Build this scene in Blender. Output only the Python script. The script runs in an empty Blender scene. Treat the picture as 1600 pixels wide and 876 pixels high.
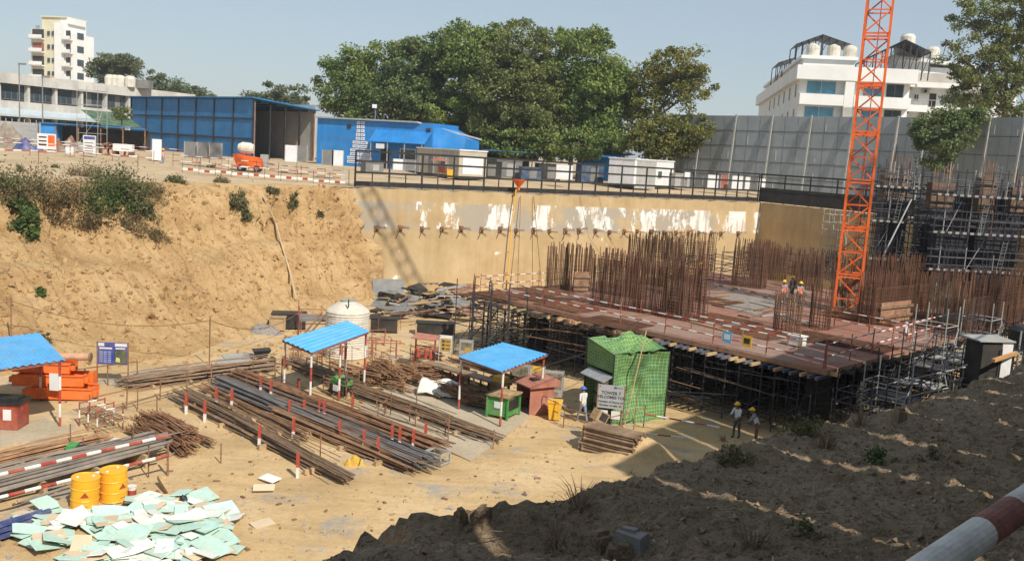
import bpy, math, random
import numpy as np
from mathutils import Vector, Matrix
from mathutils.bvhtree import BVHTree
R = math.radians
random.seed(7); rng = np.random.default_rng(7)
scene = bpy.context.scene
col = scene.collection

# ------------------------------------------------------------ camera, sky, sun, exposure
CZ = 12.5                                   # eye height over the pit floor (z = 0)
FPX = 1450.0; PITCH = R(7.66); ROLL = R(3.5)
cp, sp, cr, sr = math.cos(PITCH), math.sin(PITCH), math.cos(ROLL), math.sin(ROLL)
FW = Vector((0, cp, -sp)); UP0 = Vector((0, sp, cp)); RT0 = Vector((1, 0, 0))
RT = RT0*cr + UP0*sr; UP = UP0*cr - RT0*sr
CAM = Vector((0, 0, CZ))
cd = bpy.data.cameras.new('camera'); cam = bpy.data.objects.new('camera', cd); col.objects.link(cam)
cd.sensor_width = 36; cd.lens = 36*FPX/1600; cd.clip_start = .1; cd.clip_end = 6000
m = Matrix((RT, UP, -FW)).transposed().to_4x4(); m.translation = CAM; cam.matrix_world = m
scene.camera = cam

SUN_EL = R(43.5); SUN_H = Vector((-.56, .83, 0)).normalized()      # direction the light travels
world = bpy.data.worlds.new('World'); scene.world = world; world.use_nodes = True
nt = world.node_tree; bg = nt.nodes['Background']
sky = nt.nodes.new('ShaderNodeTexSky'); sky.sky_type = 'NISHITA'; sky.sun_disc = False
sky.sun_elevation = SUN_EL; sky.sun_rotation = math.atan2(-SUN_H.x, -SUN_H.y)
sky.air_density = 1.0; sky.dust_density = .7; sky.ozone_density = 1.0; sky.altitude = 200
wt = nt.nodes.new('ShaderNodeMix'); wt.data_type = 'RGBA'; wt.blend_type = 'MULTIPLY'; wt.inputs[0].default_value = 1; wt.inputs[7].default_value = (1.0, .935, .85, 1)   # warm white balance of the hazy day
nt.links.new(sky.outputs[0], wt.inputs[6]); vl = nt.nodes.new('ShaderNodeMix'); vl.data_type = 'RGBA'; vl.inputs[0].default_value = .62; vl.inputs[7].default_value = (3.55, 4.35, 5.15, 1)   # veil of pale haze over the clear sky
nt.links.new(wt.outputs[2], vl.inputs[6]); nt.links.new(vl.outputs[2], bg.inputs[0]); bg.inputs[1].default_value = .115
sd = bpy.data.lights.new('sun', 'SUN'); sd.energy = 5.0; sd.angle = R(.53); sd.color = (1, .94, .84)
sun = bpy.data.objects.new('sun', sd); col.objects.link(sun)
ld = Vector((SUN_H.x*math.cos(SUN_EL), SUN_H.y*math.cos(SUN_EL), -math.sin(SUN_EL)))
sun.rotation_euler = ld.to_track_quat('-Z', 'Y').to_euler(); sun.location = (40, -60, 90)
vs = scene.view_settings; vs.view_transform = 'Standard'; vs.look = 'None'; vs.gamma = 1; vs.use_curve_mapping = False
vs.exposure = .15
scene.cycles.max_bounces = 5

# ------------------------------------------------------------ pixel helpers (photo is 1600 x 876)
def ray(px, py): return FW + RT*((px-800)/FPX) + UP*((438-py)/FPX)
def G(px, py, z=0.0):
    d = ray(px, py); return CAM + d*((z-CZ)/d.z)
def at(px, Y, z):
    u = (px-800)/FPX; dz = z-CZ
    X = (u*(Y*cp - dz*sp) - (Y*sp + dz*cp)*sr)/cr
    return Vector((X, Y, z))
def zat(px, py, Y):                          # height of the point seen at a pixel at depth Y
    d = ray(px, py); return CZ + d.z*Y/d.y
def V(*a): return Vector(a)

# ------------------------------------------------------------ noise
def _h(ix, iy, s):
    n = (ix*374761393 + iy*668265263 + s*1442695041) & 0xffffffff
    n = ((n ^ (n >> 13))*1274126177) & 0xffffffff
    return ((n ^ (n >> 16)) & 0xffff)/65535.0
def vnoise(x, y, s=0):
    x = np.asarray(x, float); y = np.asarray(y, float)
    ix = np.floor(x).astype(np.int64); iy = np.floor(y).astype(np.int64)
    fx = x-ix; fy = y-iy; fx = fx*fx*(3-2*fx); fy = fy*fy*(3-2*fy)
    a = _h(ix, iy, s); b = _h(ix+1, iy, s); c = _h(ix, iy+1, s); d = _h(ix+1, iy+1, s)
    return (a*(1-fx)+b*fx)*(1-fy) + (c*(1-fx)+d*fx)*fy - .5
def fbm(x, y, o=4, s=0, g=.5):
    t = 0; a = 1
    for k in range(o):
        t = t + a*vnoise(x*2**k, y*2**k, s+k*17); a *= g
    return t
def smooth(a, b, x):
    t = np.clip((x-a)/(b-a), 0, 1); return t*t*(3-2*t)

# ------------------------------------------------------------ materials
MATS = {}
def M(name, c, rough=.75, metal=0, var=.22, scale=2.0, bump=0, bscale=30, rnd=.0, c2=None, stretch=None, spec=.35, dust=.16):
    if name in MATS: return MATS[name]
    mt = bpy.data.materials.new(name); mt.use_nodes = True; n = mt.node_tree; b = n.nodes['Principled BSDF']
    L = n.links.new
    b.inputs['Roughness'].default_value = rough; b.inputs['Metallic'].default_value = metal
    b.inputs['Specular IOR Level'].default_value = spec
    tc = n.nodes.new('ShaderNodeTexCoord'); src = tc.outputs['Object']
    if stretch:
        mp = n.nodes.new('ShaderNodeMapping'); mp.inputs['Scale'].default_value = stretch; L(src, mp.inputs[0]); src = mp.outputs[0]
    nz = n.nodes.new('ShaderNodeTexNoise'); nz.inputs['Scale'].default_value = scale; nz.inputs['Detail'].default_value = 7
    nz.inputs['Roughness'].default_value = .65; L(src, nz.inputs['Vector'])
    rp = n.nodes.new('ShaderNodeValToRGB'); rp.color_ramp.elements[0].position = .34; rp.color_ramp.elements[1].position = .66
    lo = [x*(1-var) for x in c]; hi = [min(1, x*(1+var)) for x in c]
    if c2: lo = list(c2); hi = list(c)
    rp.color_ramp.elements[0].color = (*lo, 1); rp.color_ramp.elements[1].color = (*hi, 1); L(nz.outputs[0], rp.inputs[0])
    out = rp.outputs[0]
    if rnd:
        oi = n.nodes.new('ShaderNodeObjectInfo'); mr = n.nodes.new('ShaderNodeMapRange')
        mr.inputs[3].default_value = 1-rnd; mr.inputs[4].default_value = 1+rnd; L(oi.outputs['Random'], mr.inputs[0])
        hs = n.nodes.new('ShaderNodeHueSaturation'); L(mr.outputs[0], hs.inputs['Value']); L(out, hs.inputs['Color']); out = hs.outputs[0]
    if dust:
        n3 = n.nodes.new('ShaderNodeTexNoise'); n3.inputs['Scale'].default_value = 1.1; n3.inputs['Detail'].default_value = 8; n3.inputs['Roughness'].default_value = .72; L(tc.outputs['Object'], n3.inputs['Vector'])
        r3 = n.nodes.new('ShaderNodeMapRange'); r3.inputs[1].default_value = .42; r3.inputs[2].default_value = .72; r3.inputs[3].default_value = dust*.15; r3.inputs[4].default_value = dust*2.6; L(n3.outputs[0], r3.inputs[0])
        m3 = n.nodes.new('ShaderNodeMix'); m3.data_type = 'RGBA'; L(r3.outputs[0], m3.inputs[0]); L(out, m3.inputs[6]); m3.inputs[7].default_value = (.40, .31, .20, 1); out = m3.outputs[2]
    L(out, b.inputs['Base Color'])
    if bump:
        n2 = n.nodes.new('ShaderNodeTexNoise'); n2.inputs['Scale'].default_value = bscale; n2.inputs['Detail'].default_value = 5; L(src, n2.inputs['Vector'])
        bp = n.nodes.new('ShaderNodeBump'); bp.inputs['Strength'].default_value = bump; bp.inputs['Distance'].default_value = .05
        L(n2.outputs[0], bp.inputs['Height']); L(bp.outputs[0], b.inputs['Normal'])
    MATS[name] = mt; return mt

def ramp(n, inp, stops):
    r = n.nodes.new('ShaderNodeValToRGB'); e = r.color_ramp.elements
    while len(e) < len(stops): e.new(.5)
    for k, (p, c) in enumerate(stops):
        e[k].position = p; e[k].color = (*c, 1) if len(c) == 3 else c
    n.links.new(inp, r.inputs[0]); return r.outputs[0]
def noise(n, src, scale, detail=6, rough=.6, stretch=None):
    if stretch:
        mp = n.nodes.new('ShaderNodeMapping'); mp.inputs['Scale'].default_value = stretch; n.links.new(src, mp.inputs[0]); src = mp.outputs[0]
    z = n.nodes.new('ShaderNodeTexNoise'); z.inputs['Scale'].default_value = scale; z.inputs['Detail'].default_value = detail
    z.inputs['Roughness'].default_value = rough; n.links.new(src, z.inputs['Vector']); return z.outputs[0]
def mix(n, f, a, b, mode='MIX'):
    x = n.nodes.new('ShaderNodeMix'); x.data_type = 'RGBA'; x.blend_type = mode
    for v, k in ((f, 0), (a, 6), (b, 7)):
        if isinstance(v, (int, float)): x.inputs[k].default_value = v
        elif isinstance(v, tuple): x.inputs[k].default_value = (*v, 1)
        else: n.links.new(v, x.inputs[k])
    return x.outputs[2]
def math_(n, op, a, b=None):
    x = n.nodes.new('ShaderNodeMath'); x.operation = op; x.use_clamp = False
    for v, k in ((a, 0), (b, 1)):
        if v is None: continue
        if isinstance(v, (int, float)): x.inputs[k].default_value = v
        else: n.links.new(v, x.inputs[k])
    return x.outputs[0]
def newmat(name, rough=.9):
    mt = bpy.data.materials.new(name); mt.use_nodes = True; n = mt.node_tree
    b = n.nodes['Principled BSDF']; b.inputs['Roughness'].default_value = rough; b.inputs['Specular IOR Level'].default_value = .2
    tc = n.nodes.new('ShaderNodeTexCoord'); return mt, n, b, tc.outputs['Object']
def setbump(n, b, h, strength, dist):
    bp = n.nodes.new('ShaderNodeBump'); bp.inputs['Strength'].default_value = strength; bp.inputs['Distance'].default_value = dist
    n.links.new(h, bp.inputs['Height']); n.links.new(bp.outputs[0], b.inputs['Normal'])

def sand_mat(name, A, B, C, spots=.5):
    mt, n, b, o = newmat(name, .95)
    c1 = ramp(n, noise(n, o, .35, 8, .62), [(.3, A), (.5, B), (.7, C)])
    c2 = ramp(n, noise(n, o, 5.5, 6, .7), [(.3, (.62, .60, .58)), (.55, (1, 1, 1)), (.8, (1.0, .98, .95))])
    c = mix(n, spots, c1, c2, 'MULTIPLY')
    n.links.new(c, b.inputs['Base Color'])
    setbump(n, b, noise(n, o, 7, 9, .7), .55, .12)
    return mt
SAND = sand_mat('sand', (.40, .265, .125), (.50, .335, .165), (.58, .40, .21))
def bank_mat():
    mt, n, b, o = newmat('bank_sand', .95)
    c = ramp(n, noise(n, o, .30, 9, .66), [(.28, (.38, .23, .10)), (.45, (.54, .35, .165)), (.58, (.62, .42, .21)), (.74, (.66, .475, .265))])
    ly = ramp(n, noise(n, o, 1.0, 6, .68, (.10, .10, 1.3)), [(.34, (.72, .66, .58)), (.50, (1, 1, 1)), (.7, (1.04, 1.02, 1.0))])
    c = mix(n, .6, c, ly, 'MULTIPLY')
    st = ramp(n, noise(n, o, 2.2, 7, .72, (1, 1, .22)), [(.32, (.62, .55, .47)), (.47, (1, 1, 1)), (.8, (1.05, 1.03, 1.0))]); c = mix(n, .6, c, st, 'MULTIPLY')
    pt = ramp(n, noise(n, o, 6.5, 6, .75), [(.33, (.52, .46, .40)), (.45, (1, 1, 1))]); c = mix(n, .5, c, pt, 'MULTIPLY')  # dark specks painted as shaded holes, adding contrast the frontal sun lacks
    n.links.new(c, b.inputs['Base Color'])
    h = math_(n, 'ADD', noise(n, o, 2.4, 10, .74, (1, 1, .35)), math_(n, 'MULTIPLY', noise(n, o, 9, 6, .7), .5)); setbump(n, b, h, 1.0, .30); return mt
BANK = bank_mat()
def soil_mat():
    mt, n, b, o = newmat('soil', .97)
    c = ramp(n, noise(n, o, .5, 9, .68), [(.3, (.25, .18, .115)), (.5, (.35, .255, .165)), (.7, (.43, .325, .22))])
    c = mix(n, 1.0, c, ramp(n, noise(n, o, 9, 7, .75), [(.34, (.42, .38, .34)), (.50, (1, 1, 1)), (.75, (1.12, 1.1, 1.06))]), 'MULTIPLY')
    c = mix(n, .8, c, ramp(n, noise(n, o, 34, 4, .7), [(.36, (.45, .42, .38)), (.48, (1, 1, 1))]), 'MULTIPLY')
    n.links.new(c, b.inputs['Base Color']); h = math_(n, 'ADD', noise(n, o, 7, 10, .75), math_(n, 'MULTIPLY', noise(n, o, 30, 6, .7), .35)); setbump(n, b, h, 1.0, .10); return mt
SOIL = soil_mat()
CLOD = sand_mat('clod_soil', (.20, .145, .09), (.29, .21, .135), (.38, .285, .19), .8)
DIRT = sand_mat('yard_dirt', (.38, .28, .17), (.48, .36, .22), (.55, .43, .29))
# pit floor: sand with grey trodden cement patches
def floor_mat():
    mt, n, b, o = newmat('pit_sand', .95)
    c1 = ramp(n, noise(n, o, .22, 8, .62), [(.32, (.45, .31, .155)), (.5, (.56, .39, .20)), (.68, (.63, .46, .26))])
    g = ramp(n, noise(n, o, .28, 7, .7, (1, 1, 1)), [(.54, (0, 0, 0)), (.66, (1, 1, 1))])
    c1 = mix(n, g, c1, (.36, .32, .27))
    c2 = ramp(n, noise(n, o, 4, 7, .75), [(.3, (.66, .64, .62)), (.52, (1, 1, 1)), (.8, (1, 1, 1))])
    tr = ramp(n, noise(n, o, 1.2, 4, .6, (.25, 1.6, 1)), [(.35, (.80, .78, .76)), (.55, (1, 1, 1)), (.8, (1, 1, 1))])
    c = mix(n, .6, mix(n, .6, c1, c2, 'MULTIPLY'), tr, 'MULTIPLY')
    n.links.new(c, b.inputs['Base Color']); setbump(n, b, noise(n, o, 6, 9, .7), .6, .1); return mt
FLOOR = floor_mat()

C_RUST = M('rusty_steel', (.20, .092, .045), .85, 0, .45, 3, rnd=.25)
C_RUST2 = M('brown_rebar', (.27, .14, .07), .8, 0, .4, 2, rnd=.25)
C_CAGE = M('cage_rust', (.115, .050, .028), .85, 0, .5, 3, dust=.05, rnd=.3)
C_CAGE2 = M('cage_rust_light', (.17, .085, .048), .85, 0, .45, 3, dust=.05, rnd=.3)
C_STEEL = M('grey_rebar', (.16, .155, .16), .55, .3, .3, 2, rnd=.15)
C_REBARD = M('dark_rebar', (.21, .135, .085), .7, .1, .4, 2, rnd=.2)
C_BLACK = M('black_steel', (.022, .023, .027), .5, .2, .3, 4, dust=.04)
C_SCAF = M('scaffold_steel', (.040, .042, .052), .55, .3, .5, 3, dust=.05, rnd=.3)
C_RED = M('red_paint', (.36, .035, .022), .55, 0, .35, 5, bump=.1)
C_WHITE = M('white_paint', (.72, .70, .66), .6, 0, .12, 4)
C_ORANGE = M('orange_paint', (.72, .12, .015), .5, 0, .2, 2, dust=.05)
C_MACH = M('orange_enamel', (.82, .15, .015), .4, 0, .2, 3, dust=.10)
C_BLUESH = M('blue_sheet', (.010, .15, .37), .45, 0, .18, .5, rnd=.05, dust=.06)
C_BLUELT = M('bright_blue_sheet', (.010, .20, .54), .45, 0, .15, .5, dust=.06)
C_ROOFBL = M('sky_blue_roof', (.085, .40, .74), .42, 0, .12, 1.5, dust=.10)
C_TIMBER = M('timber', (.40, .27, .14), .85, 0, .3, 4, stretch=(1, 1, 6), rnd=.2)
C_PLY = M('plywood', (.24, .12, .07), .8, 0, .35, 2, rnd=.2)
C_CONC = M('concrete', (.42, .39, .35), .9, 0, .15, 1.5, bump=.2)
C_GREY = M('grey_panel', (.15, .16, .165), .6, 0, .15, .6)
C_HOARD = M('grey_hoarding', (.30, .335, .35), .5, .1, .14, .35, dust=.05)
C_POST = M('pale_post', (.36, .37, .36), .6, .2, .15, 2)
C_CREAM = M('cream_paint', (.62, .58, .42), .85, 0, .08, .3, dust=.03)
C_WWALL = M('white_wall', (.72, .72, .70), .85, 0, .07, .25, dust=.03)
C_OLDWH = M('weathered_white', (.50, .49, .46), .9, 0, .22, .4, stretch=(1, 1, .4))
C_GLASS = M('window_glass', (.03, .05, .065), .12, 0, .3, .5, dust=.03, spec=.6)
C_BGLASS = M('blue_glass', (.05, .22, .33), .15, 0, .3, .6, dust=.03, spec=.6)
C_DARK = M('dark_board_inner_shade', (.03, .028, .026), .9, 0, .3, 1, dust=.03)  # near-black for dark boards, and for inner shade put on as colour
C_SALMON = M('salmon_paint', (.62, .36, .20), .85, 0, .08, .5)
C_YEL = M('yellow_plastic', (.75, .42, .02), .45, 0, .08, 3)
C_DRUM = M('orange_drum', (.84, .40, .02), .4, 0, .08, 3, dust=.08)
C_GREENB = M('green_enamel', (.03, .26, .05), .45, 0, .2, 4)
C_MAROON = M('maroon_paint', (.28, .075, .05), .6, 0, .25, 3)
C_REDBOX = M('red_enamel', (.30, .03, .02), .5, 0, .3, 3)
C_SIGNBL = M('sign_blue', (.02, .05, .28), .5, 0, .05, 2)
C_SIGNWH = M('sign_white', (.70, .71, .72), .55, 0, .05, 2)
C_INK = M('black_ink', (.03, .03, .03), .7, 0, .05, 2, dust=.03)
C_ALU = M('galvanised', (.45, .46, .47), .45, .5, .15, 3)
C_TANK = M('white_tank', (.60, .56, .48), .75, 0, .2, 1.2)
C_SKIN = M('skin', (.20, .10, .06), .6, 0, .1, 8)
C_FILM = M('white_sheet', (.70, .67, .60), .6, 0, .12, 2)
C_MINT = M('mint_foam', (.46, .66, .575), .8, 0, .12, 3, rnd=.14, dust=.2)
C_FOAMW = M('white_foam', (.70, .73, .68), .8, 0, .08, 3, rnd=.1, dust=.2)
C_CARD = M('cream_board', (.62, .49, .33), .85, 0, .12, 2, rnd=.12)
C_BARK = M('bark', (.13, .095, .065), .9, 0, .3, 3, bump=.4, bscale=8)
C_DRY = M('dry_twigs', (.20, .14, .085), .9, 0, .35, 1)
C_NET = None
def leafmat(name, a, b, c, sc=.35):
    mt, n, bs, o = newmat(name, .55)
    cc = ramp(n, noise(n, o, sc, 4, .6), [(.35, a), (.5, b), (.65, c)])
    c2 = ramp(n, noise(n, o, 6, 2, .5), [(.3, (.6, .62, .6)), (.7, (1.15, 1.15, 1.0))])
    cc = mix(n, 1.0, cc, c2, 'MULTIPLY')
    n.links.new(cc, bs.inputs['Base Color']); bs.inputs['Specular IOR Level'].default_value = .25
    tr = n.nodes.new('ShaderNodeBsdfTranslucent'); n.links.new(cc, tr.inputs[0]); ms = n.nodes.new('ShaderNodeMixShader'); ms.inputs[0].default_value = .30
    n.links.new(bs.outputs[0], ms.inputs[1]); n.links.new(tr.outputs[0], ms.inputs[2]); n.links.new(ms.outputs[0], n.nodes['Material Output'].inputs[0])
    return mt
LEAF1 = leafmat('broad_leaves', (0.118, 0.182, 0.055), (0.200, 0.267, 0.078), (0.298, 0.339, 0.108))
LEAF2 = leafmat('olive_leaves', (0.140, 0.169, 0.059), (0.191, 0.221, 0.079), (0.270, 0.277, 0.106))
LEAF3 = leafmat('dark_leaves', (0.099, 0.156, 0.070), (0.168, 0.222, 0.089), (0.251, 0.288, 0.119))
LEAF4 = leafmat('yellowing_leaves', (0.125, 0.143, 0.041), (0.197, 0.205, 0.057), (0.305, 0.268, 0.074))
LEAF5 = leafmat('haze_tinted_leaves', (0.113, 0.143, 0.079), (0.149, 0.179, 0.100), (0.194, 0.215, 0.122))  # distance haze mixed into the leaf colour
SHRUBG = leafmat('shrub_leaves', (0.063, 0.107, 0.034), (0.099, 0.150, 0.047), (0.153, 0.193, 0.065), 1.5)
SHRUBD = leafmat('dry_shrub', (0.156, 0.117, 0.065), (0.208, 0.156, 0.085), (0.273, 0.208, 0.117), 1.5)
SHRUBM = leafmat('dull_shrub', (0.109, 0.127, 0.052), (0.155, 0.157, 0.074), (0.201, 0.187, 0.090), 1.5)

# ------------------------------------------------------------ mesh builder and scene-graph helpers
class MB:
    def __init__(s): s.v = []; s.f = []; s.m = []
    def face(s, idx, mi=0): s.f.append(idx); s.m.append(mi)
    def quad(s, a, b, c, d, mi=0):
        k = len(s.v); s.v += [tuple(a), tuple(b), tuple(c), tuple(d)]; s.face((k, k+1, k+2, k+3), mi)
    def hexa(s, P, mi=0):                     # 8 corners: 4 bottom (ccw), 4 top
        k = len(s.v); s.v += [tuple(p) for p in P]
        for f in ((3, 2, 1, 0), (4, 5, 6, 7), (0, 1, 5, 4), (1, 2, 6, 5), (2, 3, 7, 6), (3, 0, 4, 7)): s.face(tuple(k+i for i in f), mi)
    def box(s, c, d, rz=0, mi=0, rot=None):   # centre, size
        hx, hy, hz = d[0]/2, d[1]/2, d[2]/2
        r = rot if rot is not None else Matrix.Rotation(rz, 3, 'Z')
        c = Vector(c)
        s.hexa([c + r @ Vector((x*hx, y*hy, z*hz)) for z in (-1, 1) for x, y in ((-1, -1), (1, -1), (1, 1), (-1, 1))], mi)
    def b2(s, x0, x1, y0, y1, z0, z1, mi=0): s.box(((x0+x1)/2, (y0+y1)/2, (z0+z1)/2), (abs(x1-x0), abs(y1-y0), abs(z1-z0)), 0, mi)
    def bar(s, p, q, w, h=None, mi=0, roll=0):
        p = Vector(p); q = Vector(q); h = h or w; d = q-p
        if d.length < 1e-6: return
        d.normalize(); a = Vector((0, 0, 1)) if abs(d.z) < .95 else Vector((1, 0, 0))
        x = d.cross(a).normalized(); y = x.cross(d)
        if roll: x, y = x*math.cos(roll)+y*math.sin(roll), y*math.cos(roll)-x*math.sin(roll)
        x = x*w/2; y = y*h/2
        s.hexa([p-x-y, p+x-y, p+x+y, p-x+y, q-x-y, q+x-y, q+x+y, q-x+y], mi)
    def tube(s, p, q, r, n=8, r2=None, mi=0):
        p = Vector(p); q = Vector(q); r2 = r if r2 is None else r2; d = (q-p).normalized()
        a = Vector((0, 0, 1)) if abs(d.z) < .95 else Vector((1, 0, 0))
        x = d.cross(a).normalized(); y = x.cross(d); k = len(s.v)
        for c, rr in ((p, r), (q, r2)):
            for i in range(n):
                t = 2*math.pi*i/n; s.v.append(tuple(c + x*math.cos(t)*rr + y*math.sin(t)*rr))
        for i in range(n): j = (i+1) % n; s.face((k+i, k+j, k+n+j, k+n+i), mi)
        s.face(tuple(k+i for i in reversed(range(n))), mi); s.face(tuple(k+n+i for i in range(n)), mi)
    def path(s, pts, r, n=6, mi=0):
        for a, b in zip(pts, pts[1:]): s.tube(a, b, r, n, mi=mi)
    def stripes(s, p, q, w, seg=.5, h=None, mis=(0, 1)):
        p = Vector(p); q = Vector(q); n = max(1, round((q-p).length/seg))
        for k in range(n): s.bar(p.lerp(q, k/n), p.lerp(q, (k+1)/n), w, h, mis[k % 2])
    def rtube(s, p, q, r, seg=.5, n=10):
        p = Vector(p); q = Vector(q); c = max(1, round((q-p).length/seg))
        for k in range(c): s.tube(p.lerp(q, k/c), p.lerp(q, (k+1)/c), r, n, mi=k % 2)
    def prism(s, pts, z0, z1, mi=0):
        n = len(pts); k = len(s.v)
        s.v += [(x, y, z0) for x, y in pts] + [(x, y, z1) for x, y in pts]
        s.face(tuple(k+i for i in reversed(range(n))), mi); s.face(tuple(k+n+i for i in range(n)), mi)
        for i in range(n): j = (i+1) % n; s.face((k+i, k+j, k+n+j, k+n+i), mi)
    def lathe(s, prof, n=16, c=(0, 0, 0), mi=0):
        k = len(s.v); c = Vector(c)
        for r, z in prof:
            for i in range(n): t = 2*math.pi*i/n; s.v.append((c.x+r*math.cos(t), c.y+r*math.sin(t), c.z+z))
        for a in range(len(prof)-1):
            for i in range(n): j = (i+1) % n; s.face((k+a*n+i, k+a*n+j, k+(a+1)*n+j, k+(a+1)*n+i), mi)
        s.face(tuple(k+i for i in reversed(range(n))), mi); s.face(tuple(k+(len(prof)-1)*n+i for i in range(n)), mi)
    def build(s, name, mats, parent=None, world=False, smooth_=False, loc=None, rz=None):
        if not isinstance(mats, (list, tuple)): mats = [mats]
        v = s.v; o_loc = None
        if parent is not None and world:
            inv = Matrix.Rotation(-parent.rotation_euler.z, 3, 'Z'); pl = parent.location
            if parent.parent is not None: pl = parent.parent.location + Matrix.Rotation(parent.parent.rotation_euler.z, 3, 'Z') @ pl
            v = [tuple(inv @ (Vector(p)-pl)) for p in v]
        elif parent is None and loc is None:
            a = np.array(v); c = (a.min(0)+a.max(0))/2; c[2] = a[:, 2].min(); v = (a-c).tolist(); o_loc = c
        me = bpy.data.meshes.new(name); me.from_pydata(v, [], s.f)
        for mt in mats: me.materials.append(mt)
        if len(mats) > 1: me.polygons.foreach_set('material_index', s.m)
        if smooth_: me.polygons.foreach_set('use_smooth', [True]*len(s.f))
        me.update()
        o = bpy.data.objects.new(name, me); col.objects.link(o)
        if parent is not None: o.parent = parent
        elif loc is not None: o.location = loc; o.rotation_euler.z = rz or 0
        else: o.location = o_loc
        return o
def tag(o, label=None, cat=None, group=None, kind=None):
    if label: o['label'] = label
    if cat: o['category'] = cat
    if group: o['group'] = group
    if kind: o['kind'] = kind
    return o
def thing(name, label, cat, loc=(0, 0, 0), rz=0, group=None):
    o = bpy.data.objects.new(name, None); col.objects.link(o); o.empty_display_size = .3
    o.location = loc; o.rotation_euler = (0, 0, rz); return tag(o, label, cat, group)
def struct(o): o['kind'] = 'structure'; return o
_KC = {}
def kids(o):
    if o.name not in _KC: _KC[o.name] = [c for c in col.objects if c.parent == o]
    return _KC[o.name]
def dup(root, loc=None, rz=None, label=None, group=None, scale=None):
    def cpy(o, par):
        c = o.copy(); col.objects.link(c)
        if par is not None: c.parent = par
        for ch in kids(o): cpy(ch, c)
        return c
    r = cpy(root, None)
    if loc is not None: r.location = loc
    if rz is not None: r.rotation_euler.z = rz
    if label: r['label'] = label
    if group: r['group'] = group
    if scale: r.scale = scale
    return r
def grid_mesh(name, X, Y, Z, mat):
    ny, nx = X.shape
    me = bpy.data.meshes.new(name); n = nx*ny
    me.vertices.add(n); me.vertices.foreach_set('co', np.stack([X, Y, Z], -1).astype(np.float32).ravel())
    i = (np.arange(ny-1)[:, None]*nx + np.arange(nx-1)[None]).ravel()
    q = np.stack([i, i+1, i+1+nx, i+nx], -1).ravel().astype(np.int32); nf = len(i)
    me.loops.add(nf*4); me.loops.foreach_set('vertex_index', q)
    me.polygons.add(nf); me.polygons.foreach_set('loop_start', np.arange(0, nf*4, 4, dtype=np.int32))
    me.polygons.foreach_set('use_smooth', np.ones(nf, bool))
    me.materials.append(mat); me.update(); me.validate()
    o = bpy.data.objects.new(name, me); col.objects.link(o); return o
def leaf_obj(name, P, size, mat, parent, up=.35, var=.5, aspect=.6):
    N = len(P); d = rng.normal(size=(N, 3)); d[:, 2] += up*2*np.sign(rng.random(N)-.15); d /= np.linalg.norm(d, axis=1)[:, None]
    t = rng.normal(size=(N, 3)); u = np.cross(d, t); u /= np.linalg.norm(u, axis=1)[:, None]; w = np.cross(d, u)
    s = size*(1-var+2*var*rng.random(N))[:, None]
    u = u*s; w = w*s*aspect
    co = np.stack([P-u, P-w*.9+u*.1, P+u, P+w*.9+u*.1], 1).reshape(-1, 3)
    me = bpy.data.meshes.new(name); me.vertices.add(N*4); me.vertices.foreach_set('co', co.astype(np.float32).ravel())
    me.loops.add(N*4); me.loops.foreach_set('vertex_index', np.arange(N*4, dtype=np.int32))
    me.polygons.add(N); me.polygons.foreach_set('loop_start', np.arange(0, N*4, 4, dtype=np.int32))
    me.materials.append(mat); me.update(); me.validate()
    o = bpy.data.objects.new(name, me); col.objects.link(o); o.parent = parent; return o
def text(s, size, parent, mat, loc, rx=math.pi/2, name='lettering', align='CENTER', rz=0):
    c = bpy.data.curves.new('t', 'FONT'); c.body = s; c.size = size; c.align_x = align; c.align_y = 'CENTER'; c.extrude = .004; c.offset = size*.012
    o = bpy.data.objects.new('t', c); col.objects.link(o)
    dg = bpy.context.evaluated_depsgraph_get(); me = bpy.data.meshes.new_from_object(o.evaluated_get(dg)); me.name = name
    bpy.data.objects.remove(o); me.materials.clear(); me.materials.append(mat)
    t = bpy.data.objects.new(name, me); col.objects.link(t); t.parent = parent; t.location = loc; t.rotation_euler = (rx, 0, rz); return t

# ============================================================ TERRAIN
GA = Vector((.62, .784, 0)).normalized(); GB = Vector((-GA.y, GA.x, 0))       # the site grid: along the near bank, and away to the left
WA, WB = Vector((-14.6, 79, 0)), Vector((27, 103, 0))                          # the concrete pit wall
WD = (WB-WA).normalized(); WN = Vector((WD.y, -WD.x, 0)); RD = Vector((.515, -.86, 0)).normalized()
WC = WB + RD*42
UPZ = 9.0
BT = [Vector((-14.6, 79, 0)), Vector((-19.5, 74.5, 0)), Vector((-26, 67.5, 0)), Vector((-32.5, 59, 0)), Vector((-46, 44, 0)), Vector((-70, 20, 0)), Vector((-95, -10, 0))]
BF = [Vector((-10.5, 80.6, 0)), Vector((-12.5, 73, 0)), Vector((-15.5, 60, 0)), Vector((-18, 51.5, 0)), Vector((-27, 43, 0)), Vector((-42, 24, 0)), Vector((-62, 4, 0)), Vector((-80, -22, 0))]
def resample(P, n):
    P = [np.array(p[:2]) for p in P]; d = np.r_[0, np.cumsum([np.linalg.norm(b-a) for a, b in zip(P, P[1:])])]
    t = np.linspace(0, d[-1], n); A = np.array(P)
    q = np.stack([np.interp(t, d, A[:, 0]), np.interp(t, d, A[:, 1])], 1)
    k = np.hanning(31); k /= k.sum()
    for c in (0, 1): 
        e = np.r_[np.full(15, q[0, c]), q[:, c], np.full(15, q[-1, c])]; s = np.convolve(e, k, 'valid'); s[0] = q[0, c]; q[:, c] = s
    return q
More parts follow.
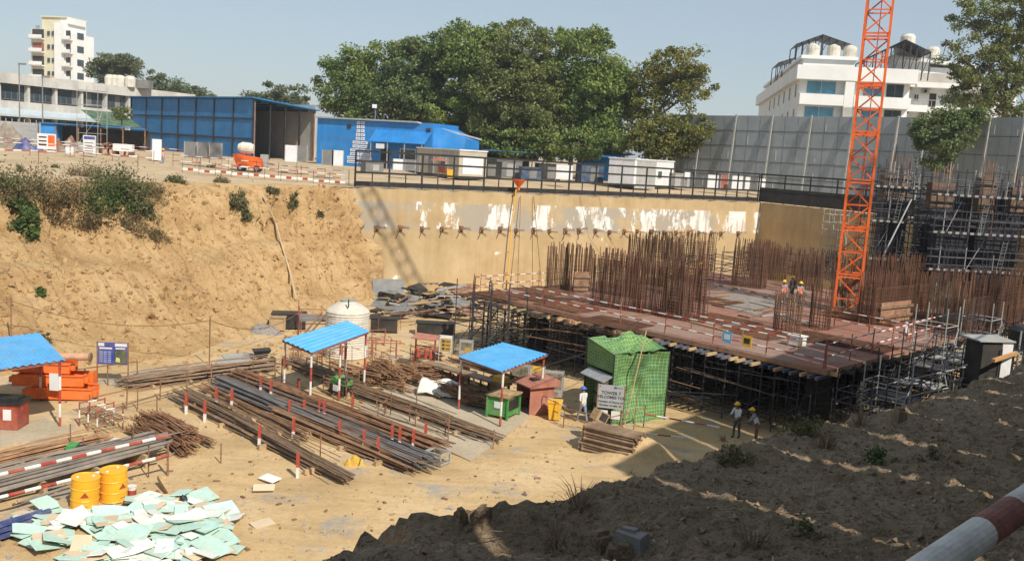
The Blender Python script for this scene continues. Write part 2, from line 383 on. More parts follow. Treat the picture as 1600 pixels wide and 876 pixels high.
# pit floor
xs = np.arange(-100, 82, .4); ys = np.arange(-30, 112, .4); X, Y = np.meshgrid(xs, ys)
Z = .10*fbm(X*.35, Y*.35, 5, 3) + .035*fbm(X*2.3, Y*2.3, 3, 9)
hp = G(200, 835); Z += .27*np.exp(-(((X-hp.x)/3.0)**2 + ((Y-hp.y)/1.7)**2)**1.5)
hp2 = G(985, 712); Z += .9*np.exp(-(((X-hp2.x-.4)/1.3)**2 + ((Y-hp2.y)/1.0)**2))
floor = struct(grid_mesh('pit_floor', X, Y, Z, FLOOR))
# the sand bank on the left
n = 1300; top = resample(BT, n); foot = resample(BF, n); foot = foot
nv = 190; v = np.linspace(0, 1, nv)[:, None]; S = np.linspace(0, 1, n)[None]*128
# profile: steep upper face, a broken bench near the middle, a flatter skirt at the foot
prof = np.interp(np.linspace(0, 1, nv), [0, .06, .22, .42, .50, .60, .72, .88, 1.0], [-.35, .15, 1.3, 3.6, 4.4, 4.8, 6.2, 8.7, 9.02])[:, None]
bx = foot[None, :, 0]*(1-v) + top[None, :, 0]*v; by = foot[None, :, 1]*(1-v) + top[None, :, 1]*v
nx_ = foot[:, 0]-top[:, 0]; ny_ = foot[:, 1]-top[:, 1]; ln = np.hypot(nx_, ny_)+1e-6; nx_ /= ln; ny_ /= ln
w = np.clip(np.sin(np.pi*np.clip(v, 0, 1))*1.6, 0, 1)
SS = S + 0*v; VV = v*13 + 0*S
sh_ = SS + .35*VV + 1.2*fbm(SS*.15, VV*.15, 2, 91)
big = 1.6*fbm(SS*.11, VV*.11, 4, 11)
cut = smooth(-.10, .16, fbm(SS*.10, VV*.20, 2, 5)+.05)
teeth = np.abs(((SS*.8 + 1.2*fbm(SS*.2, VV*.12, 2, 31)) % 1)-.5)*1.15*cut
run = np.abs(fbm(sh_*.75, VV*.14, 3, 41))
groove = -1.0*smooth(.16, .02, run)*smooth(.06, .25, v)*(1-.6*cut) - .75*smooth(.05, .0, np.abs(fbm(sh_*.55+7, VV*.10, 3, 201)))*smooth(.15, .4, v)*smooth(-.1, .1, fbm(SS*.2, VV*.2, 2, 211))
fine = .34*fbm(sh_*1.2, VV*.45, 5, 21, .62) + .16*fbm(SS*3.2, VV*1.6, 4, 61, .6)
off = (big + teeth*.8 + groove + fine)*w
led = fbm(SS*.12, VV*0+2.0, 3, 101)*3.2; ledge = .75*(smooth(5.2, 5.6, VV+led)-smooth(5.6, 8.5, VV+led)) + .5*(smooth(8.6, 8.9, VV+led*1.3)-smooth(8.9, 10.6, VV+led*1.3))
def saw(u): return 1-(u-np.floor(u))
rag = fbm(SS*.8, VV*.3, 4, 121, .6)
saws = .62*saw(VV*.30+rag*1.1+fbm(SS*.1, VV*.1, 2, 131)*2)*smooth(-.12, .12, fbm(SS*.13, VV*.25, 2, 141)) + .26*saw(VV*.95+rag*1.6)*smooth(-.05, .15, fbm(SS*.3, VV*.4, 2, 151)) + .12*saw(VV*2.3+rag*2.5+SS*.2)
fine = fine + saws - .4
fine = fine + ledge*smooth(-.2, .1, fbm(SS*.14, VV*0, 2, 111))
clump = .45*smooth(.10, .32, fbm(SS*.5+VV*.2, VV*.3, 4, 77))*w
BX = bx + nx_[None]*(off+clump); BY = by + ny_[None]*(off+clump)
BZ = prof + .7*fbm(SS*.13, VV*.3, 3, 51)*w + .10*fbm(SS*1.3, VV*1.0, 4, 71)*w
bank = struct(grid_mesh('earth_bank', BX, BY, BZ, BANK))
# the upper ground: one sheet from the pit rim to the horizon
def strip(P, offs):
    rows = []
    for d, z in offs: rows.append([(p.x+nn.x*d, p.y+nn.y*d, z) for p, nn in zip(P, NRM)])
    return rows
RIM = [Vector((t[0], t[1], 0)) for t in top[::-1][::20]]
RIM += [WA.lerp(WB, k/30) for k in range(1, 31)] + [WB.lerp(WC, k/16) for k in range(1, 17)] + [Vector((95, 10, 0)), Vector((130, -40, 0))]
cen = Vector((0, 30, 0)); rows = []
for d, z in ((0, 9.0), (3, 9.12), (10, 9.4), (28, 10.0), (60, 10.05), (150, 10.1), (400, 10.2), (1200, 10.2), (5000, 10.2)):
    r = []
    for p in RIM:
        u = (p-cen).normalized(); r.append((p.x+u.x*d, p.y+u.y*d, z))
    rows.append(r)
A = np.array(rows)
A[1:, :, 2] += .10*fbm(A[1:, :, 0]*.3, A[1:, :, 1]*.3, 3, 4)*(np.arange(1, len(rows)) < 5)[:, None]
ground = struct(grid_mesh('ground', A[:, :, 0], A[:, :, 1], A[:, :, 2], DIRT))
# the near bank: crest line falling away along the site grid, a soft shelf rising to the right
E0 = Vector((-1.23, 8.5, 0)); GN = Vector((GA.y, -GA.x, 0))
tt = np.concatenate([np.arange(-22, -7, .3), np.arange(-7, 14, .06), np.arange(14, 34, .13), np.arange(34, 80, .5)])
ee = np.concatenate([np.arange(-7.5, -1.2, .2), np.arange(-1.2, 7, .058), np.arange(7, 24, .4)])
T, E = np.meshgrid(tt, ee)
eo = 1.1*fbm(T*.22, T*0+1.5, 3, 8) + .5*fbm(T*.9, E*.2, 3, 18)
gul = np.exp(-((T-1.9-.25*E)/.8)**2)
ed = E - .35*smooth(2, 9, T) + .22*smooth(5, 0, T) - eo*.55 + 1.3*gul*smooth(2.5, -1, E)
base = np.maximum(8.5-.082*T, 5.2) + .10*smooth(6, 0, T) + .14*np.maximum(E, 0) + .55*smooth(4.3, 6.6, E)
lump = .10*fbm(T*.45, E*.45, 2, 28, .5) + .085*fbm(T*3.4, E*3.4, 5, 38, .7)
clod = .03*smooth(.16, .34, fbm(T*1.7, E*1.7, 3, 48)) + .06*smooth(.15, .32, fbm(T*4.6, E*4.6, 2, 58))
drop = np.where(ed < 0, -1.9*np.abs(ed)**1.05, 0)
rim = .10*np.exp(-((ed-.3)/.5)**2)
EZ = base + (lump+clod)*smooth(-6, -1, E) + drop + rim - .5*gul*smooth(3.2, .5, E) + .12*fbm(T*1.2, E*3, 4, 68)*(ed < 0)
EZ = np.maximum(EZ, -.4)
EX = E0.x + GA.x*T + GN.x*E + (.12*fbm(T*2, E*2, 3, 88))*(ed < .4); EY = E0.y + GA.y*T + GN.y*E
near = struct(grid_mesh('near_embankment', EX, EY, EZ, SOIL))
def bvh(o): return BVHTree.FromPolygons([v.co[:] for v in o.data.vertices], [p.vertices[:] for p in o.data.polygons])
BV = {k: bvh(o) for k, o in (('floor', floor), ('bank', bank), ('ground', ground), ('near', near))}
def hit(px, py, which=None):
    d = ray(px, py).normalized(); best = None
    for k, b in BV.items():
        if which and k not in which: continue
        r = b.ray_cast(CAM, d)
        if r[0] is not None and (best is None or r[3] < best[1]): best = (r[0], r[3])
    return best[0] if best else G(px, py)
def drop_on(x, y, which=('floor', 'bank', 'ground', 'near'), z0=40):
    best = -9
    for k in which:
        r = BV[k].ray_cast(Vector((x, y, z0)), Vector((0, 0, -1)))
        if r[0] is not None: best = max(best, r[0].z)
    return best if best > -5 else 0
# concrete pads in the yard
def pad(px, mat, z=.06):
    P = [G(*p) for p in px]; b = MB(); b.prism([(p.x, p.y) for p in P], -.1, z); return struct(b.build('pavement', mat))
CPAD = sand_mat('dusty_concrete', (.40, .32, .22), (.46, .38, .27), (.52, .43, .31), .5)
pad([(560, 640), (655, 570), (845, 640), (735, 722)], CPAD, .075)
pad([(0, 668), (70, 655), (110, 672), (0, 700)], CPAD, .08)

# ============================================================ PIT WALL, FENCE, ANCHORS
def wall_mat(name, patches=True):
    mt, n, b, o = newmat(name, .9)
    sx = n.nodes.new('ShaderNodeSeparateXYZ'); n.links.new(o, sx.inputs[0])
    c1 = ramp(n, noise(n, o, .25, 8, .65), [(.3, (.43, .305, .165)), (.5, (.53, .395, .22)), (.7, (.60, .465, .285))])
    st = ramp(n, noise(n, o, 1.5, 6, .7, (1, 1, .07)), [(.3, (.74, .70, .66)), (.55, (1, 1, 1))])
    c = mix(n, .55, c1, st, 'MULTIPLY')
    jl = n.nodes.new('ShaderNodeTexBrick'); jl.inputs['Scale'].default_value = 1; jl.inputs['Brick Width'].default_value = 2.4; jl.inputs['Row Height'].default_value = 60
    jl.inputs['Mortar Size'].default_value = .03; jl.inputs['Color1'].default_value = jl.inputs['Color2'].default_value = (1, 1, 1, 1); jl.inputs['Mortar'].default_value = (.68, .64, .58, 1)
    n.links.new(o, jl.inputs[0]); c = mix(n, .4, c, jl.outputs[0], 'MULTIPLY')
    if patches:
        zb = lambda a, bb: math_(n, 'MULTIPLY', ramp(n, math_(n, 'DIVIDE', sx.outputs[2], 9.0), [(a-.012, (0, 0, 0)), (a, (1, 1, 1))]), ramp(n, math_(n, 'DIVIDE', sx.outputs[2], 9.0), [(bb, (1, 1, 1)), (bb+.012, (0, 0, 0))]))
        wob = math_(n, 'ADD', noise(n, o, .40, 9, .72, (1, 1, .45)), math_(n, 'MULTIPLY', math_(n, 'SUBTRACT', sx.outputs[0], 22), .0016))
        g = math_(n, 'MULTIPLY', ramp(n, noise(n, o, .12, 5, .6), [(.45, (0, 0, 0)), (.53, (.85, .85, .85))]), zb(.60, .865))
        c = mix(n, g, c, (.34, .31, .26))
        wm = math_(n, 'MULTIPLY', ramp(n, wob, [(.515, (0, 0, 0)), (.54, (1, 1, 1))]), zb(.625, .875))
        lo = math_(n, 'MULTIPLY', ramp(n, noise(n, o, .5, 4, .6), [(.66, (0, 0, 0)), (.68, (1, 1, 1))]), zb(.05, .55))
        wm = math_(n, 'MAXIMUM', wm, lo); dr = ramp(n, noise(n, o, 1.3, 5, .6, (1, 1, .16)), [(.40, (0, 0, 0)), (.50, (1, 1, 1))]); wm = math_(n, 'MULTIPLY', wm, math_(n, 'ADD', math_(n, 'MULTIPLY', dr, .75), .25))
        c = mix(n, wm, c, (.72, .70, .66))
    n.links.new(c, b.inputs['Base Color']); setbump(n, b, noise(n, o, 3.5, 7, .7), .35, .06); return mt
PW = wall_mat('pit_wall_concrete'); PW2 = wall_mat('side_wall_concrete', False)
def wall_panel(A, B, mat, name, label, thick=.7):
    L = (B-A).length; ang = math.atan2(B.y-A.y, B.x-A.x)
    b = MB(); nn = 60; top_ = [8.96 + .05*math.sin(k*1.7) + .04*random.random() for k in range(nn+1)]
    for k in range(nn):
        x0, x1 = L*k/nn, L*(k+1)/nn
        b.hexa([(x0, 0, -.5), (x1, 0, -.5), (x1, thick, -.5), (x0, thick, -.5), (x0, 0, top_[k]), (x1, 0, top_[k+1]), (x1, thick, top_[k+1]), (x0, thick, top_[k])])
    return tag(b.build(name, mat, loc=A, rz=ang), label, 'retaining wall')
wall_panel(WA-WD*1.5, WB, PW, 'retaining_wall', 'long tan concrete pit wall streaked with white plaster patches')
wall_panel(WB+RD*.02, WC, PW2, 'retaining_wall', 'darker plain concrete side wall of the pit behind the scaffolds')
# tie-back anchors
ang_w = math.atan2(WD.y, WD.x)
an = thing('wall_anchor', 'rusty tie-back anchor plate with bent strands jutting from the concrete pit wall', 'anchor', (0, 0, 0), ang_w, 'tie-back anchors in a row on the pit wall')
b = MB(); b.box((0, -.06, 0), (.5, .12, .62)); b.build('bearing_plate', C_RUST, an)
b = MB(); b.tube((0, -.1, 0), (0, -.38, .04), .13, 10); b.build('anchor_head', C_RUST, an)
for k in range(4):
    b = MB(); a = (random.random()-.5)*.25
    b.path([(.05*k-.1, -.35, .05), (.3+a, -.7, .08+.07*k), (.75+a, -.95, .12+.09*k-.1)], .022, 5); b.build('strand', C_RUST, an)
b = MB(); b.bar((-.1, -.12, -.3), (-.35, -.1, -1.05), .05); b.build('drip_pipe', C_BLACK, an)
apx = [545, 588, 625, 659, 690, 720, 752, 781, 806, 833, 858, 883, 904, 930, 952, 975, 995, 1017, 1037, 1056, 1075, 1091, 1111, 1126, 1153]
for k, px in enumerate(apx):
    u = (px-800)/FPX
    # along the wall at height 5.55
    lo, hi_ = 0.0, 48.0
    for _ in range(40):
        mid = (lo+hi_)/2; P = WA + WD*mid; P.z = 5.55; q = P-CAM
        if q.dot(RT)/q.dot(FW) < u: lo = mid
        else: hi_ = mid
    o = an if k == 0 else dup(an)
    o.rotation_euler = (random.gauss(0, .12), random.gauss(0, .10), ang_w+random.gauss(0, .12)); o.scale = (random.uniform(.65, .9), .8, random.uniform(.65, .9))
    o.location = WA + WD*lo + V(0, 0, 5.55+random.uniform(-.06, .06))
# black pit-edge fence
def fence(A, B, n, label, h=3.05, z=9.05, toe=.75):
    L = (B-A).length; f = thing('pit_fence', label, 'fence', (A.x, A.y, z), math.atan2(B.y-A.y, B.x-A.x))
    for k in range(n+1):
        b = MB(); x = L*k/n; b.b2(x-.07, x+.07, -.05, .05, 0, h); b.build('post', C_BLACK, f)
        if k < n: b = MB(); x += L/n/2; b.b2(x-.04, x+.04, -.04, .04, 0, h*.40); b.build('short_post', C_BLACK, f)
    for z_ in (h, h*.72, h*.40): b = MB(); b.b2(-.05, L+.05, -.085, -.055, z_-.085, z_+.085); b.build('rail', C_BLACK, f)
    b = MB(); b.b2(-.05, L+.05, -.085, -.055, .05, toe-.28); b.build('toe_board', C_BLACK, f)
    return f
fo = WN*-.45
fence(WA+fo+WD*1.0, WB+fo-WD*.2, 15, 'long black steel fence on the rim above the tan pit wall')
fence(WB+fo+RD*.1, WC+fo, 12, 'black steel fence with tall toe board on the rim beyond the orange crane', toe=1.9)
# small vertical pipes on the wall: concrete pump line and access poles
q = hit(803, 300); b = MB()
def wpt(px, z, off=.3):
    u = (px-800)/FPX; lo, hi_ = 0., 48.
    for _ in range(40):
        mid = (lo+hi_)/2; P = WA+WD*mid; P.z = z; d = P-CAM
        if d.dot(RT)/d.dot(FW) < u: lo = mid
        else: hi_ = mid
    P = WA+WD*lo+WN*off; P.z = z; return P
pl = thing('concrete_pump_line', 'thin yellow pump pipe climbing the tan pit wall', 'pipe', wpt(788, 0, .5))
b = MB(); b.path([wpt(786, .2, .8), wpt(795, 6, .5), wpt(803, 9.4, .4)], .06, 8); b.build('pipe', C_YEL, pl, True)
for dz in (1.5, 3.5, 5.5, 7.5):
    b = MB(); p = wpt(788+dz*1.3, dz, .05); b.bar(p, p+WN*.6, .04); b.build('bracket', C_RUST, pl, True)
hp_ = thing('pump_hopper', 'small orange hopper hung over the black fence at the pump pipe', 'hopper', wpt(806, 9.2, .3))
b = MB(); c = wpt(806, 9.3, .5); b.lathe([(.12, 0), (.12, .3), (.55, .9), (.6, 1.0)], 12, c); b.build('cone', C_ORANGE, hp_, True)
b = MB(); b.tube(c+V(0, 0, .15), c+V(-.5, .2, -.5), .1, 8); b.build('spout', C_RUST, hp_, True)
for k, (p0, p1, l) in enumerate(((797, 812, 'leaning'), (835, 832, 'thin'))):
    b = MB(); b.tube(wpt(p0, 0, 1.4), wpt(p1, 8.8, .2), .035, 6)
    tag(b.build('access_pole', C_RUST), f'{l} rusty pole standing against the tan pit wall {"left" if k==0 else "right"} of the others', 'pole')
for px in (905, 935):
    b = MB(); b.path([wpt(px, 9, .1), wpt(px+12, 5, .3), wpt(px+40, 2.2, .6)], .012, 4)
    tag(b.build('hanging_cable', C_BLACK), 'slack black cable hanging down the tan pit wall '+('above the first rebar cage' if px == 905 else 'to the right of its twin'), 'cable')

# ============================================================ BACKGROUND: BUILDINGS
GZ = 10.0
def facing(pxa, Ya, pxb, Yb, z=GZ):
    A = at(pxa, Ya, z); B = at(pxb, Yb, z); return A, (B-A).length, math.atan2(B.y-A.y, B.x-A.x)
# --- hoarding behind the photographer (its gaps let the thin strips of sun onto the near bank)
hb = thing('site_hoarding', 'tall grey sheet hoarding along the near bank behind the handrail', 'hoarding', E0 + GN*7.7 + GA*-16 + V(0, 0, 9.0), math.atan2(GA.y, GA.x))
x = 0
while x < 75:
    b = MB(); wd = random.uniform(2.7, 3.5); b.b2(x+.075, x+wd-.075, -.03, .03, -2.5, 9.6+3.7*min(1, max(0, (x-31)/7)) if x < 51 else 2.6); b.build('panel', C_HOARD, hb); x += wd  # panel heights stepped to place the unseen hoarding's shadow
for z_ in (1.0, 4.0, 7.4): b = MB(); b.bar((0, -.06, z_), (75, -.06, z_-.055*75*0), .08); b.build('rail', C_POST, hb)
# --- big blue shed
A, L, a = facing(205, 144, 395, 121); D = 9.6; Hs = 7.75
sh = thing('storage_shed', 'big dark blue sheet-metal shed with black frame grid and open end', 'shed', A, a)
b = MB(); b.b2(0, L, 0, .1, 0, Hs); b.build('front_wall', C_BLUESH, sh)
b = MB(); b.b2(0, .1, .1, D, 0, Hs-.1); b.build('end_wall', C_POST, sh)
b = MB(); b.b2(.1, L, D-.1, D, 0, Hs-.1); b.build('back_wall', M('lightened_grey_sheet', (.5, .49, .47), .7, 0, .1, 1), sh)  # back wall painted lighter for the daylight passing into the shed
b = MB(); b.hexa([(-.4, -.5, Hs), (L+.4, -.5, Hs), (L+.4, D+.4, Hs-.9), (-.4, D+.4, Hs-.9), (-.4, -.5, Hs+.15), (L+.4, -.5, Hs+.15), (L+.4, D+.4, Hs-.75), (-.4, D+.4, Hs-.75)]); b.build('roof', C_BLUESH, sh)
for k in range(8): b = MB(); x = L*k/7; b.b2(x-.1, x+.1, -.12, -.003, 0, Hs); b.build('frame_post', C_BLACK, sh)
for k in range(3): b = MB(); z_ = Hs*(k+.98)/3.0; b.b2(-.1, L+.1, -.115, -.004, z_-.09, z_+.09); b.build('frame_rail', C_BLACK, sh)
for k in range(5): b = MB(); y = .2+(D-.4)*k/4; b.b2(L-.25, L-.05, y-.1, y+.1, 0, Hs-.15-.9*k/4); b.build('end_post', C_RUST, sh) if k in (0, 4) else b.build('inner_post', C_BLACK, sh)
for k in range(4):
    b = MB(); y = D*(k+.5)/4; b.b2(.2, L-.3, y-.05, y+.05, Hs-.5-.2*k, Hs-.3-.2*k); b.build('roof_purlin', C_BLACK, sh)
# --- low bright blue building
A, L, a = facing(494, 114, 650, 108); lb = thing('site_office', 'long low bright blue office cabin with awning', 'site office', A, a)
L2 = L
b = MB(); b.b2(0, L+2, 0, 6, 0, 5.55); b.build('wall', C_BLUELT, lb)
b = MB(); b.hexa([(-.2, -.4, 5.55), (L+.1, -.4, 5.5), (L+5.2, 6, 4.0), (-.2, 6, 5.5), (-.2, -.4, 5.72), (L+.1, -.4, 5.68), (L+5.2, 6, 4.2), (-.2, 6, 5.7)]); b.build('roof', C_ALU, lb)
b = MB(); b.hexa([(L+2.01, .2, 0), (L+4.9, 2.5, 0), (L+4.9, 6, 0), (L+2.01, 6, 0), (L+2.01, .2, 5.1), (L+4.9, 2.5, 4.0), (L+4.9, 6, 3.9), (L+2.01, 6, 5.1)]); b.build('side_wall', C_BLUELT, lb)
aw = MB(); x0 = L*.60
for k in range(16):
    xa = x0+k*.47; aw.hexa([(xa, -1.5, 3.1), (xa+.40, -1.5, 3.1), (xa+.40, -.002, 4.5), (xa, -.002, 4.5), (xa, -1.5, 3.16), (xa+.40, -1.5, 3.16), (xa+.40, -.002, 4.56), (xa, -.002, 4.56)], 0)
    aw.hexa([(xa+.40, -1.5, 3.08), (xa+.47, -1.5, 3.08), (xa+.47, -.002, 4.48), (xa+.40, -.002, 4.48), (xa+.40, -1.5, 3.12), (xa+.47, -1.5, 3.12), (xa+.47, -.002, 4.52), (xa+.40, -.002, 4.52)], 0)
awo = aw.build('awning', C_BLUELT, lb)
for k in range(4): b = MB(); b.b2(x0+.2+k*2.3, x0+.3+k*2.3, -1.45, -1.35, 0, 3.1); b.build('awning_post', C_ALU, lb)
b = MB(); b.b2(x0+.8, x0+1.9, -.04, -.005, 0, 2.4); b.build('door', C_DARK, lb)
b = MB(); b.b2(x0+3.4, x0+5.6, -.05, -.006, 1.0, 2.5); w_ = b.build('window', C_SIGNWH, lb); b = MB(); b.b2(x0+3.5, x0+5.5, -.07, -.052, 1.1, 2.4); b.build('pane', C_GLASS, w_)
b = MB(); b.b2(x0+1.1, x0+2.2, -1.6, -1.52, 2.35, 2.9); b.build('name_plate', C_SIGNWH, lb)
for x_ in (L*.33, L*1.1): b = MB(); b.b2(x_-.25, x_+.25, -.1, -.005, 4.5, 4.95); b.build('vent', C_BLACK, lb)
# the tiered white plates on its wall
for r in range(11):
    wdt = (.55 if r < 3 else .62 if r < 5 else 1.05 if r < 7 else 1.35 if r < 9 else 1.75)
    z_ = 5.2 - r*.46; b = MB(); cx = L*.445
    for s_ in (-1, 1): b.b2(cx+s_*.07, cx+s_*wdt, -.05, -.006, z_-.17, z_+.17)
    b.build('wall_plate', C_SIGNWH, lb)
    b = MB(); b.b2(cx-wdt+.15, cx-.2, -.055, -.051, z_-.05, z_+.03); b.b2(cx+.2, cx+wdt-.15, -.055, -.051, z_-.05, z_+.03); b.build('plate_line', C_SIGNBL, lb)
# --- portable cabins
def cabin(pxa, Ya, pxb, Yb, depth, h, label, m1, m2, z=GZ, red=False):
    A, L, a = facing(pxa, Ya, pxb, Yb, z); c = thing('portable_cabin', label, 'cabin', A, a)
    b = MB(); b.b2(0, L, 0, depth, .3, h); b.build('body', m1, c)
    b = MB(); b.b2(-.08, L+.08, -.08, depth+.08, h, h+.14); b.build('roof', m2, c)
    b = MB(); b.b2(.1, L-.1, .1, depth-.1, 0, .3); b.build('base_frame', C_DARK, c)
    b = MB(); b.b2(L, L+.02, .5, depth-.5, .5, h-.7); b.build('end_panel', C_SIGNWH, c)
    n = max(3, int(L/1.2))
    for k in range(n): 
        x = L*(k+.5)/n; b = MB(); b.b2(x-.02, x+.02, -.02, -.001, .35, h-.05); b.build('seam', m2, c)
    b = MB(); b.b2(L*.30, L*.30+.9, -.05, -.003, .35, 2.3); d = b.build('door', C_GREY if red else m2, c); b = MB(); b.b2(L*.3+.75, L*.3+.8, -.1, -.052, 1.2, 1.35); b.build('handle', C_BLACK, d)
    b = MB(); b.b2(L*.58, L*.58+1.1, -.05, -.003, 1.2, 2.1); wn = b.build('window', m2, c); b = MB(); b.b2(L*.58+.07, L*.58+1.03, -.07, -.052, 1.27, 2.03); b.build('pane', C_GLASS, wn)
    if red: b = MB(); b.b2(L*.55, L*.72, -.12, -.075, .5, 1.1); b.build('red_box', C_RED, c)
    return c
C_BEIGE = M('beige_panel', (.42, .38, .30), .6, 0, .1, 1)
cabin(650, 105, 716, 98.5, 3.6, 2.95, 'beige and white portable cabin with red box by its window', C_BEIGE, C_SIGNWH, GZ-.3, True)
cabin(545, 104, 640, 103, .1, .1, 'flat pale timber pallet on the ground before the blue office', C_BEIGE, C_SIGNWH) if False else None
cb = cabin(989, 105, 1050, 113, 3.3, 3.2, 'white portable cabin with plain grey end behind the black fence', C_SIGNWH, C_SIGNWH, GZ-.35)
A, L, a = facing(951, 110, 988.5, 105.2, GZ-.35); ep = thing('plant_room', 'low grey and blue panelled plant room beside the white cabin', 'plant room', A, a)
b = MB(); b.b2(0, L-.08, 0, 3, 0, 3.1); b.build('wall', C_POST, ep); b = MB(); b.b2(-.1, L-.05, -.1, 3.1, 3.1, 3.22); b.build('roof', C_POST, ep); b = MB(); b.b2(L*.4, L*.75, -.03, -.004, .2, 2.0); b.build('door', C_GREY, ep)
A, L, a = facing(900, 124, 958, 118, GZ); bh = thing('blue_hut', 'small bright blue hut with lean-to roof under the broad trees', 'hut', A, a)
b = MB(); b.b2(0, L, 0, 3, 0, 3.0); b.build('wall', C_BLUELT, bh); b = MB(); b.hexa([(-.3, -1, 2.9), (L+.3, -1, 2.9), (L+.3, 3.2, 3.5), (-.3, 3.2, 3.5), (-.3, -1, 3.0), (L+.3, -1, 3.0), (L+.3, 3.2, 3.6), (-.3, 3.2, 3.6)]); b.build('roof', C_BLUELT, bh)
b = MB(); b.b2(L*.2, L*.5, -.05, -.004, .8, 2.1); b.build('shutter', C_SIGNWH, bh)
A, L, a = facing(754, 116, 830, 118, GZ); dh = thing('open_store', 'dark open-fronted store under the trees beside the cabin', 'shed', A, a)
b = MB(); b.b2(0, L, 2.5, 2.7, 0, 2.9); b.build('back_wall', C_DARK, dh); b = MB(); b.b2(-.3, L+.3, -.3, 2.8, 2.9, 3.0); b.build('roof', C_BLUESH, dh)
for k in range(4): b = MB(); x = L*k/3; b.b2(x-.05, x+.05, -.05, .05, 0, 2.9); b.build('post', C_BLACK, dh)
b = MB(); b.b2(L*.1, L*.35, 1.2, 2.2, 0, 1.9); b.build('shelf_unit', C_GREY, dh)
# --- site boards standing behind the fence and by the sheds
def board(px, py, Y, w_, h_, label, mat, legs=.9, name='notice_board', yaw=0, cat='board', lines=None, z=None, deco=None):
    """board centred on a pixel at depth Y"""
    zc = zat(px, py, Y) if z is None else z+legs+h_/2; P = at(px, Y, zc); zb = zc-h_/2-legs
    t = thing(name, label, cat, (P.x, P.y, zb), yaw)
    b = MB(); b.b2(-w_/2, w_/2, -.03, .03, legs, legs+h_); b.build('panel', mat, t)
    for s_ in (-1, 1): b = MB(); b.b2(s_*(w_/2+.03)-.03, s_*(w_/2+.03)+.03, -.03, .03, 0, legs+h_); b.build('leg', C_ALU if mat is not C_GREY else C_POST, t)
    if deco: deco(t, w_, h_, legs)
    return t
def d_poster(t, w_, h_, l):
    b = MB(); b.b2(w_*.08, w_*.44, -.04, -.032, l+h_*.2, l+h_*.9); b.build('picture', C_ORANGE, t)
    for k in range(3): b = MB(); b.b2(-w_*.42, w_*.0, -.04, -.032, l+h_*(.22+.25*k), l+h_*(.31+.25*k)); b.build('caption', C_INK, t)
def d_lines(t, w_, h_, l):
    b = MB(); b.b2(-w_*.45, w_*.45, -.04, -.032, l+h_*.78, l+h_*.95); b.build('heading', C_SIGNBL, t)
    for k in range(4): b = MB(); b.b2(-w_*.4, w_*(.2+.15*random.random()), -.04, -.032, l+h_*(.12+.15*k), l+h_*(.17+.15*k)); b.build('caption', C_GREY, t)
board(73, 221, 88, 1.75, 1.45, 'white poster board with orange picture facing the near side of the far left yard', C_SIGNWH, .8, deco=d_poster)
board(140, 226, 88, 1.15, 1.7, 'tall white notice board with blue heading in front of the scrap pile', C_SIGNWH, .9, deco=d_lines)
board(109, 235, 86, .75, .6, 'tiny blank white board on legs below the blue tarpaulin', C_SIGNWH, .8)
board(245, 234, 90, .8, 2.0, 'narrow tilted white panel by the man at the blue shed', C_SIGNWH, .3, yaw=.5)
for k, (px, l) in enumerate(((298, 'left'), (318, 'middle'), (337, 'right'))):
    board(px, 234+k, 88-k*.4, 1.12, 1.5, f'dark grey framed panel, {l} of the three in front of the blue shed', C_GREY, .8)
board(455, 240, 88, 1.1, 1.55, 'white board on legs beside the open end of the shed', C_SIGNWH, .9)
board(472, 240, 88.2, .9, 1.5, 'grey board leaning beside the white one at the shed end', C_GREY, .9)
board(512, 246, 86, .95, 1.4, 'grey panel standing left of its white twin near the blue office', C_GREY, .8)
board(528, 247, 86, .95, 1.4, 'white panel standing right of the grey one near the blue office', C_SIGNWH, .8)
board(622, 257, 94, .95, 1.1, 'small white board behind the black fence before the office door', C_SIGNWH, .9)
board(641, 258, 94, 1.0, 1.1, 'small grey board behind the black fence before the office door', C_GREY, .9)
board(882, 269, 100, 1.75, 1.55, 'wide white double panel behind the black fence under the trees', C_SIGNWH, .8)
board(1074, 273, 112, .6, .6, 'little white square sign on the fence right of the white cabin', C_SIGNWH, 1.0)
board(1114, 284, 110, 1.2, 1.6, 'white panel behind the fence near the foot of the grey hoarding', C_SIGNWH, .5)
board(1132, 284, 110, .8, 1.6, 'maroon panel between two white ones behind the fence', C_MAROON, .5)
board(1152, 285, 109, 1.2, 1.5, 'white panel right of the maroon one behind the fence', C_SIGNWH, .5)
board(1168, 286, 109, .5, 1.4, 'narrow white panel near the corner of the black fence', C_SIGNWH, .5)
board(1190, 288, 108, .8, 1.3, 'white panel at the corner where the black fences meet', C_SIGNWH, .5)
C_DKBL = M('dark_blue_box', (.02, .06, .13), .6, 0, .3, 2)
for k, (px, Yd, w_, h_, m_, l) in enumerate(((765, 107, 2.6, 1.9, C_DARK, 'dark storage box behind the fence right of the beige cabin'), (795, 110, 3.0, 2.1, C_GREY, 'grey storage box behind the fence under the olive tree'), (830, 108, 2.4, 1.5, C_DKBL, 'low dark blue box behind the fence near the pump hopper'), (858, 112, 2.8, 2.0, C_DARK, 'dark box left of the wide white double panel'), (925, 112, 3.0, 2.2, C_DKBL, 'dark blue box between the white double panel and the plant room'), (585, 99, 2.0, 1.1, C_GREY, 'low grey box behind the fence before the tiered wall plates'), (1065, 112, 2.4, 1.8, C_POST, 'pale box at the right end of the white cabin'))):
    P = at(px, Yd, GZ-.3); t = thing('storage_box', l, 'box', P, .1*k); b = MB(); b.b2(-w_/2, w_/2, 0, 1.6, .1, h_); b.build('body', m_, t); b = MB(); b.b2(-w_/2-.05, w_/2+.05, -.06, 1.66, h_, h_+.08); b.build('lid', m_, t); b = MB(); b.b2(-w_*.1, w_*.25, -.03, -.003, .3, h_*.85); b.build('door', C_GREY if m_ is not C_GREY else C_POST, t)
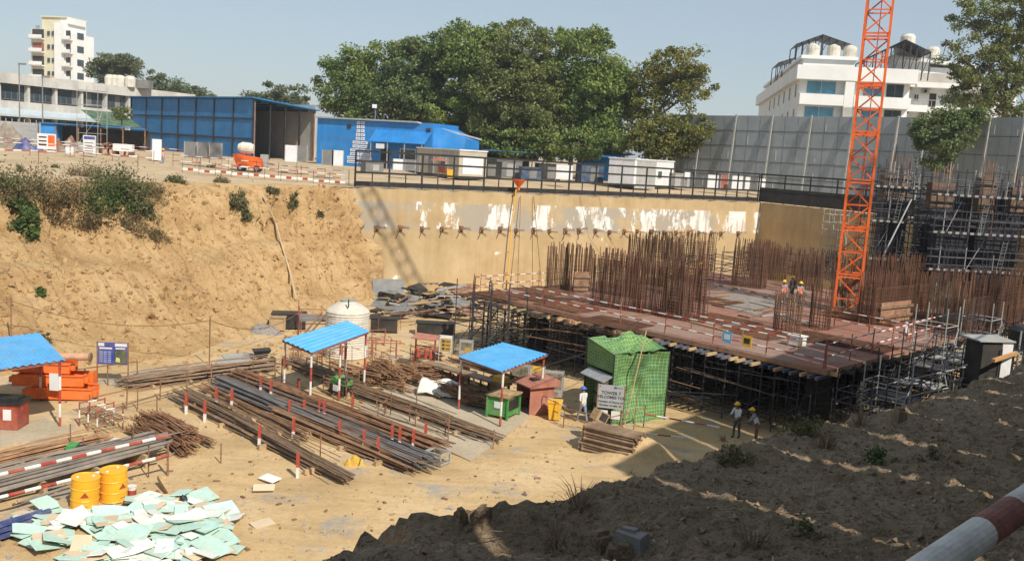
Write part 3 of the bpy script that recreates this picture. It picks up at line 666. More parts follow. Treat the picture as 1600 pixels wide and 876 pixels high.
# --- grey hoarding round the far side
def hoarding(P, Q, h, label, n, z=9.9):
    L = (Q-P).length; t = thing('site_hoarding', label, 'hoarding', (P.x, P.y, z), math.atan2(Q.y-P.y, Q.x-P.x))
    for k in range(n):
        b = MB(); x0, x1 = L*k/n, L*(k+1)/n
        b.b2(x0+.02, x1-.02, -.03, .03, 0, h+random.uniform(-.05, .05)); b.build('sheet', C_HOARD, t)
        b = MB()
        for j in range(1, 3): x = x0+(x1-x0)*j/3; b.b2(x-.012, x+.012, -.05, -.032, 0, h)
        for zz in (h*.2, h*.4, h*.6, h*.8): b.b2(x0+.1, x1-.1, -.06, -.033, zz-.04, zz+.04)
        b.build('seam', M('hoarding_seam', (.10, .105, .11), .6, 0, .1, 1), t)
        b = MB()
        for j in range(5):                                              # white strips painted on for daylight slits between the sheets
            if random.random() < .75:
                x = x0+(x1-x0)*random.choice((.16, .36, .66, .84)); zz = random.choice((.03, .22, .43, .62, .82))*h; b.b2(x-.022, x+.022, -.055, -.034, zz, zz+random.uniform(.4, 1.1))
        if b.v: b.build('painted_daylight', C_SIGNWH, t)
    for k in range(n+1):
        b = MB(); x = L*k/n; b.bar((x, -.85 if k < n else -.3, 0), (x+.0, -.14, h+.15), .18); b.build('post', C_POST, t)
HC = at(1390, 101, 9.9)
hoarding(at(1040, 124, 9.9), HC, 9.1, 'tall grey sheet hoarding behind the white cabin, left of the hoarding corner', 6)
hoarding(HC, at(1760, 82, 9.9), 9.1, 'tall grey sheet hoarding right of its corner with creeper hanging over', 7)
# --- white block on the right
A, L, a = facing(1233, 140, 1402, 137.6); wb = thing('apartment_block', 'white block with blue windows, roof tanks and solar canopy behind the hoarding', 'building', A, a)
def win(parent, x, z, w_, h_, y=0, glass=C_BGLASS, frame=C_SIGNWH):
    b = MB(); b.b2(x, x+w_, y-.06, y-.004, z, z+h_); f = b.build('window', frame, parent)
    for x0, x1 in ((x+.08, x+w_/2-.04), (x+w_/2+.04, x+w_-.08)): b = MB(); b.b2(x0, x1, y-.09, y-.062, z+.08, z+h_-.08); b.build('pane', glass, f)
Hb = 16.6; D = 62
b = MB(); b.b2(0, L, 0, D, 0, Hb); b.build('wall', C_WWALL, wb)
b = MB(); b.b2(-.7, L+.6, -1.6, -.01, Hb-.5, Hb+1.5); b.build('parapet', C_WWALL, wb); b = MB(); b.b2(-.7, -.01, 0, D+.5, Hb-.5, Hb+1.5); b.build('parapet', C_WWALL, wb)
for fl in range(4):
    z_ = Hb-4.1-fl*3.7
    for x, x1 in ((.0, 6.2), (7.6, L)):
        b = MB(); b.b2(x, x1, -1.55, -.02, z_, z_+1.55); b.build('balcony', C_WWALL, wb)
    win(wb, 1.0, z_+1.65, 4.2, 1.9); win(wb, 9.0, z_+1.65, 2.8, 1.9); win(wb, L-3.2, z_+1.65, 2.4, 1.9, 0, C_GLASS, C_GREY)
    b = MB(); b.b2(6.25, 7.55, -1.5, -.03, z_-2.1, z_+3.55); b.build('pier', C_WWALL, wb)
    for k in range(6): b = MB(); y = 3+k*7.2; b.b2(-.06, -.004, y, y+1.1, z_+1.3, z_+3.2); b.build('window', C_GREY, wb)
b = MB(); b.b2(.6, L*.52, 3, D-4, Hb, Hb+2.9); b.build('roof_room', C_WWALL, wb); b = MB(); b.b2(.2, L*.54, 2.5, D-3.5, Hb+2.9, Hb+3.4); b.build('roof_slab', C_WWALL, wb)
for k, x in enumerate((2.0, 5.0, 7.4)):
    b = MB(); b.lathe([(.95, 0), (1.0, 1.2), (.9, 1.6), (.4, 1.8), (.25, 1.9)], 14, (x, 4.2, Hb+3.4)); b.build('roof_tank', C_TANK, wb)
def canopy(x0, x1, y0, y1, z0, z1, zb):
    b = MB(); b.hexa([(x0, y0, z0), (x1, y0, z1), (x1, y1, z1), (x0, y1, z0), (x0, y0, z0+.12), (x1, y0, z1+.12), (x1, y1, z1+.12), (x0, y1, z0+.12)]); b.build('solar_canopy', C_BLACK, wb)
    b = MB()
    for k in range(5):
        x = x0+(x1-x0)*k/4; zt = z0+(z1-z0)*k/4
        for y in (y0+.2, y1-.2): b.bar((x, y, zb), (x, y, zt), .14)
        b.bar((x, y0, zt-.05), (x, y1, zt-.05), .1)
        if k < 4: b.bar((x, y0+.2, zb+.8), (x0+(x1-x0)*(k+1)/4, y0+.2, z0+(z1-z0)*(k+1)/4-.1), .08)
    b.build('canopy_frame', C_BLACK, wb)
canopy(-.2, 3.6, 7, 14, Hb+5.4, Hb+7.0, Hb+3.4); canopy(3.6, 8.2, 7, 14, Hb+7.0, Hb+5.6, Hb+3.4); canopy(-.6, 2.2, 26, 36, Hb+4.6, Hb+5.6, Hb+1)
canopy(9.2, 14.2, .2, 9, Hb+3.0, Hb+5.8, Hb+.2); canopy(14.2, L+2.4, .2, 9, Hb+5.8, Hb+4.2, Hb+.2)
A2 = at(1401, 141, GZ); L2_ = (at(1500, 139.6, GZ)-A2).length; a2 = a
w2 = thing('hotel_wing', 'lower white wing with railed galleries, air conditioners and dark doors beside the white block', 'building', A2, a2)
H2 = zat(1420, 128, 140)-GZ
b = MB(); b.b2(0, L2_+6, 0, 10, 0, H2); b.build('wall', C_WWALL, w2)
for fl in range(4):
    z_ = H2-.75-fl*3.55
    b = MB(); b.b2(-.4, L2_+1, -1.9, -.01, z_, z_+.75); b.build('gallery_slab', C_WWALL, w2)
    if fl:
        b = MB(); b.bar((0, -1.8, z_+1.75), (L2_+1, -1.8, z_+1.75), .08); b.build('handrail', C_ALU, w2)
        for k in range(18): b = MB(); x = (L2_+1)*k/17; b.bar((x, -1.8, z_+.75), (x, -1.8, z_+1.72), .045); b.build('baluster', C_ALU, w2)
    zz = z_-2.8
    for x in (3.0, 7.6): b = MB(); b.b2(x, x+.95, -.06, -.005, zz, zz+2.1); b.build('door', C_DARK, w2)
    for x in (.8, 4.6, 6.2, 9.0): win(w2, x, zz+.9, .7, 1.0, 0, C_GLASS)
    for x in (1.8, 5.4): b = MB(); b.b2(x, x+1.0, -.6, -.01, zz+2.05, zz+2.65); ac = b.build('air_conditioner', C_POST, w2); b = MB(); b.tube((x+.4, -.66, zz+2.35), (x+.4, -.61, zz+2.35), .24, 10); b.build('fan', C_BLACK, ac)
b = MB(); b.b2(-1.0, -.02, -1.6, 0, 0, H2+1.2); b.build('stair_wall', C_GREY, w2)
b = MB(); b.b2(-2.2, 3.2, 2.5, 7, H2+.02, H2+3.6); b.build('roof_room', C_WWALL, w2); b = MB(); b.b2(3.3, 8.5, 2.5, 7, H2+.01, H2+2.6); b.build('roof_room', C_WWALL, w2); b = MB(); b.b2(-2.6, 9.6, 1.6, 8, H2+3.62, H2+4.1); b.v = [(x if x > 0 else x, y, z_-(.9 if x > 4 else 0)) for x, y, z_ in b.v]; b.build('roof_slab', C_WWALL, w2)
b = MB(); b.b2(0, L2_+1, -1.9, -1.8, H2, H2+1.3); b.build('parapet', C_OLDWH, w2)
b = MB(); b.b2(-1.4, 1.6, 3, 6.5, H2+4.15, H2+5.6); b.build('tank_plinth', C_WWALL, w2)
b = MB(); b.lathe([(1.1, 0), (1.1, 1.6), (.8, 2.0)], 14, (.1, 4.6, H2+5.6)); b.build('roof_tank', C_TANK, w2)
b = MB(); b.lathe([(1.0, 0), (1.0, 1.2), (.7, 1.6)], 14, (3.6, 3.4, H2+4.1)); b.build('roof_tank', C_TANK, w2)
b = MB()
for s_ in (-.35, .35): b.bar((-3.0+s_, .5, H2+.6), (-2.4+s_, .5, H2+3.6), .08)
for k in range(8): b.bar((-3.3+.08*k, .5, H2+.8+.36*k), (-2.6+.08*k, .5, H2+.8+.36*k), .06)
b.build('ladder', C_ALU, w2)
# --- cream tower block
A, L, a = facing(50, 302, 88, 300); tb = thing('tower_block', 'cream high-rise with stacked balconies far behind the long white building', 'building', A, a)
Ht = zat(70, 30, 300)-GZ
b = MB(); b.b2(0, L, 0, 11, 0, Ht-3); b.build('wall', C_CREAM, tb); b = MB(); b.b2(L*.62, L, -.25, -.02, 0, Ht*.52); b.build('salmon_band', C_SALMON, tb)
b = MB(); b.b2(L*.35, L+1.0, 1, 10, Ht-3, Ht+.8); b.b2(L*.33, L+3.4, .5, 10.5, Ht+.8, Ht+1.2); b.build('penthouse', C_CREAM, tb)
b = MB(); b.b2(L, L+3.3, -.8, 10, 0, Ht-1); b.b2(L+1.0, L+4, 1, 9, Ht-1, Ht+.8); b.build('stair_tower', C_WWALL, tb)
b = MB(); b.b2(L+3.3, L+6.2, 0, 10, 0, Ht-4); b.build('right_wing', C_WWALL, tb)
nf = 8
for f in range(nf):
    z_ = Ht-6.3-f*4.15
    b = MB(); b.b2(.2, L*.55, -1.5, -.02, z_, z_+.35); b.b2(.2, L*.55, -1.5, -1.4, z_, z_+1.4); b.build('balcony', C_WWALL, tb)
    b = MB(); b.b2(.5, L*.52, -.1, -.01, z_+.4, z_+3.2); b.build('balcony_door', C_DARK if f != 1 else C_MAROON, tb)
    for x in (L*.68, L*.86): b = MB(); b.b2(x, x+.8, -.35, -.01, z_+1.4, z_+2.7); b.build('window', C_GLASS, tb)
    b = MB(); b.b2(L+3.5, L+6.3, -1.6, -.02, z_, z_+.3); b.b2(L+3.5, L+6.3, -1.6, -1.5, z_, z_+1.3); b.build('balcony', C_WWALL, tb)
    b = MB(); b.b2(L+3.8, L+5.4, -.1, -.01, z_+.4, z_+3.1); b.build('balcony_door', C_DARK, tb)
    b = MB(); b.b2(L+6.2, L+6.3, 2, 5, z_+.8, z_+2.8); b.build('window', C_GLASS, tb)
for k in range(5): b = MB(); b.b2(L*.1+k*.3, L*.1+.1+k*.3, 1, 1.1, Ht-3, Ht-1.8); b.build('roof_rail', C_GREY, tb)
# --- long white two-storey building
A = at(-60, 131, GZ); B = at(300, 172, GZ); L = (B-A).length; a = math.atan2(B.y-A.y, B.x-A.x)
lw = thing('depot_building', 'long weathered white two-storey building with ribbon windows on the far left', 'building', A, a); HL = zat(0, 113, 137)-GZ
b = MB(); b.b2(0, L, .6, 12, 0, HL-.4); b.build('wall', C_DARK, lw)
b = MB(); b.b2(0, L, -.6, 12.5, HL-1.5, HL); b.build('roof', C_OLDWH, lw)
b = MB(); b.b2(0, L, -.3, .55, HL*.43, HL*.60); b.build('spandrel', C_OLDWH, lw)
b = MB(); b.hexa([(0, -2.4, HL*.37), (L*.62, -2.4, HL*.37), (L*.62, -.31, HL*.46), (0, -.31, HL*.46), (0, -2.4, HL*.40), (L*.62, -2.4, HL*.40), (L*.62, -.31, HL*.49), (0, -.31, HL*.49)]); b.build('sun_shade', M('pale_blue_sheet', (.42, .50, .55), .5, 0, .1, .6), lw)
b = MB(); b.b2(0, L, -.2, .55, 0, HL*.12); b.build('plinth', C_OLDWH, lw)
k = 0; x = 1.0
while x < L-2:
    b = MB(); b.b2(x-.2, x+.2, -.25, .58, HL*.12, HL*.43); b.build('column', C_OLDWH, lw); b = MB(); b.b2(x-.2, x+.2, -.25, .58, HL*.60, HL-1.5); b.build('column', C_OLDWH, lw)
    for z0, z1 in ((HL*.62, HL-1.6), (HL*.15, HL*.36)):
        b = MB(); b.b2(x+.3, x+4.4, .45, .52, z0, z1); f = b.build('window', C_GREY, lw)
        for j in range(4):
            if random.random() < .9: b = MB(); b.b2(x+.4+j*1.02, x+1.3+j*1.02, .40, .447, z0+.12, z1-.12); b.build('pane', C_GLASS, f)
    if k % 3 == 1: b = MB(); b.b2(x+1.2, x+2.2, -.3, .40, HL*.2, HL*.27); b.build('air_conditioner', C_POST, lw)
    x += 4.8; k += 1
for k, px in enumerate((172, 180, 188, 203)):
    P = at(px, 158, GZ+HL); b = MB(); b.lathe([(.85, 0), (.9, 1.3), (.7, 1.7), (.3, 1.85)], 12, P); b.build('roof_tank', C_TANK, lw, True)
b = MB(); P = at(222, 160, GZ+HL); b.box(P+V(0, 0, .7), (3.0, 2, 1.4)); b.build('roof_hut', C_GREY, lw, True)
# corrugated fence in front, blue huts, net shade, scaffold tower
A, L, a = facing(-10, 122, 66, 126); cf = thing('corrugated_fence', 'pale corrugated sheet fence at the far left of the yard', 'fence', A, a)
for k in range(8):
    b = MB(); x = L*k/8; b.b2(x, x+L/8-.03, 0, .06, .2, 2.9); b.build('sheet', C_ALU, cf); b = MB(); b.b2(x-.04, x+.04, -.1, -.005, 0, 3.3); b.build('post', C_POST, cf)
b = MB()
for z_ in (.7, 1.3, 1.9, 2.5): b.b2(0, L, -.03, -.004, z_-.05, z_+.05)
b.build('rib', C_POST, cf)
A, L, a = facing(64, 120, 142, 121); b1 = thing('guard_hut', 'low dark open hut with bright blue end wall at the far left', 'hut', A, a)
b = MB(); b.b2(0, L*.3, 0, 3, 0, 2.9); b.build('wall', C_BLUELT, b1); b = MB(); b.b2(L*.3+.01, L*2.1, 2.8, 3, 0, 2.7); b.build('back_wall', C_DARK, b1)
b = MB(); b.b2(-.2, L*2.1, -.3, 3.2, 2.9, 3.05); b.build('roof', C_BLUESH, b1)
for k in range(5): b = MB(); x = L*.3+L*1.8*k/4; b.b2(x-.06, x+.06, -.06, .06, 0, 2.9); b.build('post', C_RUST, b1)
A, L, a = facing(158, 133, 205, 138); nn = thing('shade_roof', 'sloping green net shade roof left of the blue shed', 'shade roof', A, a)
b = MB(); b.hexa([(0, 0, 3.2), (L+2, 0, 3.2), (L+2, 4, 5.2), (0, 4, 5.2), (0, 0, 3.25), (L+2, 0, 3.25), (L+2, 4, 5.25), (0, 4, 5.25)]); b.build('net', M('dark_green_net', (.03, .10, .06), .8, 0, .3, 1.5), nn)
for k in range(3): b = MB(); x = L*k/2; b.b2(x-.05, x+.05, 0, .1, 0, 3.2); b.build('post', C_BLACK, nn)
def scaf_tower(name, label, cat, loc, w_, h_, levels, rz=0, mat=None, group=None, d_=None, ext=.5):
    mat = mat or C_SCAF; d_ = d_ or w_; t = thing(name, label, cat, loc, rz, group); hx, hy = w_/2, d_/2
    cs = [(-hx, -hy), (hx, -hy), (hx, hy), (-hx, hy)]
    for x, y in cs:
        b = MB(); b.tube((x, y, 0), (x, y, h_+ext), .032, 6); b.build('standard', mat, t)
    for k in range(levels):
        z_ = .25 + (h_-.35)*k/max(1, levels-1); b = MB()
        for i in range(4): p, q = cs[i], cs[(i+1) % 4]; b.tube((*p, z_), (*q, z_), .028, 5)
        b.build('ledger_frame', mat, t)
    b = MB(); b.tube((-hx, -hy-.05, .4), (hx, -hy-.05, h_*.55), .024, 5); b.build('brace', mat, t)
    b = MB(); b.tube((hx+.05, -hy, h_*.45), (hx+.05, hy, h_*.95), .024, 5); b.build('brace', mat, t)
    return t
sg = scaf_tower('scaffold_tower', 'slim grey scaffold tower standing before the long white building', 'scaffold', at(144, 118, GZ), 2.6, 7.4, 5, 0, C_POST)
for k, (px, py, Yd, l) in enumerate(((67, 120, 122, 'tall grey lamp post in front of the long white building'), (31, 100, 128, 'lamp post showing above the roof of the long white building'))):
    P = at(px, Yd, GZ); h_ = zat(px, py, Yd)-GZ; lp = thing('street_lamp', l, 'lamp post', P)
    b = MB(); b.tube((0, 0, 0), (0, 0, h_), .1, 8, .07); b.build('pole', C_GREY, lp)
    b = MB(); b.b2(-.1, .9, -.12, .12, h_-.1, h_+.12); b.build('lamp_head', C_GREY, lp)
P = at(583, 116, GZ); h_ = zat(583, 168, 116)-GZ; lp = thing('floodlight_mast', 'thin floodlight mast with white lamp rising above the blue office roof', 'floodlight', P)
b = MB(); b.tube((0, 0, 0), (0, 0, h_), .07, 8); b.build('pole', C_GREY, lp); b = MB(); b.box((-.1, -.15, h_+.15), (.55, .3, .45)); b.build('lamp_head', C_SIGNWH, lp)
b = MB(); b.bar((0, 0, h_-.5), (1.4, 0, h_-3.2), .03); b.bar((0, 0, h_-.5), (-3.6, 0, h_-2.2), .03); b.build('stay', C_GREY, lp)
P = at(820, 117, GZ); lp = thing('floodlight_mast', 'short floodlight pole hidden among the broad trees', 'floodlight', P) if False else None
# far left yard: tarpaulin, scrap heaps, coiled sheets
def heap(px, py, w_, h_, mat, label, cat='heap', name='spoil_heap', n=26, seed=1, Y=None, dpt=None, z=None, rough=.28):
    P = at(px, Y, z) if Y else hit(px, py); X, Yg = np.meshgrid(np.linspace(-1, 1, n), np.linspace(-1, 1, n)); r = np.clip(1-(X**2+Yg**2), 0, 1)**.6
    Zg = h_*r*(1+rough*2*fbm(X*2.3+seed*3, Yg*2.3, 4, seed)) - .12
    o = grid_mesh(name, X*w_/2, Yg*(dpt or w_*.6)/2, Zg, mat); o.location = P; return tag(o, label, cat)
C_TARP = M('blue_tarpaulin', (.03, .06, .22), .5, 0, .4, 3)
heap(45, 219, 3.6, 1.15, C_TARP, 'crumpled dark blue tarpaulin heap behind the poster board', 'tarpaulin', 'tarpaulin_heap', 30, 3, 95, 3, GZ-.5, .6)
heap(8, 218, 7, 2.0, M('grey_rubble', (.2, .17, .14), .9, 0, .4, 2), 'grey rubble heap at the extreme left of the far yard', 'heap', 'rubble_heap', 30, 5, 100, 4, GZ-.4, .5)
heap(122, 224, 4.6, 1.6, M('grey_tarp', (.25, .24, .22), .7, 0, .3, 2), 'grey sheet-covered mound behind the tall white notice board', 'heap', 'covered_mound', 30, 7, 96, 3, GZ-.5, .5)
heap(100, 222, 3.5, 1.5, C_RUST, 'rusty scrap mound right of the blue tarpaulin', 'scrap', 'scrap_mound', 30, 9, 99, 3, GZ-.4, .6)
for k, (px, l) in enumerate(((170, 'left'), (182, 'middle'), (193, 'right'))):
    P = at(px, 97-k*.5, GZ-.35); b = MB(); b.lathe([(.8, -.9), (.8, .9)], 16); bb = MB()
    for i in range(16):
        t0, t1 = 2*math.pi*i/16, 2*math.pi*(i+1)/16
        for r0, r1 in ((.85, .80),): bb.hexa([(r1*math.cos(t0), -.8, r1*math.sin(t0)), (r1*math.cos(t1), -.8, r1*math.sin(t1)), (r1*math.cos(t1), .8, r1*math.sin(t1)), (r1*math.cos(t0), .8, r1*math.sin(t0)), (r0*math.cos(t0), -.8, r0*math.sin(t0)), (r0*math.cos(t1), -.8, r0*math.sin(t1)), (r0*math.cos(t1), .8, r0*math.sin(t1)), (r0*math.cos(t0), .8, r0*math.sin(t0))])
    tag(bb.build('steel_ring', C_RUST, loc=P+V(0, 0, .75), rz=.6-k*.3), f'rusty steel ring lying on its side, {l} of the three left of the blue shed', 'steel ring')
P = at(193, 93, GZ-.35); b = MB(); b.b2(-.95, .95, -.3, .3, .9, 1.6); t = tag(b.build('white_crate', C_SIGNWH, loc=P), 'white box in front of the steel rings by the blue shed', 'box')
# concrete mixer / pump with white drum
P = at(388, 87, GZ-.45); cm = thing('concrete_pump', 'orange concrete pump with white drum in front of the blue shed', 'concrete pump', P, .05)
b = MB(); b.hexa([(-.95, -.6, .45), (1.3, -.6, .45), (1.3, .6, .45), (-.95, .6, .45), (-.95, -.6, 1.55), (1.15, -.6, 1.25), (1.15, .6, 1.25), (-.95, .6, 1.55)]); b.build('body', C_ORANGE, cm)
b = MB(); b.hexa([(-1.0, -.45, .5), (-.97, -.45, .5), (-.97, .45, .5), (-1.0, .45, .5), (-1.35, -.6, 1.5), (-.97, -.6, 1.5), (-.97, .6, 1.5), (-1.35, .6, 1.5)]); b.build('hopper', C_ORANGE, cm)
b = MB(); b.tube((-.95, 0, 2.15), (-.6, 0, 2.12), .35, 14, .55); b.tube((-.6, 0, 2.12), (.1, 0, 2.08), .55, 14); b.tube((.1, 0, 2.08), (.45, 0, 2.05), .55, 14, .42); b.build('drum', C_TANK, cm)
b = MB(); b.bar((-.3, -.3, 1.4), (-.3, -.3, 1.8), .1); b.bar((-.3, .3, 1.4), (-.3, .3, 1.8), .1); b.build('drum_stand', C_RUST, cm)
for x in (-.6, .9):
    for y in (-.62, .62): b = MB(); b.tube((x, y-.09, .3), (x, y+.09, .3), .3, 14); w_ = b.build('wheel', C_BLACK, cm); b = MB(); b.tube((x, y-.1, .3), (x, y+.1, .3), .14, 10); b.build('rim', C_ALU, w_)
b = MB(); b.tube((1.25, 0, .9), (2.3, 0, .75), .07, 8); b.build('outlet_pipe', C_RUST, cm)
P = at(413, 92, GZ-.4); b = MB(); b.box((0, 0, .9), (.7, .5, 1.2)); eb = thing('control_box', 'small grey switch box on legs inside the shed mouth', 'switch box', P)
b.build('case', C_POST, eb); b = MB(); b.b2(-.3, -.24, -.2, .2, 0, .3); b.b2(.24, .3, -.2, .2, 0, .3); b.build('stand', C_GREY, eb)
def bin_(P, label, s=1.0, rz=0, mat=None, lidm=None):
    t = thing('wheelie_bin', label, 'bin', P, rz); b = MB(); w0, w1, h_ = .26*s, .34*s, .9*s
    b.hexa([(-w0, -w0, .05), (w0, -w0, .05), (w0, w0, .05), (-w0, w0, .05), (-w1, -w1, h_), (w1, -w1, h_), (w1, w1, h_), (-w1, w1, h_)]); b.build('body', mat or C_YEL, t)
    b = MB(); b.b2(-w1-.03, w1+.03, -w1-.03, w1+.03, h_, h_+.06); b.build('lid', lidm or C_YEL, t)
    for x in (-1, 1): b = MB(); b.tube((x*.22*s-.03, w0+.02, .1), (x*.22*s+.03, w0+.02, .1), .1, 10); b.build('wheel', C_BLACK, t)
    return t
bin_(at(703, 97.5, GZ-.3), 'small yellow bin in front of the beige cabin', 1.0)
P = at(685, 98.5, GZ-.3); um = thing('sun_umbrella', 'faded red umbrella by the beige cabin wall', 'umbrella', P)
b = MB(); b.tube((0, 0, 0), (0, 0, 2.1), .03, 6); b.build('pole', C_RUST, um); b = MB(); b.lathe([(1.0, 1.75), (.55, 2.0), (.05, 2.15)], 8); b.build('canopy', C_MAROON, um)

# ============================================================ TREES AND SHRUBS
def tree(label, px, Y, blobs, n_cl, n_lf, lsize, mat, tr=.35, z=None, clr=1.3, trunk_px=None, name='tree', cat='tree', group=None, limbs=10, shell=.5, up=.35):
    """blobs: crown ellipsoids (px, py, rx_m, rz_m) seen from the camera at depth Y"""
    z0 = GZ if z is None else z; B = at(px, Y, z0); t = thing(name, label, cat, B, 0, group)
    C = []
    for (bx, by, rx, rz) in blobs: zc = zat(bx, by, Y); P = at(bx, Y, zc)-B; C.append((np.array(P), rx, rz))
    wts = np.array([rx*rx*rz for _, rx, rz in C]); wts = wts/wts.sum(); pts = []; cl = []
    for _ in range(n_cl):
        c, rx, rz = C[rng.choice(len(C), p=wts)]; d = rng.normal(size=3); d /= np.linalg.norm(d); r = shell + (1-shell)*rng.random()**.6
        p = c + d*np.array([rx, rx*.9, rz])*r; 
        if p[2] < .6: continue
        cl.append(p); rr = clr*(.55+.8*rng.random()); k = int(n_lf*(.5+rng.random()))
        q = rng.normal(size=(k, 3)); q /= np.linalg.norm(q, axis=1)[:, None]; q *= (rng.random(k)**.5)[:, None]*np.array([rr*1.1, rr*1.1, rr*.7]); pts.append(p+q)
    P = np.concatenate(pts)
    leaf_obj('crown', P, lsize, mat, t, up)
    b = MB(); th = max(1.5, min(c[0][2]-c[2]*.55 for c in C)); top_ = np.array([0, 0, th])
    b.tube((0, 0, -.4), (0.1*tr, 0, th*.5), tr, 9, tr*.8); b.tube((.1*tr, 0, th*.5), tuple(top_), tr*.8, 9, tr*.65)
    for c, rx, rz in C:
        mid = (top_ + c)/2 + rng.normal(size=3)*.3; b.tube(tuple(top_), tuple(mid), tr*.5, 7, tr*.34); b.tube(tuple(mid), tuple(c), tr*.34, 6, tr*.18)
    for p in cl[:limbs*3]:
        c = min(C, key=lambda c: np.linalg.norm(c[0]-p))[0]; m_ = (c+p)/2+rng.normal(size=3)*.35; b.tube(tuple(c), tuple(m_), tr*.17, 5, tr*.11); b.tube(tuple(m_), tuple(p), tr*.11, 5, tr*.04)
    b.build('trunk', C_BARK, t); return t
# the broad clump in the middle, tree by tree
tree('broad dark green tree at the left end of the big clump, over the blue office', 560, 138, [(545, 130, 4.6, 5.0), (600, 105, 4.0, 3.8), (590, 165, 6.0, 5.0), (525, 100, 2.2, 2.0)], 230, 147, 0.216, LEAF1, .5)
tree('tall rounded tree second from left in the big clump with bare twigs at its top', 660, 134, [(645, 105, 4.6, 4.2), (680, 90, 4.0, 3.5), (650, 165, 6.2, 5.5)], 230, 147, 0.216, LEAF3, .5)
tree('highest deep green tree in the middle of the big clump', 742, 130, [(735, 85, 5.0, 4.2), (760, 130, 6.0, 6.0), (720, 190, 5.5, 4.2), (775, 75, 3.5, 2.6)], 270, 147, 0.216, LEAF1, .6)
tree('olive weeping tree standing forward in the big clump', 820, 122, [(815, 90, 4.6, 4.6), (810, 150, 6.4, 5.5), (835, 205, 5.6, 3.8), (780, 200, 4.0, 3.6)], 340, 155, 0.184, LEAF2, .55)
tree('dense mid green tree at the right end of the big clump', 915, 124, [(905, 95, 5.0, 4.6), (925, 150, 5.8, 5.5), (930, 210, 4.6, 3.2), (960, 135, 2.6, 3.0), (880, 215, 3.8, 2.8)], 330, 155, 0.208, LEAF1, .55)
tree('airy leaning tree with yellowing leaves right of the big clump', 1015, 120, [(1065, 105, 4.0, 2.6), (1055, 145, 3.3, 2.4), (1020, 165, 2.6, 3.0), (1010, 120, 1.8, 1.6), (1095, 130, 2.0, 1.9)], 110, 116, 0.192, LEAF4, .32, clr=1.1)
tree('low bushy green tree under the airy leaning one before the hoarding', 1050, 117, [(1040, 215, 3.4, 2.6), (1080, 205, 2.6, 2.4), (1010, 220, 2.4, 2.4)], 130, 131, 0.176, LEAF4, .25, clr=1.0)
tree('dark leafy tree filling the gap at the back of the big clump', 700, 145, [(690, 190, 7, 5.0), (620, 200, 6, 4.5), (770, 200, 6, 4.5)], 170, 131, 0.240, LEAF3, .5)
tree('dark shaded tree low at the back right of the big clump', 890, 140, [(880, 190, 6.5, 5.5), (950, 200, 4.5, 4.5), (830, 195, 5, 5)], 150, 131, 0.240, LEAF3, .45)
# far trees on the left
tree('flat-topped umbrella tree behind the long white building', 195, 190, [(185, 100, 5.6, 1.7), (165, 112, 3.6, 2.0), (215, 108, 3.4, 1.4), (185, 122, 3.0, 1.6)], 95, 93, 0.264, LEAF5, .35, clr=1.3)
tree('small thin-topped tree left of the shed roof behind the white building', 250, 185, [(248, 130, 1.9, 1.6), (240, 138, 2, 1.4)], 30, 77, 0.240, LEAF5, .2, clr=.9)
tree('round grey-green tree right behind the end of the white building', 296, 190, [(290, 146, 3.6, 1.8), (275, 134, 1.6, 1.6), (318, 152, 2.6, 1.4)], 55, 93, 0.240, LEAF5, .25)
tree('haze-tinted grey-green tree showing over the open end of the shed', 436, 185, [(420, 148, 4.2, 2.3), (455, 150, 4.2, 2.0), (430, 165, 6, 2.6)], 90, 108, 0.256, LEAF5, .3)
tree('small leafy tree in front of the upper windows left of the blue shed', 190, 128, [(188, 178, 1.5, .9)], 22, 77, 0.128, LEAF2, .12, clr=.6)
tree('dark green bush low behind the parked boards at the left end of the blue office', 800, 119, [(790, 222, 3.4, 2.0), (850, 228, 3.2, 1.8), (905, 226, 3.0, 1.8), (955, 222, 2.4, 1.6)], 120, 124, 0.176, LEAF1, .2, clr=.9, name='hedge_tree')
# right: eucalyptus and the creeper tree over the hoarding
tree('tall feathery eucalyptus rising behind the hoarding at the right edge', 1552, 112, [(1520, 38, 3.2, 3.0), (1575, 25, 3.6, 3.4), (1500, 85, 2.6, 1.8), (1545, 115, 4.0, 3.6), (1595, 80, 3.6, 4.2), (1480, 65, 1.5, .9), (1590, 140, 4, 3.4), (1520, 150, 3.0, 2.2), (1620, 30, 3, 4)], 260, 139, 0.160, LEAF2, .38, clr=.95)
tree('dark drooping tree spilling over the right-hand hoarding', 1478, 92, [(1478, 205, 3.0, 2.1), (1462, 235, 1.8, 2.3), (1510, 186, 2.4, 1.0), (1446, 208, 1.4, .8), (1470, 262, .9, 1.0)], 130, 139, 0.136, LEAF3, .2, clr=.7)
bc = MB(); R_b = rng.random((2600, 2))
for q0, q1 in R_b:
    r_ = hit(q0*620-10, 275+q1*300, ('bank', 'floor')); s_ = random.choice((.03, .045, .06, .08, .13))*random.uniform(.7, 1.3)
    if r_.z > 9.3: continue
    bc.box(r_+V(0, 0, s_*.2), (s_*2, s_*1.5, s_*1.2), rot=Matrix.Rotation(random.uniform(0, 3), 3, Vector((random.gauss(0, 1), random.gauss(0, 1), 1)).normalized()))
tag(bc.build('sand_clods', BANK), 'fallen lumps of sand lying on the cut bank and at its foot', 'clods', kind='stuff')
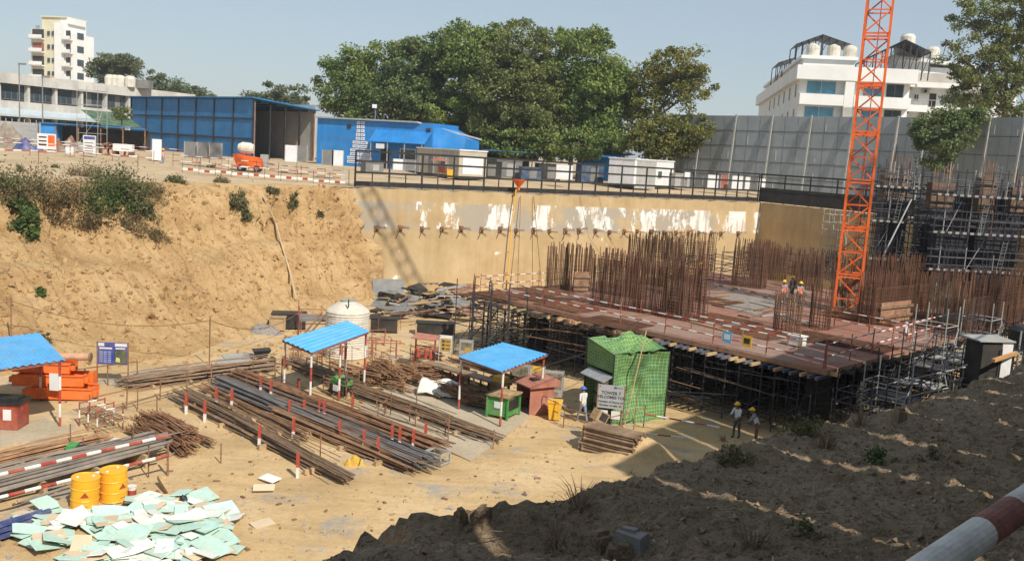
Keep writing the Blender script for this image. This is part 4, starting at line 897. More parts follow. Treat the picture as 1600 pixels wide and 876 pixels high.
def shrub(px, py, w_, h_, label, mat, n_cl=26, n_lf=70, ls=.09, cat='shrub', name='shrub', which=None, P=None, up=.3, sink=.2):
    P = P or hit(px, py, which); t = thing(name, label, cat, P); pts = []; b = MB()
    for k in range(n_cl):
        d = rng.normal(size=3); d /= np.linalg.norm(d); d[2] = abs(d[2])-sink; p = d*np.array([w_/2, w_/2.6, h_])*(.3+.7*rng.random()); p[2] = max(p[2], -.25)
        rr = .16*w_*(.5+rng.random()); kk = int(n_lf*(.4+rng.random())); q = rng.normal(size=(kk, 3)); q *= (rr*.55); pts.append(p+q)
        if k < 14: b.tube((0, 0, -.3), tuple(p), .018+.006*w_, 5, .006)
    leaf_obj('foliage', np.concatenate(pts), ls, mat, t, up); b.build('stem', C_DRY, t); return t
shrub(165, 318, 3.4, 1.9, 'largest green bush hanging on the upper sand bank', SHRUBG, 32, 100, .085)
shrub(205, 318, 3.0, 1.9, 'dull green bush right beside the largest one on the bank', SHRUBM, 34, 100, .09)
shrub(175, 290, 4.5, 1.3, 'low grey-green scrub along the rim above the largest bush', SHRUBM, 34, 90, .08)
shrub(110, 312, 3.2, 1.4, 'thin brown dry bush left of the largest green bush', SHRUBD, 26, 80, .07)
shrub(60, 300, 5.5, 1.4, 'wide dry scrub trailing along the bank rim at the left', SHRUBD, 36, 90, .07)
shrub(12, 296, 4.5, 1.3, 'grey-green scrub on the bank rim at the very left edge', SHRUBM, 30, 90, .08)
shrub(42, 358, 2.1, 1.6, 'broad-leaved dark green plant drooping down the steep bank', SHRUBG, 30, 60, .15)
shrub(33, 328, 1.8, .9, 'small broad-leaved plant just above the drooping one', SHRUBG, 18, 50, .14)
shrub(200, 357, 3.0, 1.2, 'dark dry brushwood at the lower end of the bushes', SHRUBD, 30, 90, .07)
shrub(150, 350, 2.6, 1.0, 'brown bramble below the largest green bush', SHRUBD, 24, 80, .07)
shrub(225, 335, 1.7, 1.2, 'spiky grey-green tuft at the right end of the bushes', SHRUBM, 20, 70, .08)
shrub(372, 320, 1.7, 1.6, 'spindly dusty shrub alone on the bare upper bank', SHRUBM, 22, 70, .08)
shrub(386, 342, 1.1, .9, 'dark small tuft at the foot of the spindly shrub', SHRUBM, 14, 60, .08)
shrub(458, 320, 1.3, 1.5, 'dusty grey shrub beside the white hose on the bank', SHRUBM, 18, 70, .08)
shrub(500, 338, .8, .7, 'tiny green tuft close to the end of the concrete wall', SHRUBM, 10, 60, .07)
shrub(63, 462, .85, .6, 'round little plant halfway down the sand bank', SHRUBG, 14, 50, .09)
shrub(70, 530, .6, .6, 'little grey tuft above the left blue roof', SHRUBM, 10, 40, .07)
for k, (px, py, l) in enumerate(((30, 268, 'left'), (85, 262, 'middle'), (330, 262, 'right'))):
    shrub(px, py, .9, .6, f'small weed by the striped barrier on the upper ground, {l} of three', SHRUBM, 10, 50, .07)

for k, (px, py, w_, h_, m_, l) in enumerate(((235, 300, 2.6, .8, SHRUBD, 'dry brown scrub right of the bushes on the rim'), (130, 275, 3.4, .8, SHRUBD, 'brown scrub on the rim above the thin bush'), (20, 310, 3.0, .9, SHRUBD, 'brown scrub above the broad-leaved plants at the left edge'), (90, 345, 2.4, .8, SHRUBD, 'dead bramble left of the brown one'), (240, 372, 1.8, .7, SHRUBD, 'dry twigs at the lower right of the bushes'), (275, 285, 1.6, .5, SHRUBM, 'thin grey weeds on the rim right of the scrub'), (345, 285, 1.4, .5, SHRUBD, 'dry weeds under the row of striped boards'), (425, 300, 1.2, .5, SHRUBM, 'grey weeds on the rim beside the hose'))):
    shrub(px, py, w_, h_, l, m_, 30, 70, .06, up=.1)

# ============================================================ THE YARD IN THE PIT
def mpp(p): return (p-CAM).dot(FW)/FPX                       # metres per photo pixel at a point
def ang_of(a, b): return math.atan2(b.y-a.y, b.x-a.x)
# --- rebar stacks: tied bundles lying on sleepers
def bundle_mb(L, nb, r, spread, ends, bend=0):
    b = MB()
    for k in range(nb):
        y = random.gauss(0, spread*.5); z_ = abs(random.gauss(0, spread*.33))+r; s_ = random.uniform(-ends, ends); dy = random.gauss(0, spread*.5); mid = random.gauss(0, .04)
        b.bar((-L/2+s_, y, z_), (0, y+mid, z_+random.uniform(-.01, .02)), r*2, r*2, roll=.6); b.bar((0, y+mid, z_), (L/2+s_, y+dy, z_), r*2, r*2, roll=.6)
    return b
def stack(pa, pb, rows, layers, gap, mat, label, group, ends=.45, nb=9, r=.017, z0=.22, spread=.10, sleepers=4, lay=.15):
    A = G(*pa); B = G(*pb); L = (B-A).length; a = ang_of(A, B); c = (A+B)/2; d = (B-A).normalized(); nrm = Vector((-d.y, d.x, 0))
    protos = [tag(bundle_mb(L, nb, r, spread, ends).build('rebar_bundle', mat, loc=(0, 0, 0)), label, 'rebar bundle', group) for _ in range(3)]
    i = 0
    for ly in range(layers):
        m_ = rows-ly
        for k in range(m_):
            o = protos[i] if i < 3 else protos[i % 3].copy()
            if i >= 3: col.objects.link(o)
            p = c + nrm*((k-(m_-1)/2)*gap+random.uniform(-.03, .03)) + d*random.uniform(-.3, .3); o.location = (p.x, p.y, z0+ly*lay); o.rotation_euler = (0, random.uniform(-.004, .004), a+random.gauss(0, .014)+(math.pi if i % 2 else 0)); i += 1
    if L > 5:
        lb_ = MB(); lb_.bar((-L*.42, 0, 0), (0, .06, .02), .034, roll=.6); lb_.bar((0, .06, .02), (L*.42, -.05, 0), .034, roll=.6); l0 = None
        for k in range(9):
            o = tag(lb_.build('loose_bar', mat, loc=A), 'loose bar on the '+group, 'bar', 'loose bars on the '+group) if l0 is None else l0.copy()
            if l0 is None: l0 = o
            else: col.objects.link(o)
            q = random.choice((-1, 1))*random.uniform(.2, rows*gap*.75); on = abs(q) < rows*gap*.4; p = c+nrm*q+d*random.uniform(-1.5, 1.5); o.location = (p.x, p.y, z0+layers*lay+.08 if on else .1); o.rotation_euler = (0, 0, a+random.gauss(0, .05))
    for s_ in range(sleepers):
        p = A.lerp(B, (s_+.5)/sleepers); b = MB(); b.b2(-.07, .07, -rows*gap/2-.2, rows*gap/2+.2, -.08, z0-.01)
        tag(b.build('sleeper', C_TIMBER, loc=p, rz=a), f'timber sleeper under the {group}', 'sleeper', 'sleepers under the '+group)
    return A, B, nrm
stack((345, 606), (660, 737), 5, 3, .24, C_STEEL, 'tied bundle of blue-grey bars in the long middle stack', 'long grey rebar stack in the middle of the yard')
stack((430, 648), (640, 735), 5, 2, .24, C_RUST2, 'tied bundle of orange-brown bars just in front of the long grey stack', 'brown rebar stack in front of the grey one')
stack((285, 622), (540, 757), 4, 2, .26, C_REBARD, 'tied bundle of dark brown bars in the frontmost long stack', 'frontmost dark rebar stack', nb=8)
stack((318, 612), (470, 690), 2, 2, .26, C_RUST2, 'tied bundle of brown bars between the front and middle stacks', 'thin brown stack between the front and middle ones')
stack((372, 594), (680, 712), 5, 3, .24, C_RUST, 'tied bundle of rusty bars behind the long grey stack', 'rusty rebar stack behind the grey one')
stack((535, 607), (758, 688), 4, 2, .25, C_REBARD, 'tied bundle of brown bars lying free beside the concrete pad', 'free brown stack beside the concrete pad', ends=.9)
stack((200, 607), (420, 578), 5, 3, .24, C_REBARD, 'tied bundle of dull brown bars in the stack lying crosswise below the bank', 'crosswise stack below the sand bank')
stack((195, 600), (310, 585), 4, 2, .22, C_STEEL, 'tied bundle of thin blue-black pipes with a white wrapped end below the bank', 'blue-black pipe stack below the bank', z0=.15)
stack((455, 570), (560, 612), 4, 2, .25, C_REBARD, 'tied bundle of dark short bars under the middle blue roof', 'short dark stack under the middle roof')
stack((520, 575), (600, 600), 3, 2, .25, C_RUST2, 'tied bundle of light brown bars behind the green bending machine', 'light brown stack behind the bending machine')
stack((-60, 742), (150, 692), 4, 2, .20, C_RUST2, 'tied bundle of thin orange-brown bars at the left edge of the yard', 'thin brown stack at the left edge', z0=.12)
stack((-90, 802), (245, 712), 7, 4, .17, M('grey_channel', (.20, .175, .155), .7, .2, .25, 2, rnd=.15), 'tied row of dull grey steel channels behind the yellow drums', 'grey steel channel stack behind the drums', nb=4, r=.045, spread=.05, ends=.25, z0=.45, lay=.11)
stack((-40, 858), (68, 822), 4, 3, .17, M('blue_pipe', (.025, .045, .15), .45, 0, .3, 3), 'dark blue pipe at the edge of the foam board heap', 'dark blue pipes by the foam heap', nb=1, r=.07, spread=.01, ends=.2, z0=.15, sleepers=2, lay=.13)
stack((700, 590), (800, 622), 2, 2, .22, C_RUST, 'tied bundle of straight bars lying along the bending bench', 'bars along the bending bench', z0=1.0, sleepers=2)
# --- short bent bars in heaps
def bent_heap(px, py, n, w_, dd, h_, mat, label, group, a=0, L=1.5, sp_=.22):
    P = G(px, py); protos = []
    for q in range(4):
        b = MB()
        for k in range(8):
            y = random.gauss(0, .09); z_ = random.gauss(0, .07); l = L*random.uniform(.6, 1)/2; hh = random.uniform(.0, .13)
            pts = [(-l-.05, y, z_+hh), (-l, y, z_), (0, y+.03, z_+.03), (l, y, z_), (l+.05, y+.04, z_+hh*random.choice((1, -.3)))]
            for p0, p1 in zip(pts, pts[1:]): b.bar(p0, p1, .032, roll=.5)
        protos.append(tag(b.build('bent_bar_bundle', mat, loc=P), label, 'bent rebar', group))
    for i in range(n):
        o = protos[i] if i < 4 else protos[i % 4].copy()
        if i >= 4: col.objects.link(o)
        u, v_ = random.uniform(-1, 1), random.uniform(-1, 1); zz = h_*max(0, 1-(u*u+v_*v_)*.6)*random.uniform(.2, 1)
        c_, s_ = math.cos(a), math.sin(a)
        o.location = P + V(u*w_/2*c_-v_*dd/2*s_, u*w_/2*s_+v_*dd/2*c_, .18+zz); o.rotation_euler = (random.uniform(-.2, .2), random.gauss(0, .07), a+random.gauss(0, sp_))
GR = math.atan2(GA.y, GA.x)
bent_heap(262, 688, 54, 2.4, 1.4, .85, C_RUST, 'bundle of short rusty bent bars in the heap left of the front stack', 'heap of bent bars left of the front stack', GR-math.pi/2, 2.3, .09)
bent_heap(610, 600, 60, 3.4, 2.4, 1.15, C_RUST2, 'bundle of tangled brown bent bars in the tall heap behind the concrete pad', 'tall heap of bent bars behind the pad', GR-math.pi/2, 1.3)
bent_heap(660, 596, 26, 2.6, 1.6, .8, C_RUST, 'bundle of dark bent bars left of the white plastic sheet', 'dark bent bars left of the white sheet', GR-1.2)
bent_heap(728, 628, 42, 3.4, 1.5, .85, C_RUST, 'bundle of shadowed bent bars under the bending bench', 'bent bars under the bending bench', GR-math.pi/2)
bent_heap(665, 560, 14, 1.6, 1.0, .4, C_RUST2, 'bundle of loose hooked bars near the fire point', 'hooked bars near the fire point', .5, .9)
# --- red and white stakes holding the stacks
st = thing('stack_stake', 'short red-topped white stake holding the rebar stacks', 'stake', (0, 0, 0), 0, 'red and white stakes among the rebar stacks')
b = MB(); b.b2(-.055, .055, -.055, .055, -.2, .42); b.build('white_base', C_WHITE, st); b = MB(); b.b2(-.058, .058, -.058, .058, .42, .98); b.build('red_top', C_RED, st)
stk = [(291, 647), (338, 637), (362, 639), (407, 617), (423, 624), (466, 621), (452, 657), (475, 657), (499, 655), (506, 658), (458, 688), (405, 699), (550, 649), (612, 699), (624, 701), (664, 695), (568, 707), (465, 746), (530, 692), (320, 660), (590, 720), (645, 706)]
for k, p in enumerate(stk):
    o = st if k == 0 else dup(st); o.location = G(*p)
pegs = [(245, 655), (215, 640), (345, 722), (385, 612), (440, 600), (395, 590), (520, 640), (560, 620), (590, 660), (432, 690), (500, 720), (610, 650), (700, 690), (650, 640), (130, 712), (98, 740), (110, 705), (208, 720), (70, 765), (232, 745)]
pg = MB(); pg.tube((0, 0, -.2), (0, 0, 1.0), .025, 6); pgo = tag(pg.build('steel_peg', C_RUST, loc=G(*pegs[0])), 'thin rusty steel peg standing in the ground among the stacks', 'peg', 'rusty pegs among the rebar stacks')
for p in pegs[1:]: o = pgo.copy(); col.objects.link(o); o.location = G(*p); o.scale.z = random.uniform(.7, 1.35)
# --- pipe barriers
def barrier(pts, label, h=1.0, rails=(1.0, .55), mat=None, striped=False, r=.03, cat='barrier', step=2.2, z=None, name='pipe_barrier', postm=None, pr=None, which=None, seg=.5):
    P = [Vector(p) if len(p) == 3 else (G(*p) if z is None else G(p[0], p[1], z)) for p in pts]
    t = thing(name, label, cat, P[0])
    for a_, b_ in zip(P, P[1:]):
        L = (b_-a_).length; n = max(1, round(L/step))
        for k in range(n+1 if b_ is P[-1] else n):
            p = a_.lerp(b_, k/n); b = MB(); b.tube(p-V(0, 0, .15), p+V(random.uniform(-.05, .05), 0, h+.12), pr or r, 6); b.build('post', postm or mat or C_RUST, t, True)
        for z_ in rails:
            b = MB(); o_ = V(0, -.035, z_); sag = V(0, 0, random.uniform(-.08, .08))
            if striped: b.rtube(a_+o_, b_+o_+sag, r, seg, 8); b.build('rail', [C_RED, C_WHITE], t, True)
            else: b.tube(a_+o_, b_+o_+sag, r*.9, 6); b.build('rail', mat or C_RUST, t, True)
    return t
barrier([(-40, 822), (262, 742)], 'thick red and white pipe barrier in front of the grey channel stack', 1.15, (1.5, .75), striped=True, r=.06, step=4.5, pr=.04)
barrier([(455, 640), (560, 690), (690, 745)], 'thin brown rail with hooped ends beside the rusty stack', .75, (.75,), step=2.8) if False else None
barrier([(505, 612), (600, 652), (700, 685)], 'low brown pipe rail on the concrete pad beside the free stack', .75, (.75, .1), step=2.6)
barrier([(602, 648), (695, 682), (770, 700)], 'low hooped pipe rail at the near edge of the concrete pad', .7, (.7,), step=2.9)
barrier([(120, 608), (215, 596)], 'rusty single-rail barrier in front of the blue site sign', 1.0, (1.0,), step=1.6)
barrier([(140, 655), (250, 625), (330, 600), (430, 590)], 'long rusty rail running behind the rebar stacks', 1.0, (.95, .2), step=2.4)
barrier([(440, 585), (540, 622), (640, 660)], 'rusty rail between the middle stacks and the green bending machine', .9, (.9,), step=2.6)
barrier([(580, 545), (640, 565), (720, 592), (830, 640), (880, 665)], 'red and white barred rail along the road behind the bending bench', 1.0, (1.0, .5), striped=True, step=2.5, r=.024)
barrier([(470, 560), (530, 545), (600, 540)], 'red pipe barrier around the foot of the white tank', 1.0, (1.0, .5), C_MAROON, step=1.6)
barrier([(478, 590), (550, 570), (640, 585)], 'red and white rail behind the tall heap of bent bars', 1.0, (1.0,), striped=True, step=2.2, r=.022)
barrier([(880, 668), (925, 676)], 'short pipe rail beside the man in the blue helmet', .95, (.95, .5), step=1.4)
barrier([(930, 690), (1005, 668)], 'short rusty rail below the grey welcome sign', 1.0, (1.0,), step=1.6)
barrier([(590, 520), (660, 510), (750, 500)], 'white and red tape rail in front of the scrap panels', .9, (.9,), striped=True, step=2.6, r=.02)
t = thing('barrier_bar', 'red and white bar lying across the shaded passage by the green net shed', 'bar', G(1000, 690)); b = MB(); b.rtube(G(1005, 672)+V(0, 0, .8), G(1122, 690)+V(0, 0, .7), .035, .55); b.build('bar', [C_RED, C_WHITE], t, True)
t = thing('barrier_bar', 'lower red and white bar nearer the embankment by the shaded passage', 'bar', G(1000, 700)); b = MB(); b.rtube(G(985, 688)+V(0, 0, .4), G(1068, 700)+V(0, 0, .5), .035, .55); b.build('bar', [C_RED, C_WHITE], t, True)
# --- blue roofed shelters
def shelter(cor, zs, label, n, posts, along=True, group=None, name='roofed_shelter', mat=None):
    P = [G(x, y, z_) for (x, y), z_ in zip(cor, zs)]                 # left, back, right, front
    c = sum(P, Vector())/4; t = thing(name, label, 'shelter', (c.x, c.y, 0))
    a0, a1, b0, b1 = (P[0], P[1], P[3], P[2]) if along else (P[0], P[3], P[1], P[2])  # ribs run a->b
    b = MB(); N = n*4; tp = []; 
    for k in range(N+1):
        u = k/N; h_ = (0, .055, .055, 0)[k % 4]; tp.append((a0.lerp(a1, u)+V(0, 0, h_), b0.lerp(b1, u)+V(0, 0, h_)))
    for (p, q), (p2, q2) in zip(tp, tp[1:]):
        b.quad(p, q, q2, p2); d_ = V(0, 0, -.015); b.quad(p2+d_, q2+d_, q+d_, p+d_)
    b.build('roof_sheet', mat or C_ROOFBL, t, True)
    b = MB()
    for (p, q) in ((P[0], P[3]), (P[1], P[2]), (P[0], P[1]), (P[3], P[2])): 
        d_ = V(0, 0, -.07); b.bar(p.lerp(c, .03)+d_-V(0,0,(p.z-c.z)*.0), q.lerp(c, .03)+d_, .07)
    b.build('roof_frame', C_MAROON, t, True)
    for k, (i, j, f) in enumerate(posts):
        p = P[i].lerp(P[j], f).lerp(c, .05); b = MB(); b.rtube((p.x, p.y, -.1), (p.x, p.y, p.z-.08), .055, .62, 8); b.build('post', [C_RED, C_WHITE], t, True)
    return t, P
shelter([(716, 557), (787, 535), (857, 553), (785, 581)], (2.7, 2.9, 2.9, 2.7), 'blue corrugated shelter roof on striped posts over the green kiosk', 13, [(3, 2, .02), (2, 1, .05), (0, 1, .02), (1, 2, .05)], True)
shelter([(440, 531), (542, 501), (577, 518), (487, 551)], (2.7, 3.2, 3.2, 2.7), 'long narrow sky blue shelter roof on red posts beside the white tank', 6, [(0, 3, .05), (3, 0, .03), (2, 1, .05), (1, 2, .05), (3, 2, .5)], False)
shelter([(-95, 540), (62, 520), (103, 563), (-75, 588)], (3.0, 3.0, 2.9, 2.9), 'flat sky blue shelter roof above orange steel frames at the left edge', 14, [(3, 2, .97), (1, 2, .1), (0, 1, .1)], True)
# --- under the left shelter: orange frames, red cabinet, sign, rack
def beam_frame(P, a, L, h_, dp, label, z, tilt=0):
    t = thing('steel_girder', label, 'steel girder', P+V(0, 0, z*.88), a); t.scale = (.86, .9, .86)
    for y in (-dp/2, dp/2):
        b = MB(); b.b2(-L/2, L/2, y-.05, y+.05, 0, h_); b.build('side_plate', C_MACH, t)
        b = MB(); b.b2(-L/2, L/2, y-.12, y+.12, h_, h_+.04); b.b2(-L/2, L/2, y-.12, y+.12, -.04, 0); b.build('flange', C_MACH, t)
    for k in range(5): b = MB(); x = -L/2+.12+(L-.24)*k/4; b.b2(x-.05, x+.05, -dp/2+.055, dp/2-.055, .05, h_-.05); b.build('cross_plate', C_MACH, t)
    for x in (-L/2-.1, L/2+.1): b = MB(); b.b2(x-.1, x+.1, -dp/2+.1, -dp/2+.3, .1, h_*.8); b.build('lug', C_MACH, t)
    return t
P = G(78, 622); a = .12
beam_frame(P+V(.5, .2, 0), a, 3.4, .5, 1.1, 'long orange steel frame lowest in the pile under the left shelter', .15)
beam_frame(P+V(-.9, .1, 0), a+.12, 2.2, .42, 1.2, 'orange steel frame jutting left at the bottom of the pile', .18) if False else None
beam_frame(P+V(-.1, .35, 0), a+.06, 3.6, .5, 1.1, 'orange steel frame second from bottom of the pile', .76)
beam_frame(P+V(-.5, .6, 0), a-.05, 3.0, .42, 1.0, 'orange steel frame topmost in the pile', 1.38)
t = thing('orange_pipe', 'dusty pinkish tube lying on the top orange frame', 'tube', P+V(.3, .2, 1.95), .1); b = MB(); b.tube((-1.0, 0, 0), (1.4, 0, .05), .17, 12); b.build('tube', M('dusty_pink', (.5, .26, .16), .8, 0, .3, 3), t); b = MB(); b.tube((-1.08, 0, 0), (-1.0, 0, 0), .22, 12); b.tube((1.4, 0, .05), (1.48, 0, .05), .22, 12); b.build('flange', C_RUST, t)
b = MB(); b.b2(-.27, .27, -.01, .01, -.4, .4); tag(b.build('paper_notice', C_SIGNWH, loc=G(90, 628)+V(0, -.2, 1.0)), 'white paper notice hung on the orange frames', 'notice')
P2 = G(136, 612); t = thing('orange_block', 'separate orange counterweight block with dusty side beside the pile', 'counterweight', P2, .15)
b = MB(); b.hexa([(-.35, -.35, 0), (.38, -.35, 0), (.38, .35, 0), (-.35, .35, 0), (-.35, -.35, .8), (.38, -.35, 1.05), (.38, .35, 1.05), (-.35, .35, .8)]); b.build('block', C_MACH, t)
b = MB(); b.b2(-.7, -.36, -.3, .3, .1, .85); b.build('weight', M('dusty_orange', (.48, .2, .1), .85, 0, .35, 3), t); b = MB(); b.tube((-.1, 0, .9), (-.1, 0, 1.15), .05, 8); b.build('lifting_eye', C_RUST, t)
P = G(-2, 668); t = thing('tool_cabinet', 'dark red steel cabinet with blackened lid at the left edge', 'cabinet', P, .06)
b = MB(); b.b2(-.75, 1.0, -.5, .5, .1, 1.15); b.build('body', C_REDBOX, t); b = MB(); b.b2(-.85, 1.08, -.58, .55, 1.15, 1.26); b.b2(-.3, .9, -.3, .4, 1.26, 1.36); b.build('lid', C_BLACK, t)
b = MB(); b.b2(.42, .75, -.515, -.503, .5, .95); b.build('paper_label', C_SIGNWH, t)
b = MB(); r_ = .13; b.box((.02, -.51, .72), (.2, .012, .2), rot=Matrix.Rotation(.785, 3, 'Y')); b.build('warning_diamond', C_CARD, t); b = MB(); b.b2(-.6, -.42, -.515, -.503, .78, .98); b.build('yellow_label', C_YEL, t)
for x in (-.6, .85): b = MB(); b.b2(x-.08, x+.08, -.45, .45, 0, .1); b.build('foot', C_BLACK, t)
def sign(bx, by, w_, h_, legs, label, mat, yaw=0, frame=C_RUST, deco=None, cat='sign', name='sign_board'):
    P = G(bx, by); t = thing(name, label, cat, P, yaw)
    b = MB(); b.b2(-w_/2, w_/2, -.02, .02, legs, legs+h_); b.build('panel', mat, t)
    for s_ in (-1, 1): b = MB(); x = s_*(w_/2+.025); b.b2(x-.025, x+.025, -.03, .03, -.1, legs+h_+.03); b.build('leg', frame, t)
    if deco: deco(t, w_, h_, legs)
    return t
def d_blue(t, w_, h_, l):
    b = MB(); b.b2(-w_*.48, -w_*.28, -.03, -.022, l+h_*.83, l+h_*.97); b.b2(w_*.08, w_*.48, -.03, -.022, l+h_*.83, l+h_*.97); b.build('logo_strip', C_SIGNWH, t)
    b = MB(); b.b2(w_*.06, w_*.47, -.03, -.022, l+h_*.08, l+h_*.66); ph = b.build('photo_print', M('aerial_photo', (.05, .075, .04), .6, 0, .6, 4), t)
    b = MB(); b.prism([(w_*.1, 0), (w_*.26, 0), (w_*.24, .2), (w_*.12, .25)], 0, .006); b.v = [(x, -.032-z_, l+h_*.12+y) for x, y, z_ in b.v]; b.build('photo_roof', M('pale_lime', (.5, .5, .2), .6), t)
    text('Project Milestones', .105, t, C_SIGNWH, (-w_*.20, -.026, l+h_*.73)) if False else None
    b = MB(); b.b2(-w_*.44, -w_*.02, -.03, -.022, l+h_*.70, l+h_*.77); b.b2(w_*.1, w_*.42, -.03, -.022, l+h_*.71, l+h_*.77); b.build('heading', C_SIGNWH, t)
    b = MB()
    for k in range(6):
        z_ = l+h_*(.1+.09*k)
        for x in (-.44, -.30, -.16): b.b2(w_*x, w_*(x+.11), -.028, -.022, z_, z_+h_*.04)
    b.build('small_print', M('pale_print', (.35, .40, .55), .6), t)
sign(176, 598, 1.45, 1.12, .95, 'blue site sign with white logo strips and aerial picture below the bank', C_SIGNBL, .08, deco=d_blue)
def d_tower(t, w_, h_, l):
    y = -.026
    text('TOWER 7', .21, t, C_INK, (0, y, l+h_*.66)); text('WELCOMES YOU', .185, t, C_INK, (0, y, l+h_*.48))
    text('Number of Hours-24', .135, t, C_INK, (0, y, l+h_*.28)); text('Number of safe- 62', .135, t, C_INK, (0, y, l+h_*.13))
    b = MB(); b.b2(w_*.1, w_*.2, -.03, -.022, l+h_*.87, l+h_*.96); b.b2(-w_*.46, -w_*.42, -.03, -.022, l+h_*.9, l+h_*.96); b.build('blue_logo', C_SIGNBL, t)
    b = MB(); b.b2(w_*.22, w_*.44, -.03, -.022, l+h_*.9, l+h_*.93); b.build('logo_line', C_GREY, t)
    b = MB(); b.b2(-w_*.42, -w_*.08, -.06, -.04, l-.48, l-.1); b.b2(w_*.06, w_*.42, -.06, -.04, l-.48, l-.1); b.build('paper_notice', C_SIGNWH, t)
sign(951, 668, 1.22, 1.12, .95, 'grey welcome sign with black lettering in front of the green net shed', M('sign_grey', (.36, .38, .40), .6, 0, .05, 2), -.2, deco=d_tower)
def d_yel(t, w_, h_, l):
    b = MB(); b.b2(-w_*.44, w_*.44, -.03, -.022, l+h_*.05, l+h_*.82); b.build('yellow_field', M('ochre_print', (.42, .27, .05), .6), t)
    b = MB(); [b.b2(-w_*.3, w_*.3*(-.3), -.036, -.031, l+h_*(.15+.22*k), l+h_*(.27+.22*k)) for k in range(3)]; b.build('pictogram', C_INK, t)
    b = MB(); [b.b2(0, w_*.36, -.036, -.031, l+h_*(.18+.22*k), l+h_*(.23+.22*k)) for k in range(3)]; b.build('caption', C_INK, t)
sign(695, 568, .74, 1.02, .7, 'yellow safety board on grey posts, left of the two beyond the blue roof', C_SIGNWH, -.15, C_ALU, d_yel)
def d_pic(t, w_, h_, l):
    b = MB(); b.b2(-w_*.44, w_*.44, -.03, -.022, l+h_*.25, l+h_*.8); b.build('photo_print', M('site_photo', (.16, .14, .10), .6, 0, .6, 5), t)
    b = MB(); b.b2(-w_*.1, w_*.35, -.036, -.031, l+h_*.08, l+h_*.45); b.build('yellow_field', M('ochre_print', (.42, .27, .05), .6), t)
sign(727, 572, .74, .85, .75, 'grey board with dark picture beside the yellow safety board', C_POST, -.15, C_ALU, d_pic)
def d_photo(t, w_, h_, l):
    b = MB(); b.b2(-w_*.44, w_*.44, -.03, -.022, l+h_*.3, l+h_*.9); b.build('photo_print', M('site_photo', (.16, .14, .10), .6, 0, .6, 5), t)
    b = MB(); [b.b2(-w_*.4, w_*.3, -.03, -.022, l+h_*(.06+.08*k), l+h_*(.1+.08*k)) for k in range(2)]; b.build('caption', C_RED, t)
sign(862, 636, .95, 1.35, .55, 'tall poster board with reddish building picture right of the red kiosk', C_POST, -.05, C_ALU, d_photo)
sign(838, 630, .6, 1.05, .9, 'ochre poster board partly hidden behind the shelter post', C_YEL, -.05, C_ALU, d_yel)
sign(810, 622, .95, 1.0, .8, 'pale poster board with line drawing seen under the blue shelter', C_POST, -.05, C_ALU, d_photo)
def d_bluerail(t, w_, h_, l): b = MB(); b.b2(-w_*.3, w_*.3, -.03, -.022, l+h_*.2, l+h_*.8); b.build('white_print', C_SIGNWH, t)
# wire line below the bank
pp = [(-60, 548), (18, 545), (327, 571), (470, 520)]; tops = []
for k, (p, l) in enumerate(zip(pp, ('beyond the left edge', 'behind the left blue roof', 'in front of the bare sand bank', 'beside the white tank'))):
    P = hit(*p); b = MB(); b.tube((0, 0, -.3), (0, 0, 2.75 if k < 3 else 1.6), .035, 6); tag(b.build('wire_post', C_RUST, loc=P), f'thin rusty pole carrying the sagging cable {l}', 'pole'); tops.append(P+V(0, 0, 2.55 if k < 3 else 1.5))
w_ = thing('slack_cable', 'sagging brown cable strung between thin poles below the bank', 'cable', tops[0])
for a_, c_ in zip(tops, tops[1:]):
    b = MB(); L = (c_-a_).length; pts = [a_.lerp(c_, k/14)-V(0, 0, L*.075*(1-(2*k/14-1)**2)) for k in range(15)]; b.path(pts, .022, 5); b.build('span', C_RUST, w_, True)
# rack with A-frames
P = G(158, 668); t = thing('bar_rack', 'red and white framed rack holding thin bars beside the heap of bent bars', 'rack', P, -.7)
for x in (-.8, 0, .8):
    b = MB()
    for y in (-.55, .55): b.rtube((x, y, 0), (x, y, 1.05), .035, .4, 6)
    b.rtube((x, -.55, .5), (x, .55, .5), .03, .4, 6); b.rtube((x, -.55, 1.0), (x, .55, 1.0), .03, .4, 6); b.build('frame', [C_MAROON, C_WHITE], t)
for k in range(9): b = MB(); y = -.5+k*.12; b.tube((-1.5, y, .56), (1.5, y+random.uniform(-.1, .1), .56+random.uniform(0, .1)), .02, 5); b.build('bar', C_RUST, t)
b = MB(); b.b2(-.75, .65, -.42, .42, .02, .05); t = tag(b.build('white_plate', C_FILM, loc=G(160, 690), rz=.1), 'flat white sheet on the sand below the bar rack', 'sheet')
# small generator on the channels
P = G(128, 722); t = thing('cutting_machine', 'small black and green cutting machine behind the channel stack', 'machine', P, .2)
b = MB(); b.b2(-.55, .55, -.28, .28, .25, .62); b.build('body', C_BLACK, t); b = MB(); b.b2(-.5, -.15, -.3, .3, .2, .72); b.build('motor', C_GREENB, t); b = MB(); b.b2(-.25, .2, -.35, -.29, .1, .5); b.build('label_plate', C_SIGNWH, t)
for x in (-.4, .4): b = MB(); b.tube((x, -.35, .18), (x, .35, .18), .18, 10); b.build('wheel', C_BLACK, t)
